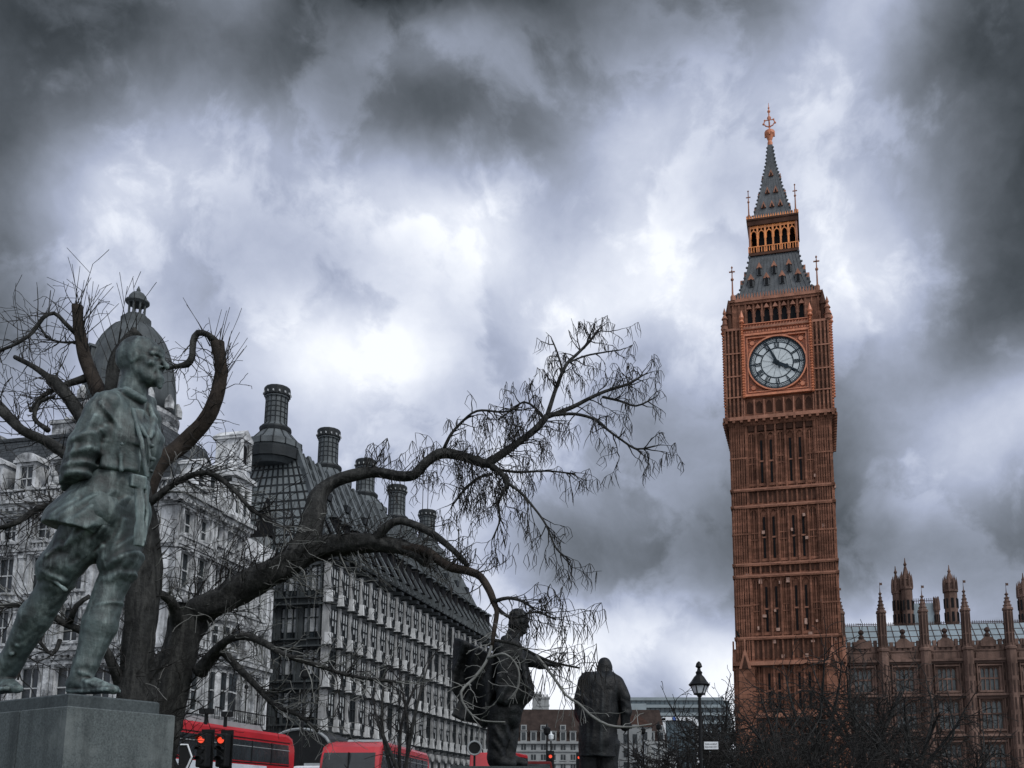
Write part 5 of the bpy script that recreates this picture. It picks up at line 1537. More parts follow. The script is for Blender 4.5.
        for axis in range(3):
            A = [slice(1, -1)] * 3; A[axis] = slice(0, -1); B = list(A); B[axis] = slice(1, None)
            sa, sb = S[tuple(A)], S[tuple(B)]
            w = np.stack(np.nonzero(sa != sb), 1)
            fl = sa[tuple(w.T)]
            base = w.copy()
            for q in range(3):
                if q != axis: base[:, q] += 1
            u, v = (axis + 1) % 3, (axis + 2) % 3
            def off(du, dv):
                c = base.copy(); c[:, u] -= du; c[:, v] -= dv
                return idx[c[:, 0], c[:, 1], c[:, 2]]
            q4 = np.stack([off(1, 1), off(0, 1), off(0, 0), off(1, 0)], 1)
            q4[~fl] = q4[~fl][:, ::-1]
            Q.append(q4)
        Q = np.concatenate(Q); Q = Q[(Q >= 0).all(1)]
        V = V - np.array(origin)
        # light relaxation
        for it in range(2):
            S_ = np.zeros_like(V); N_ = np.zeros(len(V))
            for a, b in ((0, 1), (1, 2), (2, 3), (3, 0)):
                np.add.at(S_, Q[:, a], V[Q[:, b]]); np.add.at(S_, Q[:, b], V[Q[:, a]]); np.add.at(N_, Q[:, a], 1); np.add.at(N_, Q[:, b], 1)
            V = V * 0.5 + 0.5 * S_ / np.maximum(N_, 1)[:, None]
        me = bpy.data.meshes.new(name)
        me.vertices.add(len(V)); me.vertices.foreach_set('co', V.astype(np.float32).ravel())
        me.loops.add(Q.size); me.loops.foreach_set('vertex_index', Q.astype(np.int32).ravel())
        me.polygons.add(len(Q)); me.polygons.foreach_set('loop_start', np.arange(0, Q.size, 4, dtype=np.int32))
        me.polygons.foreach_set('use_smooth', np.ones(len(Q), bool))
        me.materials.append(m); me.update(calc_edges=True); me.validate()
        return link(name, me, parent)
def frame(f, up=(0, 0, 1)):
    """rows: forward, left, up"""
    f = np.array(f, float); f /= np.linalg.norm(f); u = np.array(up, float)
    l = np.cross(u, f); l /= np.linalg.norm(l); u = np.cross(f, l)
    return np.stack([f, l, u])
def head(S, c, R, k=1.0, hair=True, ears=True):
    """a human head of height 0.24*k: c is its middle, R rows forward/left/up"""
    P = lambda f, l, u: np.array(c) + (np.array([f, l, u]) * k) @ R
    E = lambda f, l, u, rf, rl, ru, kk=.012, op='u': S.ell(P(f, l, u), R, (rf*k, rl*k, ru*k), kk*k, op)
    Cc = lambda a, b, ra, rb, kk=.01, op='u': S.cap(P(*a), P(*b), ra*k, rb*k, kk*k, op=op)
    E(-.012, 0, .035, .098, .076, .088)                     # skull
    E(.030, 0, -.030, .066, .058, .085, .02)                # face
    E(.052, 0, -.088, .036, .036, .028, .025)               # chin
    Cc((-.005, .050, -.055), (.055, .026, -.092), .020, .020, .025); Cc((-.005, -.050, -.055), (.055, -.026, -.092), .020, .020, .025)
    E(.072, 0, .050, .026, .055, .030, .02)                 # forehead
    for q in (-1, 1):
        Cc((.090, q*.012, .026), (.070, q*.055, .022), .013, .011, .010)      # brow
        E(.096, q*.034, .004, .026, .022, .016, .008, 's')  # eye socket
        E(.070, q*.032, .003, .012, .014, .011, .004)       # eyeball
        Cc((.083, q*.022, .010), (.077, q*.045, .006), .005, .004, .005)      # upper lid
        E(.064, q*.048, -.026, .020, .016, .014, .018)       # cheekbone
        Cc((.090, q*.018, -.034), (.074, q*.032, -.062), .006, .005, .012)    # fold beside the nose
        if ears:
            E(-.010, q*.078, -.004, .020, .008, .032, .008); E(-.006, q*.086, .0, .010, .006, .018, .004, 's')
    Cc((.092, 0, .018), (.124, 0, -.026), .010, .014, .010) # nose
    E(.100, .012, -.030, .012, .009, .008, .008); E(.100, -.012, -.030, .012, .009, .008, .008)
    Cc((.092, .020, -.058), (.092, -.020, -.058), .007, .007, .008); Cc((.090, .017, -.072), (.090, -.017, -.072), .008, .008, .008)
    Cc((.104, .024, -.065), (.104, -.024, -.065), .006, .006, .004, 's')
    if hair:
        E(-.022, 0, .046, .096, .081, .084, .006)
    return P
def hand(S, w, d, palm_n, k=1.0, curl=0.5, side=1):
    """wrist point, pointing direction, palm normal: palm, four curled fingers, thumb"""
    R = frame(d, palm_n)            # forward, left, up(back of hand = -palm)
    P = lambda f, l, u: np.array(w) + (np.array([f, l, u]) * k) @ R
    S.cap(P(0.0, 0, 0), P(.085, 0, 0), .026*k, .036*k, .01*k, ax=R[2], sc=0.55)
    for i, (l, ln) in enumerate(((.030, .072), (.010, .082), (-.010, .076), (-.030, .060))):
        p = P(.085, l, 0); a = 0.0; prev = p
        for j, q in enumerate((.45, .32, .23)):
            a += curl * (0.5 + 0.4 * j)
            nx = prev + (np.array([math.cos(a), 0, math.sin(a)]) * ln * q * k) @ R
            S.cap(prev, nx, (.0095 - .001*j)*k, (.0088 - .001*j)*k, .003*k); prev = nx
    l = .034 * side
    S.chain([P(.02, l * .8, 0), P(.055, l * 1.5, .014), P(.085, l * 1.55, .026), P(.105, l * 1.35, .034)], [.015*k, .011*k, .010*k, .008*k], .006*k)

def v3(px, py, Y): return np.array(W(px, py, Y)[:])
# ------------------------------------------------------------------ foreground statue of an officer in tunic and breeches
def plinth_mesh(mb, c, f, l, hf, hl, z0, z1, ch=0.0):
    f = Vector(f); l = Vector(l); c = Vector(c)
    v = []
    for z, q in ((z0, 0), (z1 - ch, 0), (z1, ch)):
        for a, b in ((-1, -1), (1, -1), (1, 1), (-1, 1)):
            p = c + f * a * (hf - q) + l * b * (hl - q); v.append((p.x, p.y, z))
    fs = [(3, 2, 1, 0), (8, 9, 10, 11)]
    for r in (0, 4):
        for i in range(4): j = (i + 1) % 4; fs.append((r + i, r + j, r + 4 + j, r + 4 + i))
    mb.add(v, fs)

def statue_officer():
    fw = np.array([0.84, -0.545, 0.0]); fw /= np.linalg.norm(fw); lat = np.array([0.545, 0.84, 0.0]); lat /= np.linalg.norm(lat)
    up = np.array([0, 0, 1.0])
    R = np.stack([fw, lat, up])
    root = W(90, 692, 7.35)
    T = thing('bronze_statue', 'large green grey bronze officer striding with hands behind his back, in belted tunic and breeches', 'statue', root)
    o = np.array(root[:])
    lo = v3(-60, 720, 6.5); hi = v3(195, 325, 8.2)
    lo = np.array([v3(-40, 700, 7.9)[0] - .1, 6.75, root.z - .1]); hi = np.array([v3(185, 340, 7.6)[0], 8.25, v3(140, 328, 7.5)[2] + .05])
    h = 0.0085
    # ---- body: head, neck, hands, breeches, gaiters and boots in one surface
    S = SDF(lo, hi, h)
    hc = v3(143.0, 362.0, 7.46)
    HR = frame([0.985, -0.06, -0.03])
    HK = 1.62
    HP = head(S, hc, HR, HK, hair=True)
    S.cap(HP(.088, 0, -.092), HP(.098, 0, -.128), .030*HK, .014*HK, .02)          # goatee
    S.ell(HP(-.03, 0, .02), HR, (.105*HK, .084*HK, .095*HK), .03)
    S.cap(HP(-.030, 0, -.05), v3(131, 404, 7.5), .057*HK, .080*HK, .04)           # neck
    # legs: the near one stretched back, the far one forward
    nh, nk = v3(98, 512, 7.34), v3(60, 569, 7.40)
    S.cap(nh, nk, .190, .145, .05, ax=fw, sc=1.06)
    S.ell(v3(58, 566, 7.36), R, (.155, .14, .12), .05)
    S.cap(v3(56, 574, 7.4), v3(58, 578, 7.4), .135, .125, .03)
    S.chain([v3(58, 582, 7.42), v3(36, 616, 7.5), v3(12, 660, 7.62), v3(3, 678, 7.66)], [.112, .120, .086, .075], .03)
    S.chain([v3(-6, 683, 7.70), v3(10, 686, 7.62), v3(17, 689, 7.56)], [.07, .062, .045], .03, ax=up, sc=.75)
    fh, fk = v3(124, 512, 7.52), v3(118.5, 562, 7.46)
    S.cap(fh, fk, .20, .155, .05)
    S.ell(v3(119, 560, 7.44), R, (.155, .14, .13), .05)
    S.cap(v3(117, 577, 7.45), v3(116, 580, 7.45), .122, .115, .03)
    S.chain([v3(111, 586, 7.45), v3(100, 625, 7.42), v3(86, 664, 7.38), v3(81, 677, 7.37)], [.112, .125, .088, .080], .03)
    S.chain([v3(76, 684, 7.40), v3(96, 686, 7.33), v3(113, 689.5, 7.27)], [.075, .066, .045], .03, ax=up, sc=.8)
    for c0, c1, n in ((v3(66, 566, 7.26), v3(48, 572, 7.26), 0), ):
        pass
    # soles and heels of the boots
    S.rbox(v3(95, 691, 7.34), frame([.93, -.36, 0]), (.185, .072, .016), .012, .004); S.rbox(v3(77, 690.5, 7.40), frame([.93, -.36, 0]), (.05, .066, .022), .01, .004)
    S.rbox(v3(3, 690.5, 7.64), frame([.80, -.6, 0]), (.16, .068, .016), .012, .004)
    S.fold(v3(84, 680, 7.3), v3(100, 686, 7.3), .02, .018); S.fold(v3(80, 672, 7.3), v3(93, 676, 7.3), .02, .02)
    # folds of the breeches and gaiter edge
    for a, b, r in (((84, 528, 7.14), (48, 556, 7.24), .016), ((92, 540, 7.14), (66, 566, 7.22), .014), ((60, 580, 7.28), (44, 573, 7.30), .018), ((134, 536, 7.36), (112, 552, 7.30), .016),
                    ((134, 552, 7.36), (106, 566, 7.30), .015), ((132, 572, 7.36), (102, 578, 7.30), .02), ((126, 520, 7.34), (112, 548, 7.30), .014), ((70, 600, 7.3), (40, 610, 7.3), .010), ((122, 598, 7.3), (96, 604, 7.3), .010), ((108, 530, 7.3), (84, 556, 7.3), .018), ((64, 548, 7.3), (46, 562, 7.3), .018), ((136, 544, 7.3), (118, 570, 7.3), .016), ((76, 520, 7.12), (62, 548, 7.2), .013)):
        S.fold(v3(*a), v3(*b), r * 1.7, r * 1.5)
    for i in range(7):
        t = i / 6; S.ell(v3(36 - 30*t + 6, 602 + 52*t, 7.40 + .1*t), R, (.018, .018, .018), .008)
    S.cap(v3(46, 575, 7.28), v3(66, 590, 7.30), .016, .014, .01)
    # hands clasped behind
    hand(S, v3(73, 488, 7.42), [-.35, .25, -.95], [0.6, 0.6, 0], 1.45, 0.7, 1)
    S.ripple(.0016, 26, 1)
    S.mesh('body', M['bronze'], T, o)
    # ---- tunic with sleeves
    S = SDF([lo[0] + .2, lo[1], v3(80, 545, 7.3)[2]], [hi[0], hi[1], v3(130, 380, 7.4)[2]], h)
    ch, wa = v3(126, 436, 7.50), v3(117, 478, 7.48)
    S.cap(v3(129, 412, 7.50), ch, .150, .205, .05, ax=lat, sc=1.32)
    S.cap(ch, wa, .205, .192, .06, ax=lat, sc=1.32)
    S.cap(v3(110, 404, 7.24), v3(143, 404, 7.74), .105, .105, .09)      # shoulders
    S.ell(v3(132, 442, 7.40), R, (.15, .23, .22), .10)                  # chest
    # near arm bent behind the back
    S.chain([v3(101, 412, 7.22), v3(84, 446, 7.16), v3(76, 470, 7.17)], [.118, .108, .102], .05)
    S.chain([v3(77, 470, 7.18), v3(74, 482, 7.28), v3(73, 490, 7.38)], [.104, .094, .080], .04)
    S.cap(v3(73, 489, 7.37), v3(73, 492, 7.40), .088, .088, .01)
    # far arm
    S.chain([v3(147, 420, 7.76), v3(146, 452, 7.82), v3(134, 476, 7.85)], [.11, .10, .09], .05)
    # sleeve folds
    for a, b, r in (((92, 432, 7.08), (74, 442, 7.10), .018), ((90, 446, 7.06), (70, 456, 7.08), .018), ((88, 460, 7.07), (66, 466, 7.10), .017), ((90, 470, 7.09), (66, 476, 7.12), .018), ((86, 480, 7.14), (66, 486, 7.2), .016),
                    ((99, 428, 7.1), (88, 438, 7.06), .015), ((104, 424, 7.12), (98, 448, 7.10), .014), ((100, 452, 7.14), (110, 468, 7.22), .014), ((104, 462, 7.18), (118, 474, 7.25), .013), ((150, 414, 7.3), (154, 446, 7.3), .014), ((112, 412, 7.3), (126, 432, 7.3), .014), ((104, 476, 7.3), (140, 474, 7.3), .012), ((110, 470, 7.3), (104, 484, 7.3), .012), ((96, 416, 7.1), (86, 440, 7.1), .018), ((78, 448, 7.1), (72, 466, 7.1), .014)):
        S.fold(v3(*a), v3(*b), r * 1.7, r * 1.5)
    # bellows pockets with flaps
    pn = np.array([.35, -.93, .05]); PR = frame(pn)
    S.rbox(v3(121, 456, 7.275), PR, (.032, .140, .118), .022, .03)
    S.cap(v3(121, 443, 7.243), v3(121, 470, 7.243), .016, .016, .012)
    S.rbox(v3(122, 440, 7.25), PR, (.028, .150, .034), .012, .006)
    S.ell(v3(122, 444, 7.20), R, (.016, .016, .016), .004)
    # lapels, collar, front edge, shoulder strap
    S.chain([v3(123, 396, 7.36), v3(131, 414, 7.31), v3(147, 437, 7.30)], [.022, .026, .02], .012)
    S.rbox(v3(137, 420, 7.325), frame([.45, -.85, .25]), (.014, .05, .10), .010, .01)
    S.chain([v3(149, 404, 7.52), v3(154, 420, 7.47), v3(150, 437, 7.36)], [.022, .026, .02], .012)
    S.chain([v3(119, 393, 7.36), v3(127, 392, 7.30), v3(143, 400, 7.40)], [.03, .036, .03], .015)
    S.chain([v3(148, 437, 7.29), v3(150, 458, 7.29), v3(146, 476, 7.30)], [.014, .014, .014], .008)
    for yy, xx in ((446, 152), (459, 153.5), (471, 151.5)): S.ell(v3(xx, yy, 7.29), R, (.018, .018, .018), .004)
    S.rbox(v3(107, 396, 7.24), frame([.2, -.7, .75]), (.010, .085, .035), .008, .006)
    S.cut(v3(118, 486, 7.4), [0.10, 0, -1])
    S.ripple(.0022, 22, 2)
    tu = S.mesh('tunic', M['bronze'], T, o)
    # ---- skirt of the tunic swept back
    S = SDF([lo[0] + .1, lo[1], v3(80, 548, 7.3)[2]], [hi[0], hi[1], v3(130, 470, 7.4)[2]], h)
    S.cap(v3(117, 480, 7.48), v3(112, 510, 7.48), .180, .225, .05, ax=lat, sc=1.2)
    S.cap(v3(112, 484, 7.42), v3(82, 530, 7.36), .19, .27, .06)
    S.cap(v3(106, 490, 7.44), v3(66, 522, 7.44), .15, .17, .08)
    S.cap(v3(96, 492, 7.30), v3(80, 532, 7.22), .09, .13, .06)
    for a, b, r in (((96, 494, 7.16), (60, 520, 7.16), .018), ((112, 490, 7.22), (80, 516, 7.12), .016), ((78, 500, 7.16), (56, 518, 7.2), .015), ((124, 494, 7.26), (92, 522, 7.12), .014)):
        S.fold(v3(*a), v3(*b), r * 1.6, r * 1.5)
    n1 = np.array([-.26, 0, -1.0]); S.cut(v3(52, 524, 7.3), n1)
    S.cut(v3(84, 537, 7.2), [.63, -.1, -.78])
    S.ripple(.002, 22, 3)
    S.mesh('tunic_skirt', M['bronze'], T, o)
    # skirt front edge, pocket flap
    # ---- belt with cross strap and hanging frog
    S = SDF([lo[0] + .3, lo[1], v3(80, 550, 7.3)[2]], [hi[0], hi[1], v3(130, 392, 7.4)[2]], h)
    S.cap(v3(117, 476, 7.48), v3(116.5, 484, 7.48), .200, .204, .01, ax=lat, sc=1.27)
    S.cut(v3(117, 473, 7.4), [0.02, 0, 1.0]); S.cut(v3(117, 487.5, 7.4), [.02, 0, -1.0])
    S.rbox(v3(138, 482, 7.22), frame([.7, -.7, 0]), (.03, .06, .05), .008, .004)
    S.chain([v3(133, 410, 7.305), v3(141, 440, 7.235), v3(147, 476, 7.27)], [.019, .019, .019], .004)
    S.chain([v3(139, 487, 7.22), v3(140, 515, 7.21), v3(139, 544, 7.22)], [.036, .034, .040], .006, ax=[.5, -.85, 0], sc=.5)
    S.chain([v3(146, 486, 7.26), v3(147, 515, 7.26), v3(143.5, 540, 7.24)], [.018, .018, .018], .004)
    S.ripple(.0012, 26, 4)
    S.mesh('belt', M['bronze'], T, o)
    # plinth: a thing of its own
    c0 = W(68, 700, 6.95)                               # nearest corner of the slab
    f3, l3 = Vector(fw), Vector(lat)
    P = thing('granite_plinth', 'square grey granite plinth with a darker top slab under the striding officer statue', 'plinth', (0, 0, 0))
    zs = W(68, 693, 6.95).z; z1 = W(68, 706, 6.95).z
    slab_c = Vector((c0.x, c0.y, 0)) + l3 * 0.36 - f3 * 0.80
    sl = MB(); plinth_mesh(sl, slab_c, f3, l3, .80, .36, z1 - .01, zs, .012); sl.build('top_slab', M['granite_dark'], P)
    c1 = Vector((c0.x, c0.y, 0)) - l3 * 0.012 - f3 * 0.0
    sh_c = c1 + l3 * .43 - f3 * 0.86 + f3 * 0.02
    sh = MB(); plinth_mesh(sh, sh_c + f3 * .56, f3, l3, .30, .43, .25, z1, .008); 
    plinth_mesh(sh, sh_c - f3 * .305, f3, l3, .555, .43, .25, z1, .008)
    plinth_mesh(sh, sh_c + f3 * .1, f3, l3, .85, .52, 0, .25, .01)
    sh.build('plinth_block', M['granite'], P)
    P.location = (0, 0, 0)
    return T
statue_officer()

# ------------------------------------------------------------------ statue with blowing cloak and outstretched arm
def statue_cloak():
    Y = 15.4
    root = W(500, 766, Y); o = np.array(root[:])
    T = thing('bronze_statue', 'near black bronze figure with outstretched arm and cloak blowing behind him', 'statue', root)
    fw = np.array([.92, .39, 0]); lat = np.array([-.39, .92, 0]); R = np.stack([fw, lat, [0, 0, 1]])
    lo = np.array([v3(445, 760, Y)[0], Y - .75, root.z - .1]); hi = np.array([v3(566, 700, Y)[0], Y + .75, v3(520, 602, Y)[2] + .05])
    S = SDF(lo, hi, .0135)
    p = lambda x, y, d=0.0: v3(x, y, Y + d)
    HR = frame([.80, .55, -.18]); k = 1.52
    HP = head(S, p(519.5, 622), HR, k)
    S.ell(p(518, 617), HR, (.155, .13, .135), .02)
    S.ell(HP(-.06, 0, -.04), HR, (.09, .11, .10), .03)                  # hair down to the collar
    S.cap(p(514, 634), p(509, 646), .115, .14, .05)
    S.cap(p(507, 655), p(512, 690), .22, .25, .08, ax=lat, sc=1.3)
    S.cap(p(512, 690), p(508, 716), .24, .20, .08, ax=lat, sc=1.2)
    S.cap(p(500, 648, -.22), p(514, 650, .22), .13, .13, .08)
    S.ell(p(520, 690, -.05), R, (.21, .26, .24), .1)                    # belly under the open coat
    # arm and open hand
    S.chain([p(515, 652, -.05), p(529, 660, -.12), p(541, 664, -.14)], [.125, .10, .085], .06)
    S.cap(p(540, 663.5, -.14), p(544, 664, -.14), .095, .085, .01)
    hand(S, p(545, 664, -.14), [1, -.05, -.05], [0, 0.2, -1], 1.65, .25, -1)
    # legs
    S.chain([p(499, 712, -.1), p(498, 738, -.1), p(496, 757, -.1)], [.20, .155, .135], .05)
    S.chain([p(509, 712, .12), p(508, 738, .12), p(507, 756, .08)], [.20, .155, .135], .05)
    S.chain([p(494, 761, -.1), p(504, 762.5, -.12), p(512, 764, -.13)], [.10, .09, .07], .03)
    S.chain([p(505, 760, .06), p(514, 761.5, .03), p(523, 763.5, 0)], [.10, .09, .07], .03)
    for a, b in (((495, 728, -.28), (504, 744, -.26)), ((494, 742, -.26), (503, 754, -.24)), ((506, 726, -.06), (512, 744, -.05)), ((505, 668, -.26), (514, 700, -.26)), ((500, 660, -.24), (506, 690, -.27))):
        S.fold(p(*a), p(*b), .035, .04)
    S.ripple(.003, 13, 5)
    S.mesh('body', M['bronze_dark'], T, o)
    # coat and cloak
    S = SDF(lo - np.array([.1, .3, 0]), hi, .0135)
    pts = lambda L: [(p(x, y)[0], p(x, y)[2]) for x, y in L]
    S.poly(pts([(507, 640), (500, 645), (490, 652), (479, 648), (466, 641), (453.5, 637), (451.5, 662), (452, 690), (458, 700), (452, 716), (462, 721), (474, 722), (484, 729), (489, 726), (496, 738), (502, 716), (512, 690), (513, 655)]), Y - .10, Y + .22, .05, .05,
           wob=lambda x, z: .10 * np.sin(x * 9 + z * 3) + .05 * np.sin(x * 21 - z * 4))
    S.poly(pts([(499, 645), (515, 640), (524, 650), (528, 664), (532, 682), (531, 692), (526, 700), (516, 705), (505, 708), (497, 704)]), Y - .36, Y + .12, .09, .08, wob=lambda x, z: .05 * np.sin(x * 8 + 1))
    S.cap(p(505, 640, -.14), p(516, 637, -.10), .075, .07, .04)
    S.chain([p(516, 640, -.2), p(522, 660, -.32), p(527, 688, -.36)], [.04, .045, .04], .04)
    for x0, y0, x1, y1, d in ((500, 650, 480, 690, -.16), (492, 656, 466, 700, -.10), (478, 652, 460, 684, -.05), (500, 680, 484, 722, -.18), (508, 690, 490, 722, -.2), (466, 646, 455, 670, .0), (512, 700, 498, 726, -.2)):
        S.fold(p(x0, y0), p(x1, y1), .05, .05, .3)
    S.ripple(.004, 10, 6)
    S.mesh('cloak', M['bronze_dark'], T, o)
    f = MB(); zt = root.z
    f.frustum((.75, .7), (.72, .68), 0, zt - .03, (root.x + .05, Y), (root.x + .05, Y)); f.box(root.x - .82, root.x + .92, Y - .78, Y + .78, 0, .3)
    pl = tag(f.build('slate_plinth', M['granite_dark']), 'low dark slate plinth beneath the figure with the blowing cloak', 'plinth')
statue_cloak()

# ------------------------------------------------------------------ statue in a long overcoat seen from behind
def statue_coat():
    Y = 30.0
    root = W(601, 783, Y); o = np.array(root[:])
    T = thing('bronze_statue', 'dark bronze old man in a long heavy overcoat seen from behind, leaning on a stick', 'statue', root)
    lo = np.array([v3(566, 760, Y)[0], Y - 1.3, root.z - .1]); hi = np.array([v3(640, 700, Y)[0], Y + 1.4, v3(603, 650, Y)[2] + .1])
    p = lambda x, y, d=0.0: v3(x, y, Y + d)
    fw = np.array([.25, .96, 0]); lat = np.array([-.96, .25, 0]); R = np.stack([fw, lat, [0, 0, 1]])
    S = SDF(lo, hi, .024)
    HR = frame([.3, .92, -.25])
    HP = head(S, p(605, 668.5, .3), HR, 2.5, ears=False)
    S.ell(p(605, 667.5, .25), HR, (.26, .225, .26), .02)
    S.cap(p(604, 676, .18), p(602, 684, .1), .26, .38, .1)
    # legs, trousers and shoes
    S.chain([p(590, 745, 0), p(589, 768, 0), p(588, 780, 0)], [.36, .27, .24], .08)
    S.chain([p(608, 745, .05), p(608, 768, .05), p(608, 780, .05)], [.36, .27, .24], .08)
    S.cap(p(588, 780.5, -.1), p(588, 781, .5), .18, .14, .05); S.cap(p(608, 780.5, -.05), p(609, 781, .55), .18, .14, .05)
    S.ripple(.004, 8, 7)
    # right hand at the sleeve, left hand on the stick
    hand(S, p(625.5, 723, -.05), [0.0, .1, -1], [-1, 0, 0], 2.3, .35, -1)
    hand(S, p(583, 722, .85), [0.2, .5, -.8], [0, .2, -1], 2.3, .9, 1)
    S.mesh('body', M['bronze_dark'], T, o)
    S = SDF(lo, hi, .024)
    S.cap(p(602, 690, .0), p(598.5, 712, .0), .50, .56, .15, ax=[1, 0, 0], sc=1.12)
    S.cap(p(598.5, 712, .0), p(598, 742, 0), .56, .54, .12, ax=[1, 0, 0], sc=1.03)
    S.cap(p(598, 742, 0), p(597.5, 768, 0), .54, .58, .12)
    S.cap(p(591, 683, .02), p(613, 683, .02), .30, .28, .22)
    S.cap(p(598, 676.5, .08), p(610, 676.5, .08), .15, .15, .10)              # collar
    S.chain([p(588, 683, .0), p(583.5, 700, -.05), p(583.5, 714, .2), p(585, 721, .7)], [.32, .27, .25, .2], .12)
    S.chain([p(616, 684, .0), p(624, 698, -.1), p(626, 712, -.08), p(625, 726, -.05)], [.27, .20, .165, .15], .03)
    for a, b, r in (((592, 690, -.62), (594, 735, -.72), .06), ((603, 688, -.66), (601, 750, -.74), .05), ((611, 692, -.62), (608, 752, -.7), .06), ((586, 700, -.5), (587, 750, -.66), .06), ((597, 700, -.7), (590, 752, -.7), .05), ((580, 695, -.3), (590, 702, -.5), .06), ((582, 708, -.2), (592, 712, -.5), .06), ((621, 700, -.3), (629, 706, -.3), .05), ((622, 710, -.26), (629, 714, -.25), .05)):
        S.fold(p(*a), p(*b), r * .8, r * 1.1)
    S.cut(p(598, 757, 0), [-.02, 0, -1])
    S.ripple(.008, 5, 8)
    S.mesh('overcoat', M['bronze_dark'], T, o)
    st = MB(); a = p(583, 724, 1.0); b = np.array([a[0] - .1, a[1] + .25, root.z]); st.tube([a - o, b - o], .05, 8); st.build('stick', M['bronze_dark'], T)
    f = MB(); f.frustum((1.05, 1.15), (1.0, 1.1), .3, root.z, (root.x, Y + .2), (root.x, Y + .2)); f.box(root.x - 1.25, root.x + 1.25, Y - 1.1, Y + 1.5, 0, .3)
    tag(f.build('granite_plinth', M['granite']), 'pale granite plinth beneath the overcoat statue', 'plinth')
statue_coat()
# ------------------------------------------------------------------ bare trees
def smooth_path(pts, step=0.06):
    """Catmull-Rom through (point, radius) pairs"""
    P = [(Vector(p), r) for p, r in pts]
    if len(P) < 2: return P
    out = []
    for i in range(len(P) - 1):
        p0 = P[max(i-1, 0)]; p1 = P[i]; p2 = P[i+1]; p3 = P[min(i+2, len(P)-1)]
        n = max(2, int((p2[0] - p1[0]).length / step))
        for k in range(n):
            t = k / n; t2, t3 = t*t, t*t*t
            q = 0.5 * ((2*p1[0]) + (p2[0]-p0[0])*t + (2*p0[0]-5*p1[0]+4*p2[0]-p3[0])*t2 + (3*p1[0]-p0[0]-3*p2[0]+p3[0])*t3)
            out.append((q, p1[1]*(1-t) + p2[1]*t))
    out.append(P[-1])
    return out
def px_path(pts, Y, rng, jit=0.25, step=0.07, dy0=0.0):
    """limb given by picture positions (x, y, half width) on a tree standing at distance Y"""
    out = []; d = dy0
    for i, q in enumerate(pts):
        x, y, r = q[:3]
        dd = q[3] if len(q) > 3 else d
        w = W(x, y, Y + dd); zc = w.y * _c + (w.z - EYE) * _s
        out.append((w, r * (.9 if r > 4 else 1.0) / FPX * zc)); d = dd + rng.uniform(-jit, jit) if len(q) <= 3 else dd
    return smooth_path(out, step)
def limb_mesh(mb, path, rng, n=10, rough=0.10, cap_end=True):
    """bark covered limb with knots and ridges"""
    v = []; f = []
    up = None; ph = rng.uniform(0, 6)
    pts = [p for p, r in path]
    for i, (p, r) in enumerate(path):
        d = (pts[min(i+1, len(pts)-1)] - pts[max(i-1, 0)]).normalized()
        if up is None: up = Vector((0, 1, 0)) if abs(d.y) < .9 else Vector((1, 0, 0))
        a = d.cross(up).normalized(); b = a.cross(d).normalized(); up = b
        for k in range(n):
            t = 2 * math.pi * k / n
            nz = noise.noise(Vector((math.cos(t) * 1.5 + ph, math.sin(t) * 1.5, i * 0.16))) + 0.7 * noise.noise(Vector((math.cos(t) * 5 + ph, math.sin(t) * 5, i * 0.22))) + 0.4 * noise.noise(Vector((math.cos(t) * 11, math.sin(t) * 11 + ph, i * 0.5)))
            v.append(p + (a * math.cos(t) + b * math.sin(t)) * r * (1 + rough * 1.6 * nz))
    for i in range(len(path) - 1):
        for k in range(n): f.append((i*n+k, i*n+(k+1) % n, (i+1)*n+(k+1) % n, (i+1)*n+k))
    f.append(tuple(range(n-1, -1, -1))); f.append(tuple((len(path)-1)*n + k for k in range(n)))
    mb.add(v, f)
def rvec(rng): return Vector((rng.gauss(0, 1), rng.gauss(0, 1), rng.gauss(0, 1)))
def grow(mb, pods, p, d, Ln, r, lev, rng, curl=.35, droop=0.0, seg=.09, split=.35, podn=0, flat=0.5, podlen=(.13, .26), rmin=.0035):
    n = max(3, int(Ln / seg)); pts = [p]; rad = [r]; d = d.normalized()
    kids = []
    for i in range(n):
        w = rvec(rng); w.y *= flat
        d = (d + w * curl * 0.5 + Vector((0, 0, droop))).normalized()
        p = p + d * (Ln / n); pts.append(p); rad.append(max(rmin, r * (1 - 0.75 * (i + 1) / n)))
        if lev > 0 and i > 0 and rng.random() < split: kids.append((p, d, i / n))
    mb.tube(pts, rad, 4 if r > .012 else 3)
    for q, dd, t in kids:
        w = rvec(rng); w.y *= flat
        grow(mb, pods, q, (dd + w * 0.75), Ln * rng.uniform(.35, .7) * (1 - .3 * t), r * .6 * (1 - .4 * t), lev - 1, rng, curl, droop, seg, split, podn, flat, podlen, rmin)
    if podn and pods is not None and lev <= 1:
        for _ in range(rng.randint(podn // 2, podn)):
            q = pts[rng.randint(len(pts) * 2 // 3, len(pts) - 1)]
            l = rng.uniform(*podlen); s = Vector((rng.gauss(0, .25), rng.gauss(0, .2), -1)).normalized(); b = Vector((rng.gauss(0, .035), rng.gauss(0, .03), 0))
            pods.tube([q, q + s * l * .15 + b * .5, q + s * l * .6 + b, q + s * l], [.003, .0048, .0046, .0015], 3)
    return pts[-1]
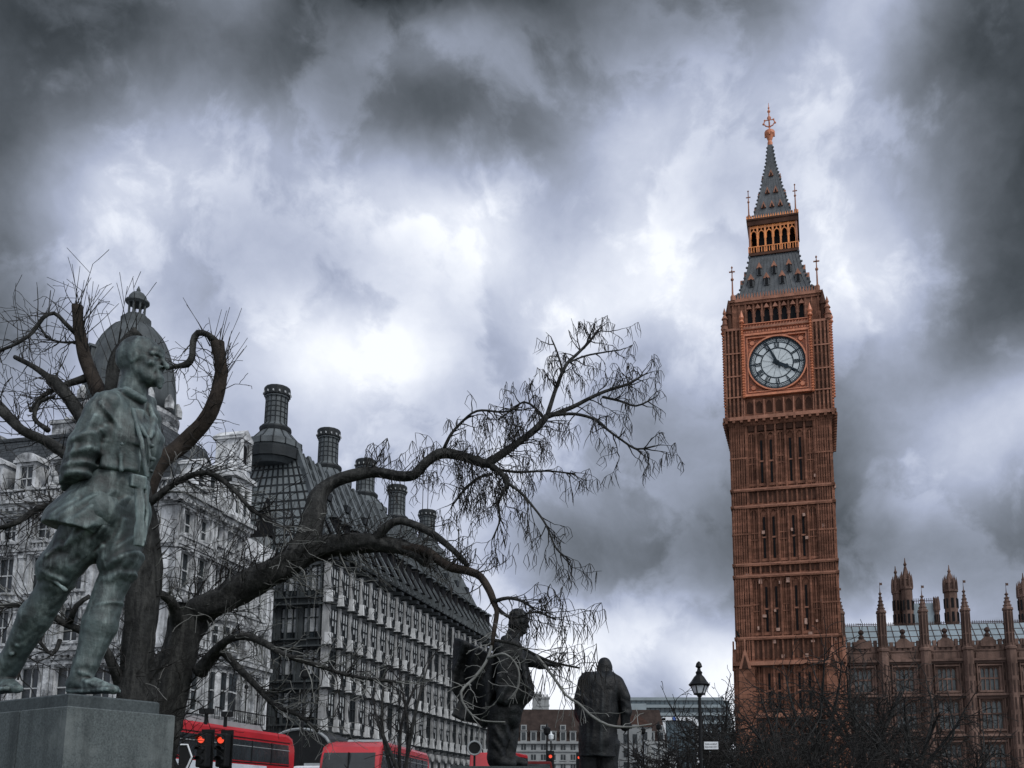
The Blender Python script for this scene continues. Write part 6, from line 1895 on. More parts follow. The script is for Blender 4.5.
def sprout(mb, pods, path, t0, t1, n, rng, Ln, r, lev, ang=(-1.0, 1.0), bias=(0, 0, 0), **kw):
    for _ in range(n):
        i = int((t0 + (t1 - t0) * rng.random()) * (len(path) - 1)); p, pr = path[i]
        d = path[min(i+1, len(path)-1)][0] - path[max(i-1, 0)][0]; d.normalize()
        side = d.cross(Vector((0, 1, 0))).normalized()
        s = rng.choice((-1, 1)) if ang is None else rng.uniform(*ang)
        dd = d * rng.uniform(.2, .9) + side * s + Vector((0, rng.uniform(-.5, .5), 0)) + Vector(bias)
        grow(mb, pods, p + dd.normalized() * pr * .7, dd, Ln * rng.uniform(.5, 1.25), r, lev, rng, **kw)

def catalpa():
    rng = random.Random(11); Y = 12.6
    base = W(152, 768, Y)
    T = thing('catalpa_tree', 'gnarled leafless tree with one long crooked limb and hanging dry pods', 'tree', (base.x, base.y, 0))
    off = Vector((-base.x, -base.y, 0))
    limbs = {}
    def L_(name, pts, m='bark', n=10, jit=.2, rough=.1, bury=True):
        path = px_path(pts, Y, rng, jit)
        path = [(p + off, r) for p, r in path]
        mb = MB(); limb_mesh(mb, path, rng, n, rough); mb.build(name, M[m], T, smooth=True)
        return path
    zroot = W(186, 768, Y)
    tr = px_path([(152, 752, 24, 0), (158, 722, 24, 0), (168, 694, 23, 0), (180, 660, 20, 0), (185, 630, 20, 0), (188, 606, 17, 0)], Y, rng, 0)
    low = [(Vector((tr[0][0].x - .02, Y, 0.0)), .50), (Vector((tr[0][0].x, Y, .5)), .40)]
    tr = smooth_path(low + tr[::6] + [tr[-1]], .09)
    tr = [(p + off, r) for p, r in tr]
    mb = MB(); limb_mesh(mb, tr, rng, 26, .22); mb.build('trunk', M['bark'], T, smooth=True)
    a = L_('limb', [(184, 640, 16, 0), (196, 614, 16, 0), (222, 600, 15, -.1), (252, 582, 14.5, -.15), (280, 567, 14, -.2), (318, 549, 12.5, -.2), (356, 543, 10.5, -.3), (392, 545, 8.4, -.3), (415, 553, 7, -.4), (428, 563, 6.5, -.4)], n=20, rough=.2)
    b = L_('limb', [(296, 558, 14, -.2), (307, 538, 13, -.1), (314, 515, 12, 0), (318, 497, 9.5, .1), (331, 484, 7, .2), (350, 476, 6, .2), (376, 472, 5.6, .3), (398, 476, 5.4, .3), (414, 475, 5.6, .3), (424, 464, 5.6, .3), (440, 453.5, 5.6, .35), (460, 456, 5.2, .4), (482, 463, 5, .4), (491, 464, 5, .4)], n=16, rough=.16)
    c = L_('limb', [(405, 549, 7, -.35), (425, 551, 5.5, -.5), (448, 566, 5, -.7), (468, 571, 5, -.8), (481, 577, 4.6, -.9), (490, 592, 4, -1.0), (494, 603, 3.6, -1.0)], 'bark_red')
    d = L_('limb', [(372, 545, 6, -.3), (386, 527, 5, -.4), (400, 521, 4.4, -.4), (420, 527, 4, -.5), (436, 536, 3.6, -.6), (455, 552, 3, -.7), (468, 566, 2.8, -.8)])
    e = L_('limb', [(179, 630, 9, -.1), (175, 610, 6.5, -.3), (168, 598, 5, -.5), (150, 591, 3.6, -.7), (128, 592, 2.6, -.9)], 'bark')
    f = L_('limb', [(200, 672, 9, -.1), (212, 655, 6, -.3), (226, 641, 4.4, -.5), (244, 636, 4, -.6), (262, 642, 3.4, -.7), (285, 655, 2.8, -.8), (320, 666, 2.4, -.8), (352, 676, 2, -.9), (396, 682, 1.6, -1)])
    g = L_('limb', [(204, 668, 7, -.1), (220, 652, 4.5, -.2), (238, 668, 3.6, -.3), (258, 688, 3, -.4), (276, 706, 2.4, -.4), (300, 716, 2, -.4), (318, 732, 1.4, -.4)])
    # upper right crown
    main = L_('limb', [(486, 464.5, 5, .4), (505, 452, 4, .4), (522, 440, 3.6, .45), (538, 427, 3.4, .5), (547, 416, 3, .5)])
    u1 = L_('branch', [(547, 416, 2.4, .5), (556, 388, 2.0, .6), (566, 365, 1.8, .6), (577, 354, 1.6, .7), (590, 341, 1.3, .8), (599, 329, 1, .8)], n=6)
    u2 = L_('branch', [(547, 417, 2.6, .5), (573, 407, 2.2, .6), (588, 399, 2, .6), (606, 391, 1.7, .7), (628, 384, 1.4, .7), (643, 375, 1, .8)], n=6)
    u3 = L_('branch', [(552, 415, 2, .5), (575, 414, 1.7, .4), (596, 420, 1.5, .4), (608, 430, 1.3, .3), (623, 441, 1.1, .3), (637, 449, 1, .3), (655, 446, .8, .2)], n=6)
    u4 = L_('branch', [(603, 397, 1.5, .7), (620, 401, 1.2, .6), (636, 406, 1, .6), (652, 399, .8, .6)], n=6)
    u5 = L_('branch', [(545, 420, 1.8, .5), (535, 408, 1.4, .6), (524, 402, 1.2, .6), (512, 410, 1, .7), (498, 420, .8, .7)], n=6)
    u6 = L_('branch', [(444, 449, 2, .35), (450, 436, 1.6, .3), (460, 424, 1.4, .3), (477, 411, 1.2, .2), (503, 412, 1, .2), (518, 408, .8, .2)], n=6)
    u7 = L_('branch', [(555, 390, 1.4, .6), (562, 372, 1.1, .5), (557, 352, .9, .5), (552, 340, .7, .5)], n=6)
    u8 = L_('branch', [(568, 363, 1.2, .6), (585, 356, 1, .7), (606, 352, .8, .7), (620, 350, .7, .7)], n=6)
    w1 = L_('branch', [(489, 464, 4.2, .4), (497, 470, 3.4, .4), (505, 478, 2.8, .3), (507, 489, 2.2, .3)], n=7)
    w2 = L_('branch', [(506, 482, 1.8, .3), (520, 492, 1.4, .2), (534, 508, 1.2, .2), (546, 525, 1, .1), (556, 548, .8, .1), (570, 560, .7, .1)], n=6)
    w3 = L_('branch', [(492, 474, 1.8, .4), (478, 478, 1.5, .5), (464, 490, 1.2, .5), (452, 506, 1, .6)], n=6)
    w4 = L_('branch', [(505, 488, 1.5, .3), (498, 505, 1.2, .4), (500, 520, 1, .4), (492, 540, .8, .4)], n=6)
    w5 = L_('branch', [(500, 470, 1.6, .4), (520, 472, 1.3, .5), (548, 471, 1, .5), (575, 474, .8, .5)], n=6)
    # branches falling from the end of the lower limb, in front of the cloaked statue
    x1 = L_('branch', [(494, 603, 3.4, -1), (497, 612, 2.8, -1.1), (494, 632, 2.4, -1.2), (492, 648, 2, -1.2)], 'bark_red', n=7)
    x2 = L_('branch', [(493, 602, 2.4, -1), (508, 598, 1.7, -1.2), (524, 602, 1.4, -1.3), (535, 610, 1, -1.3)], n=6)
    x3 = L_('branch', [(495, 606, 2.2, -1), (512, 618, 1.6, -1.2), (535, 612, 1.2, -1.2), (556, 620, .9, -1.2)], n=6)
    x4 = L_('branch', [(494, 640, 1.8, -1.2), (515, 644, 1.6, -1.3), (530, 652, 1.5, -1.3), (552, 662, 1.4, -1.3), (580, 668, 1, -1.3)], n=6)
    x5 = L_('branch', [(536, 655, 1.5, -1.3), (552, 675, 1.4, -1.4), (566, 695, 1.3, -1.4), (578, 703, 1.3, -1.4), (592, 716, 1.3, -1.5), (608, 725, 1.2, -1.5), (630, 727, 1, -1.5), (652, 724, .7, -1.5)], 'twig_lit', n=6)
    x6 = L_('branch', [(492, 645, 1.8, -1.2), (486, 662, 1.6, -1.3), (474, 678, 1.5, -1.3), (461, 692, 1.4, -1.4), (466, 708, 1.1, -1.4), (480, 720, .9, -1.4), (505, 722, .8, -1.5)], 'twig_lit', n=6)
    x7 = L_('branch', [(488, 658, 1.4, -1.3), (505, 654, 1.1, -1.5), (518, 668, 1, -1.5), (518, 688, .9, -1.5), (508, 700, .8, -1.5)], 'twig_lit', n=6)
    tw, pods, tp = MB(), MB(), MB()
    kw = dict(curl=.5, seg=.06, podn=5, droop=-.02)
    for br, n, ln in ((u1, 17, .42), (u2, 18, .42), (u3, 15, .4), (u4, 8, .3), (u5, 10, .34), (u6, 16, .32), (u7, 7, .25), (u8, 8, .3), (main, 14, .42)):
        sprout(tw, pods, br, .1, 1, n, rng, ln, .011, 1, **kw)
        grow(tw, pods, br[-1][0], br[-1][0] - br[-4][0], ln * .6, .010, 1, rng, **kw)
    for br, n, ln in ((w1, 11, .42), (w2, 14, .38), (w3, 12, .42), (w4, 9, .4), (w5, 10, .3)):
        sprout(tw, pods, br, .1, 1, n, rng, ln, .010, 1, bias=(0, 0, -.5), curl=.45, seg=.06, podn=5, droop=-.06)
        grow(tw, pods, br[-1][0], br[-1][0] - br[-4][0] + Vector((0, 0, -.2)), ln * .6, .008, 1, rng, **kw)
    sprout(tw, pods, b, .45, .98, 36, rng, .4, .009, 1, bias=(0, 0, .3), curl=.45, seg=.06, podn=4, droop=0)
    sprout(tw, pods, b, .80, .98, 22, rng, .5, .009, 1, bias=(.1, 0, -.5), curl=.45, seg=.06, podn=5, droop=-.05)
    sprout(tw, pods, main, 0, 1, 16, rng, .45, .009, 1, bias=(.3, 0, -.7), curl=.5, seg=.06, podn=5, droop=-.05)
    sprout(tw, None, a, .3, 1, 34, rng, .5, .011, 1, bias=(.2, 0, .2), curl=.5, seg=.06)
    sprout(tp, None, a, .1, 1, 44, rng, .65, .010, 1, bias=(.2, 0, -.5), curl=.55, seg=.06)
    for br, n in ((c, 18), (d, 18)): sprout(tw, pods, br, .1, 1, n, rng, .42, .009, 1, curl=.5, seg=.06, podn=2)
    sprout(tw, pods, x2, .2, 1, 10, rng, .4, .008, 1, bias=(.4, 0, -.3), curl=.45, seg=.06, podn=5)
    sprout(tw, pods, x3, .2, 1, 12, rng, .5, .007, 1, bias=(.6, 0, .3), curl=.4, seg=.07, podn=4, podlen=(.18, .34))
    sprout(tw, pods, x4, .2, 1, 10, rng, .5, .007, 1, bias=(.2, 0, .5), curl=.4, seg=.07, podn=4, podlen=(.2, .42), split=.25)
    sprout(tw, pods, x5, .0, .45, 6, rng, .4, .006, 1, bias=(.1, 0, .3), curl=.45, seg=.06, podn=4, podlen=(.2, .4), split=.25)
    for br in (x5, x6, x7): sprout(tp, None, br, .15, .95, 14, rng, .32, .0065, 1, curl=.55, seg=.05)
    sprout(tp, None, x1, .3, 1, 8, rng, .35, .007, 1, curl=.55, seg=.05)
    for br, n in ((f, 40), (g, 34), (e, 10)):
        sprout(tp, None, br, .1, 1, n, rng, .5, .009, 1, curl=.5, seg=.06, bias=(.2, 0, 0))
        sprout(tw, None, br, .1, 1, n, rng, .45, .009, 1, curl=.5, seg=.06, bias=(.2, 0, .2))
    # thicket of small shoots rising from the fork, before the white fronts
    sprout(tw, None, tr, .45, 1, 34, rng, .9, .012, 2, curl=.4, seg=.07, bias=(.3, 0, .3), split=.3)
    sprout(tw, None, a, .05, .5, 60, rng, .85, .010, 2, curl=.45, seg=.07, bias=(0, 0, .7), split=.3)
    tw.build('twigs', M['twig'], T); tp.build('lit_twigs', M['twig_lit'], T); pods.build('seed_pods', M['pod'], T)
    return T
catalpa()

def pollard():
    rng = random.Random(23); Y = 10.6
    base = W(138, 740, Y)
    T = thing('pollard_tree', 'leafless pollarded tree with cut stumpy limbs rising behind the large officer statue', 'tree', (base.x, base.y, 0))
    off = Vector((-base.x, -base.y, 0))
    def L_(name, pts, m='bark', n=10, jit=.15, rough=.12):
        path = [(p + off, r) for p, r in px_path(pts, Y, rng, jit)]
        mb = MB(); limb_mesh(mb, path, rng, n, rough); mb.build(name, M[m], T, smooth=True)
        return path
    tr = px_path([(137, 730, 20, 0), (136, 690, 18, 0), (137, 650, 18, 0), (142, 610, 18, 0), (144, 560, 17, 0), (140, 515, 17, 0), (132, 470, 16, 0), (126, 445, 12, 0)], Y, rng, 0)
    tr = smooth_path([(Vector((tr[0][0].x, Y, 0)), .34), (Vector((tr[0][0].x, Y, .6)), .26)] + tr[::6] + [tr[-1]], .09)
    tr = [(p + off, r) for p, r in tr]
    mb = MB(); limb_mesh(mb, tr, rng, 26, .2); mb.build('trunk', M['bark'], T, smooth=True)
    l1 = L_('limb', [(122, 500, 8, 0), (90, 474, 6.5, -.1), (64, 453, 6, -.2), (44, 440, 5.6, -.2), (22, 430, 6, -.3), (4, 412, 6.2, -.3), (-8, 400, 6, -.3)], 'bark')
    l2 = L_('limb', [(120, 470, 8, 0), (98, 440, 7.5, .1), (80, 415, 8, .2), (68, 397, 7.5, .2), (53, 381, 7.5, .2), (48, 377, 3.4, .2), (34, 367, 2.8, .25), (15, 357, 2.2, .3)], 'bark')
    l3 = L_('limb', [(128, 455, 9, 0), (110, 410, 8.5, .2), (97, 388, 8, .3), (86, 360, 7.5, .3), (80, 335, 6.5, .3), (78, 318, 6, .3), (77, 306, 6.5, .3)], 'bark_red')
    l4 = L_('limb', [(124, 450, 8, .0), (110, 418, 7.5, .1), (110, 392, 7, .1), (115, 362, 6.5, .1), (125, 344, 6, .1), (138, 331, 6.5, .1)], 'bark')
    l5 = L_('limb', [(140, 510, 9, .1), (158, 466, 9, .2), (184, 443, 9, .3), (205, 420, 8.4, .3), (216, 398, 8, .3), (221, 376, 7, .3), (219, 356, 7, .3), (217, 343, 8, .3)], 'bark_red')
    l6 = L_('branch', [(216, 342, 4, .3), (208, 335, 3.2, .2), (198, 333, 3.4, .2), (193, 342, 3.4, .2), (192, 356, 3.2, .2), (187, 364, 3.4, .2), (177, 366, 2, .1), (166, 369, 1.4, .1)], 'bark')
    l7 = L_('branch', [(86, 378, 4, .3), (62, 386, 2.6, .2), (40, 398, 2, .2), (30, 412, 1.6, .2)])
    l8 = L_('branch', [(76, 334, 2.6, .3), (64, 322, 2.2, .2), (54, 313, 2, .2), (43, 318, 2, .1), (33, 332, 1.9, .1), (18, 343, 1.6, 0), (-4, 352, 1.4, 0)])
    l9 = L_('branch', [(76, 342, 1.6, .3), (60, 342, 1.2, .4), (46, 336, 1.1, .4), (38, 322, 1, .4)])
    l10 = L_('branch', [(124, 690, 8, 0), (114, 668, 5.5, -.2), (104, 648, 4.5, -.3), (84, 632, 4, -.3), (62, 622, 3.4, -.4), (36, 606, 3, -.5), (0, 606, 2.4, -.5)])
    l11 = L_('branch', [(124, 530, 5, 0), (94, 520, 4, -.1), (62, 508, 4, -.2), (40, 508, 3.4, -.2), (18, 522, 3, -.3), (0, 528, 2.4, -.3)])
    l12 = L_('branch', [(146, 505, 5, 0), (160, 494, 4.2, -.1), (180, 480, 3.2, -.1), (208, 473, 2.6, -.2), (232, 488, 2.4, -.2), (250, 508, 2, -.2), (268, 520, 1.6, -.2), (290, 530, 1.2, -.2)])
    l13 = L_('branch', [(70, 622, 3, -.4), (76, 606, 2.4, -.5), (90, 596, 2, -.5)])
    l14 = L_('branch', [(60, 640, 2.2, -.4), (52, 655, 1.8, -.5), (36, 640, 1.6, -.5), (24, 655, 1.3, -.5), (18, 680, 1, -.5)])
    l15 = L_('branch', [(48, 430, 3, -.2), (34, 418, 2, -.1), (40, 402, 1.8, -.1), (55, 396, 1.4, -.1)])
    tw, tp = MB(), MB()
    # straight shoots from the cut heads
    for path, n, ln in ((l3, 22, .62), (l4, 14, .55), (l5, 34, .55)):
        for _ in range(n):
            p, r = path[-1 - rng.randint(0, 8)]
            d = Vector((rng.gauss(.08, .32), rng.gauss(0, .3), 1))
            q = p + Vector((rng.uniform(-r, r), rng.uniform(-r, r), 0))
            grow(tw, None, q, d, ln * rng.uniform(.4, 1.35), .0075, 1, rng, curl=.06, seg=.1, split=.08, flat=.6)
    for path, n, ln in ((l5, 26, .42), (l6, 22, .4)):
        sprout(tw, None, path, .3, 1, n, rng, ln, .0075, 1, curl=.5, seg=.055, droop=-.02, bias=(.1, 0, -.1))
    for path, n, ln in ((l8, 26, .38), (l9, 14, .4), (l7, 18, .4), (l2, 22, .4), (l3, 18, .4)):
        sprout(tw, None, path, .2, 1, n, rng, ln, .0075, 1, curl=.45, seg=.055, bias=(-.1, 0, .1), split=.4)
    for _ in range(40):      # upright water shoots over the left limbs
        path = rng.choice((l8, l9, l7, l2)); p, r = path[rng.randint(len(path)//3, len(path)-1)]
        grow(tw, None, p, Vector((rng.gauss(.1, .2), rng.gauss(0, .2), 1)), rng.uniform(.2, .65), .006, 1, rng, curl=.14, seg=.1, split=.12)
    for path, n, ln in ((l1, 30, .45), (l10, 40, .5), (l11, 40, .55), (l14, 20, .35), (l15, 14, .35)):
        sprout(tw, None, path, .1, 1, n, rng, ln, .008, 1, curl=.5, seg=.06, split=.4)
    sprout(tw, None, l12, .1, 1, 54, rng, .5, .008, 2, curl=.45, seg=.06, split=.3, bias=(.2, 0, -.2))
    sprout(tw, None, tr, .3, .8, 60, rng, .5, .008, 2, curl=.45, seg=.06, bias=(.5, 0, .2), split=.3)
    sprout(tp, None, l12, .1, 1, 30, rng, .45, .007, 2, curl=.5, seg=.06, split=.3, bias=(.1, 0, -.1))
    for br in (l10, l11): sprout(tp, None, br, .1, 1, 16, rng, .45, .007, 1, curl=.5, seg=.06)
    sprout(tp, None, tr, .3, .75, 10, rng, .35, .006, 1, curl=.5, seg=.05)
    tw.build('twigs', M['twig'], T); tp.build('lit_twigs', M['twig_lit'], T)
    return T
pollard()

def bare_tree(label, px, Y, ytop, spread, rng, lev=3, name='bare_tree', m='twig', weep=-.05, n0=6, group=None, sx=1.0, ybr=None, dens=1.0):
    base = W(px, 760, Y); top = W(px, ytop, Y).z
    T = thing(name, label, 'tree' if name == 'bare_tree' or name == 'street_tree' else 'shrub', (base.x, Y, 0), 0, group)
    tr, tw = MB(), MB(); pxm = Y / FPX
    zb = top * .36
    path = smooth_path([(Vector((0, 0, 0)), top * .028), (Vector((rng.uniform(-.2, .2), 0, zb * .5)), top * .022), (Vector((rng.uniform(-.3, .3), 0, zb)), top * .019)], .4)
    limb_mesh(tr, path, rng, 9, .1); tr.build('trunk', M['bark'], T, smooth=True)
    lim = MB(); ends = []
    for i in range(n0):
        a = 2 * math.pi * (i + rng.uniform(-.3, .3)) / n0
        rr = spread * rng.uniform(.45, 1.0)
        p3 = Vector((math.cos(a) * rr * sx, math.sin(a) * rr * .8, top * rng.uniform(.62, .98)))
        p0 = path[-1 - rng.randint(0, 1)][0]
        mid = p0.lerp(p3, .5) + Vector((math.cos(a) * rr * .18, 0, top * .06)) + rvec(rng) * top * .03
        pa = smooth_path([(p0, top * .012), (mid, top * .008), (p3, top * .003)], .3)
        limb_mesh(lim, pa, rng, 6, .1); ends.append(pa)
    lim.build('limbs', M['bark'], T, smooth=True)
    for pa in ends:
        k = int((6 + spread * 2.2) * dens)
        sprout(tw, None, pa, .2, 1, k, rng, top * .22, pxm * .5, lev, curl=.42, seg=top * .035, droop=weep, split=.36, flat=.9, rmin=pxm * .28)
        grow(tw, None, pa[-1][0], pa[-1][0] - pa[-3][0], top * .2, pxm * .6, lev, rng, curl=.4, seg=top * .035, droop=weep, split=.4, flat=.9, rmin=pxm * .28)
    tw.build('twigs', M[m], T)
    return T
_r = random.Random(31)
bare_tree('tall dense bare tree before the right corner of the clock tower', 818, 74, 655, 5.2, _r, 2, weep=-.10, n0=11)
bare_tree('spreading bare tree before the palace windows nearest the tower', 868, 76, 662, 5.2, _r, 2, weep=-.10, n0=11)
bare_tree('bare tree with thick curved limbs before the middle palace windows', 912, 70, 668, 4.6, _r, 2, weep=-.08, n0=9)
bare_tree('low dark bare tree at the left foot of the clock tower', 744, 82, 704, 3.8, _r, 2, weep=-.03, n0=9)
bare_tree('lower bare tree just left of the one at the tower corner', 782, 70, 695, 3.6, _r, 2, weep=-.10, n0=9)
bare_tree('pale topped bare tree in front of the banded modern office', 716, 150, 686, 6.5, _r, 2, weep=.02, n0=9)
bare_tree('bare tree at the right edge before the palace', 965, 72, 712, 3.0, _r, 2, weep=-.06, n0=7)
for i, (px, Y, yt, sp) in enumerate(((690, 88, 728, 3.2), (722, 92, 722, 3.2), (762, 66, 728, 2.8), (800, 60, 732, 2.6), (840, 62, 728, 2.8), (884, 64, 730, 2.6), (655, 96, 744, 2.6))):
    bare_tree(['low dark thicket right behind the street lamp post', 'second dark thicket to the right of the street lamp sign', 'dark thicket under the left edge of the clock tower', 'dark thicket below the tower centre', 'dark thicket below the tower right corner',
               'dark thicket below the palace end', 'small dark thicket left of the street lamp post'][i], px, Y, yt, sp, _r, 2, name='thicket', weep=-.03, n0=12, group='dark thickets along the square', dens=1.3)
bare_tree('slim young bare tree standing in front of the second red bus', 401, 30, 655, 1.3, _r, 1, name='street_tree', m='twig', weep=.0, n0=5)
# ------------------------------------------------------------------ buses, signals, lamps
def bus(loc, rz, label):
    T = thing('red_bus', label, 'bus', loc, rz, 'red double decker buses along the street')
    Lb, Wd, H = 10.8, 2.5, 4.4       # front faces -x in local space, side -y towards the viewer
    def shell(z0, z1, m, name, x0=0.0):
        b = MB(); b.box(x0, Lb, -Wd/2, Wd/2, z0, z1); return b.build(name, M[m], T, bevel=.12)
    shell(.35, 2.62, 'red_orange', 'lower_body')
    b = MB()
    prof = [(0.12, 2.5), (0.0, 3.0), (0.10, 3.6), (0.42, 4.12), (0.95, 4.30), (1.5, 4.4), (Lb - .6, 4.4), (Lb - .2, 4.25), (Lb, 3.9), (Lb, 2.5)]
    n = len(prof); vs = []
    cx_, cz_ = Lb/2, 3.3
    for y, k in ((-Wd/2 + .22, 1.0),): pass
    rows = [(-Wd/2, .93), (-Wd/2 + .05, .985), (-Wd/2 + .25, 1.0), (Wd/2 - .25, 1.0), (Wd/2 - .05, .985), (Wd/2, .93)]
    for y, k in rows:
        for x, z in prof: vs.append((cx_ + (x - cx_) * (1 - (1-k)*.25), y, 2.5 + (z - 2.5) * k))
    fs = []
    for r in range(len(rows) - 1):
        for i in range(n): j = (i + 1) % n; fs.append((r*n+i, r*n+j, (r+1)*n+j, (r+1)*n+i))
    fs.append(tuple(range(n-1, -1, -1))); fs.append(tuple((len(rows)-1)*n + i for i in range(n)))
    b.add(vs, fs); b.build('upper_body', M['red'], T, smooth=False)
    r = MB(); r.prism([(2.6, 4.3), (3.1, 4.60), (8.6, 4.60), (9.0, 4.3)], -.9, .9); r.build('roof_pod', M['grey_paint'], T)
    for sgn in (-1, 1):
        g = MB(); y0 = sgn * (Wd/2 + .012)
        g.prism([(.50, 3.24), (Lb - .5, 3.24), (Lb - .6, 3.96), (.78, 3.96)], min(y0, y0 - sgn*.06), max(y0, y0 - sgn*.06)); w = g.build('upper_side_window', M['win_glass'], T)
        q = MB()
        for k in range(1, 7): q.box(.4 + k*1.42 - .035, .4 + k*1.42 + .035, min(y0 + sgn*.012, y0 - sgn*.05), max(y0 + sgn*.012, y0 - sgn*.05), 3.22, 3.97)
        q.build('window_pillar', M['black_paint'], w)
        g = MB(); g.box(1.6, Lb - .9, min(y0, y0 - sgn*.05), max(y0, y0 - sgn*.05), 1.35, 2.2); w = g.build('lower_side_window', M['win_glass'], T)
        a = MB(); a.box(1.5, Lb - 2.2, min(y0 + sgn*.006, y0 - sgn*.05), max(y0 + sgn*.006, y0 - sgn*.05), 2.36, 3.10); a.build('advert_panel', M['advert'], T)
    g = MB(); g.add([(-.035, -1.12, 3.1), (-.035, 1.12, 3.1), (.16, 1.08, 3.86), (.16, -1.08, 3.86), (.05, -1.12, 3.1), (.05, 1.12, 3.1), (.3, 1.08, 3.86), (.3, -1.08, 3.86)], [(0, 3, 2, 1), (4, 5, 6, 7), (0, 1, 5, 4), (1, 2, 6, 5), (2, 3, 7, 6), (3, 0, 4, 7)])
    g.build('upper_windscreen', M['win_glass'], T)
    g = MB(); g.box(-.02, .05, -1.1, 1.1, 1.2, 2.25); g.build('windscreen', M['win_glass'], T)
    g = MB(); g.box(-.03, .05, -.8, .8, 2.35, 2.75); g.build('destination_blind', M['black_paint'], T)
    for sgn in (-1, 1):      # panel joint, gutter and hopper lines along each side
        y0 = sgn * (Wd/2 + .014)
        for z0, z1, nm, m in ((4.03, 4.06, 'gutter', 'black_paint'), (3.16, 3.20, 'waist_rail', 'black_paint'), (3.74, 3.765, 'hopper_rail', 'grey_paint'), (2.26, 2.30, 'panel_joint', 'black_paint')):
            g = MB(); g.box(.7, Lb - .5, min(y0 + sgn*.008, y0 - sgn*.06), max(y0 + sgn*.008, y0 - sgn*.06), z0, z1); g.build(nm, M[m], T)
    g = MB(); g.tube([(-.05, -.05, 3.12), (.12, .35, 3.55)], .018, 5); g.build('wiper', M['black_paint'], T)
    g = MB(); g.box(-.04, .16, -.02, .02, 3.1, 3.86); g.build('windscreen_divider', M['black_paint'], T)
    g = MB(); g.box(Lb - .03, Lb + .02, -1.0, 1.0, 3.05, 3.7); g.build('rear_window', M['win_glass'], T)
    for sgn in (-1, 1):
        h = MB(); h.tube([(-.06, sgn*.9, .8), (.05, sgn*.9, .8)], .13, 10); h.build('headlight', M['lamp_glass'], T)
        for x in (2.3, 8.0):
            w = MB(); w.tube([(x, sgn*(Wd/2 - .28), .5), (x, sgn*(Wd/2 + .02), .5)], .5, 18); wo_ = w.build('wheel', M['rubber'], T)
            w = MB(); w.tube([(x, sgn*(Wd/2), .5), (x, sgn*(Wd/2 + .04), .5)], .27, 12); w.build('rim', M['grey_paint'], wo_)
    return T
# first bus: rear end at x=297 in the picture, running off behind the tree
def place(px, py, Y): q = W(px, py, Y); return (q.x, q.y, 0)
A1 = W(296, 742, 39.5); dirv = Vector((math.cos(ST), math.sin(ST)))
b1 = bus((A1.x - dirv.x * 10.8 - math.sin(ST) * 1.25, A1.y - dirv.y * 10.8 + math.cos(ST) * 1.25, 0), ST, 'red double decker bus behind the traffic lights, pale advert panel along its side')
A2 = W(377, 745, 41.5)
b2 = bus((A2.x - math.sin(ST) * 1.25, A2.y + math.cos(ST) * 1.25, 0), ST + math.radians(9), 'red double decker bus coming forward with its domed front towards the square')
# white van roof between the buses
def van():
    q = W(312, 760, 46)
    T = thing('white_van', 'white high roofed van between the two red buses', 'van', (q.x, q.y, 0), ST)
    b = MB(); b.box(0, 5.4, -1.0, 1.0, .35, 3.5); b.build('body', M['white_paint'], T, bevel=.18)
    for s in (-1, 1):
        g = MB(); g.box(.7, 4.6, min(s*1.0, s*1.015), max(s*1.0, s*1.015), 2.0, 3.05); g.build('side_window', M['win_glass'], T)
        for x in (1.0, 4.3):
            w = MB(); w.tube([(x, s*.8, .36), (x, s*1.02, .36)], .36, 14); w.build('wheel', M['rubber'], T)
    g = MB(); g.box(-.02, .02, -.85, .85, 2.0, 3.1); g.build('windscreen', M['win_glass'], T)
    r = MB(); r.box(.6, 4.8, -.7, .7, 3.5, 3.64); r.build('roof_unit', M['grey_paint'], T)
van()
def shelter():
    q = W(300, 745, 58)
    T = thing('station_entrance', 'dark arched street canopy with a pale curved rim behind the first bus', 'canopy', (q.x, q.y, 0), ST - math.pi/2)
    z1 = W(298, 729, 58).z; z0 = W(298, 748, 58).z
    w = 1.9
    b = MB(); pts = [(-w, 0)] + [(-w*math.cos(math.pi*i/12), z0 + (z1-z0)*math.sin(math.pi*i/12)) for i in range(13)] + [(w, 0)]
    b.prism(pts, 0, 3.0); b.build('canopy', M['black_paint'], T)
    r = MB(); r.tube([(x, -.06, z) for x, z in pts[1:-1]], .09, 6); r.build('rim', M['grey_paint'], T)
shelter()

def traffic_light(px, py, Y, label, lit=True, scale=1.0, arrow=False, rz=0.0):
    q = W(px, py, Y)
    T = thing('traffic_light', label, 'traffic light', (q.x, q.y, 0), rz, 'traffic signals showing red')
    z = q.z
    p = MB(); p.tube([(0, .12, 0), (0, .12, z - .75)], .06*scale, 8); p.lathe([(.14, 0), (.12, .5), (.06, .6)], 8, (0, .12)); p.build('post', M['black_paint'], T)
    h = MB(); w = .17 * scale
    h.box(-w, w, -.08, .14, z - .86*scale, z + .22*scale); h.build('signal_head', M['black_paint'], T, bevel=.04)
    b = MB(); b.box(-w*1.3, w*1.3, .15, .17, z - .95*scale, z + .36*scale); b.build('backing_board', M['black_paint'], T, bevel=.006)
    for k, (nm, m) in enumerate((('red_lens', 'red_light'), ('amber_lens', 'black_paint'), ('green_lens', 'black_paint'))):
        zz = z - k * .32 * scale
        v = MB(); v.tube([(0, -.085, zz), (0, -.11, zz)], [.105*scale, .10*scale], 14); v.build(nm, M[m], T)
        v = MB()
        for i in range(7):
            a0, a1 = math.pi*(.05 + .9*i/7), math.pi*(.05 + .9*(i+1)/7); r = .135*scale
            v.bar((r*math.cos(a0), -.14, zz + r*math.sin(a0)), (r*math.cos(a1), -.14, zz + r*math.sin(a1)), .10, .012)
        v.build('hood', M['black_paint'], T)
    return T
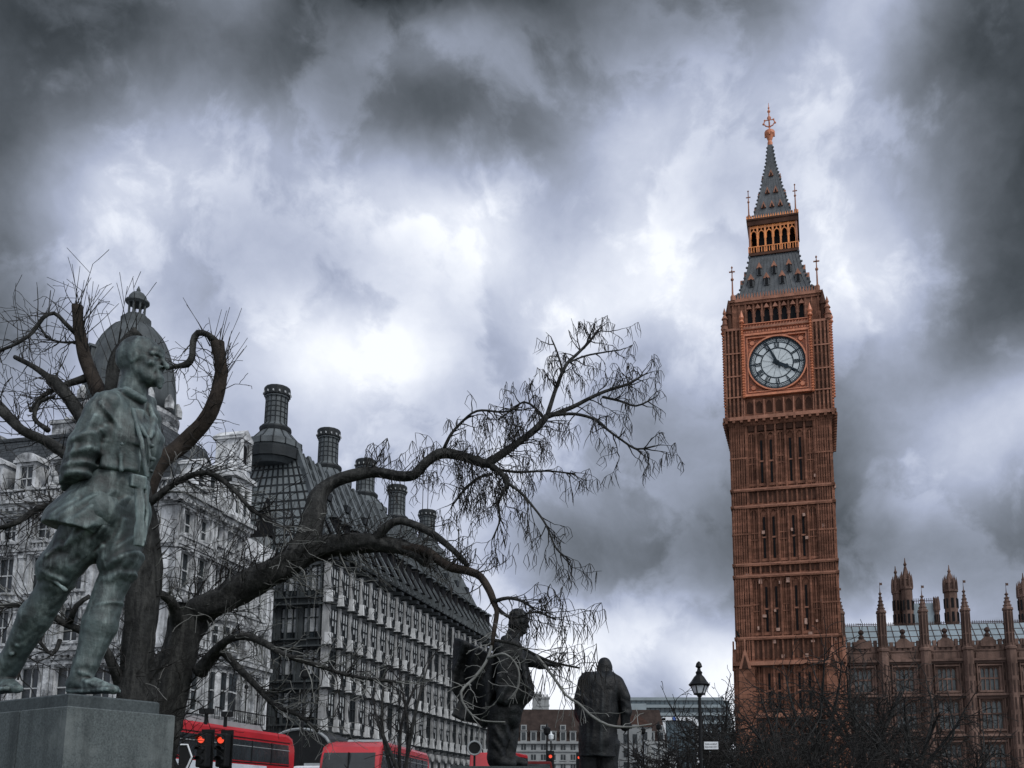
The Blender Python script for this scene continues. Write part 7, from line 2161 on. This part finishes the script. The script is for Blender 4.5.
t1 = traffic_light(203.5, 740, 19.0, 'left of the two red traffic signals in front of the first bus', rz=math.radians(-8), scale=.6)
t2 = traffic_light(223.0, 740.5, 19.6, 'right of the two red traffic signals in front of the first bus, bracket above', rz=math.radians(-8), scale=.6)
for T_, nm in ((t1, 0), (t2, 1)):
    zt = W(203, 740, 19).z
    c = MB(); c.tube([(0, .05, zt + .3), (0, .05, zt + .55)], .035, 6); c.box(-.06 if nm else -.12, .12 if nm else .12, -.02, .12, zt + .5, zt + .6); c.build('detector', M['black_paint'], T_)
traffic_light(550.5, 756.5, 62.0, 'small far red traffic signal by the cloaked statue feet')
traffic_light(579, 757.5, 75.0, 'small far red traffic signal between the two dark statues')
def chevron_sign():
    q = W(186, 757, 18.2)
    T = thing('direction_sign', 'dark road sign with a pale chevron arrow beside the tree trunk', 'sign', (q.x, q.y, 0), 0)
    s = MB(); s.prism([(-.13, q.z - .25), (.03, q.z - .25), (.13, q.z), (.03, q.z + .24), (-.13, q.z + .24)], 0, .04); s.build('sign_plate', M['black_paint'], T)
    r = MB(); r.tube([(-.11, -.012, q.z + .22), (.02, -.012, q.z + .22), (.11, -.012, q.z), (.02, -.012, q.z - .23), (-.11, -.012, q.z - .23)], .018, 5); r.build('arrow_border', M['white_paint'], T)
    p = MB(); p.tube([(-.05, .07, 0), (-.05, .07, q.z + .1)], .035, 8); p.build('post', M['black_paint'], T)
chevron_sign()

def text_mesh(s, size, m, parent, loc, name='lettering'):
    cu = bpy.data.curves.new(name, 'FONT'); cu.body = s; cu.size = size; cu.extrude = .004; cu.align_x = 'CENTER'
    o = bpy.data.objects.new(name, cu); COL.objects.link(o)
    dg = bpy.context.evaluated_depsgraph_get(); me = bpy.data.meshes.new_from_object(o.evaluated_get(dg))
    bpy.data.objects.remove(o); bpy.data.curves.remove(cu)
    me.materials.clear(); me.materials.append(m)
    n = link(name, me, parent); n.location = loc; n.rotation_euler = (math.pi/2, 0, 0)
    return n
def street_lamp():
    Y = 40.0; q = W(700.5, 740, Y)
    T = thing('street_lamp', 'black lamp post with a hexagonal glass lantern and a white street name plate', 'street lamp', (q.x, q.y, 0))
    z = lambda py: W(700, py, Y).z
    p = MB(); p.lathe([(.28, 0), (.26, .5), (.16, .7), (.12, 1.6), (.15, 1.7), (.10, 1.85), (.075, 3.0), (.062, z(697)), (.10, z(696.5)), (.10, z(695.5))], 12); p.build('post', M['black_paint'], T)
    ln = MB(); g = MB()
    zb, zt = z(694), z(686)
    g.lathe([(.20, zb + .02), (.33, zt)], 6); g.build('lantern_glass', M['lamp_glass'], T)
    for k in range(6):
        a = 2*math.pi*k/6
        ln.bar((.21*math.cos(a), .21*math.sin(a), zb), (.345*math.cos(a), .345*math.sin(a), zt), .035)
    ln.lathe([(.12, z(695.5)), (.24, zb - .03), (.24, zb + .03)], 6)
    ln.lathe([(.40, zt), (.44, zt + .05), (.33, zt + .18), (.20, zt + .38), (.12, zt + .46), (.14, zt + .56), (.08, zt + .62), (.06, zt + .72), (.14, zt + .78), (.10, zt + .92), (.03, zt + 1.0)], 12)
    ln.build('lantern_frame', M['black_paint'], T)
    rf = MB(); rf.lathe([(.02, zt - .16), (.2, zt - .10), (.24, zt - .02)], 12); rf.build('lamp_reflector', M['white_paint'], T)
    s = MB(); x0 = .14; zc_ = z(745.5)
    s.box(x0, x0 + .56, -.015, .015, zc_ - .15, zc_ + .15); so = s.build('name_plate', M['white_paint'], T)
    e = MB(); e.box(0, x0, -.02, .02, zc_ + .05, zc_ + .09); e.box(0, x0, -.02, .02, zc_ - .09, zc_ - .05); e.build('bracket', M['black_paint'], so)
    text_mesh('PARLIAMENT', .082, M['black_paint'], so, (x0 + .28, -.017, zc_ + .025)); text_mesh('SQUARE SW1', .082, M['black_paint'], so, (x0 + .28, -.017, zc_ - .085))
street_lamp()
def small_lamp(px, ytop, Y, label, globe=True):
    q = W(px, ytop, Y)
    T = thing('lamp_column', label, 'lamp column', (q.x, q.y, 0), 0, 'slim dark lamp columns')
    p = MB(); p.lathe([(.16, 0), (.14, 1.0), (.09, 1.2), (.06, q.z - .6)], 8); p.build('post', M['black_paint'], T)
    l = MB(); l.lathe([(.08, q.z - .6), (.22, q.z - .45), (.26, q.z - .1), (.12, q.z), (.03, q.z + .25)], 8); l.build('lantern', M['lamp_glass'] if globe else M['black_paint'], T)
for px, yt, Y, lb, gl in ((547, 727, 70, 'slim dark column beside the cloaked statue feet', False), (551, 734, 90, 'column with a small white lantern right of the cloaked statue', True), (643, 728, 95, 'slim column just right of the overcoat statue sleeve', False),
                          (628, 722, 80, 'slim column under the overcoat statue hand', False), (658.5, 724, 100, 'slim column before the curved white terrace', False), (593, 757, 60, 'short column between the overcoat statue legs', False), (305, 668, 50, 'tall slim mast in front of the bronze office block', False)):
    small_lamp(px, yt, Y, lb, gl)
def car(px, py, Y, label, m, rz):
    q = W(px, py, Y); h = q.z
    T = thing('parked_car', label, 'car', (q.x, q.y, 0), rz, 'vehicles passing behind the cloaked statue')
    b = MB(); b.prism([(-2.2, .35), (2.2, .35), (2.25, .9), (1.4, 1.05), (.8, h), (-1.2, h), (-1.9, 1.1), (-2.25, 1.0)], -.9, .9); b.build('body', M[m], T, bevel=.08)
    for s in (-1, 1):
        g = MB(); g.prism([(-1.6, 1.15), (1.1, 1.15), (.7, h - .15), (-1.1, h - .15)], min(s*.9, s*.92), max(s*.9, s*.92)); g.build('side_window', M['win_glass'], T)
        for x in (-1.4, 1.4):
            w = MB(); w.tube([(x, s*.72, .34), (x, s*.93, .34)], .34, 14); w.build('wheel', M['rubber'], T)
car(501, 754, 40.0, 'red van roof showing low behind the cloaked statue coat', 'red', ST)
car(535, 762, 58.0, 'dark red vehicle roof behind the cloaked statue shoes', 'dark_red', .2)
def round_sign():
    q = W(474.5, 748, 36.0)
    T = thing('round_sign', 'small round road sign with a pale ring above the red van', 'sign', (q.x, q.y, 0))
    s = MB(); s.tube([(0, 0, q.z), (0, .03, q.z)], .26, 18); s.build('sign_plate', M['black_paint'], T)
    v = MB(); v.tube([(.24*math.cos(a), -.015, q.z + .24*math.sin(a)) for a in np.linspace(0, 2*math.pi, 21)], .035, 5); v.build('sign_ring', M['grey_paint'], T)
    p = MB(); p.tube([(0, .06, 0), (0, .06, q.z)], .04, 8); p.build('post', M['black_paint'], T)
round_sign()
def bird():
    q = W(738, 635, 90.0)
    T = thing('bird', 'small dark bird flying left of the clock tower', 'bird', q, math.radians(40))
    b = MB(); b.lathe([(.01, -.26), (.06, -.15), (.08, 0), (.06, .12), (.03, .2), (.005, .27)], 8); b.build('body', M['black_paint'], T, smooth=True)
    for s in (-1, 1):
        w = MB(); v = [(0, 0, -.08), (0, 0, .10), (s*.32, .05, .16), (s*.62, .14, .02), (s*.30, .05, -.02)]
        w.add([(x, y - .012, z) for x, y, z in v] + [(x, y + .012, z) for x, y, z in v], [(0, 1, 2, 3, 4), (9, 8, 7, 6, 5)] + [(i, i + 5, (i+1) % 5 + 5, (i+1) % 5) for i in range(5)])
        w.build('wing', M['black_paint'], T)
    T.rotation_euler = (math.radians(35), math.radians(30), math.radians(60))
bird()
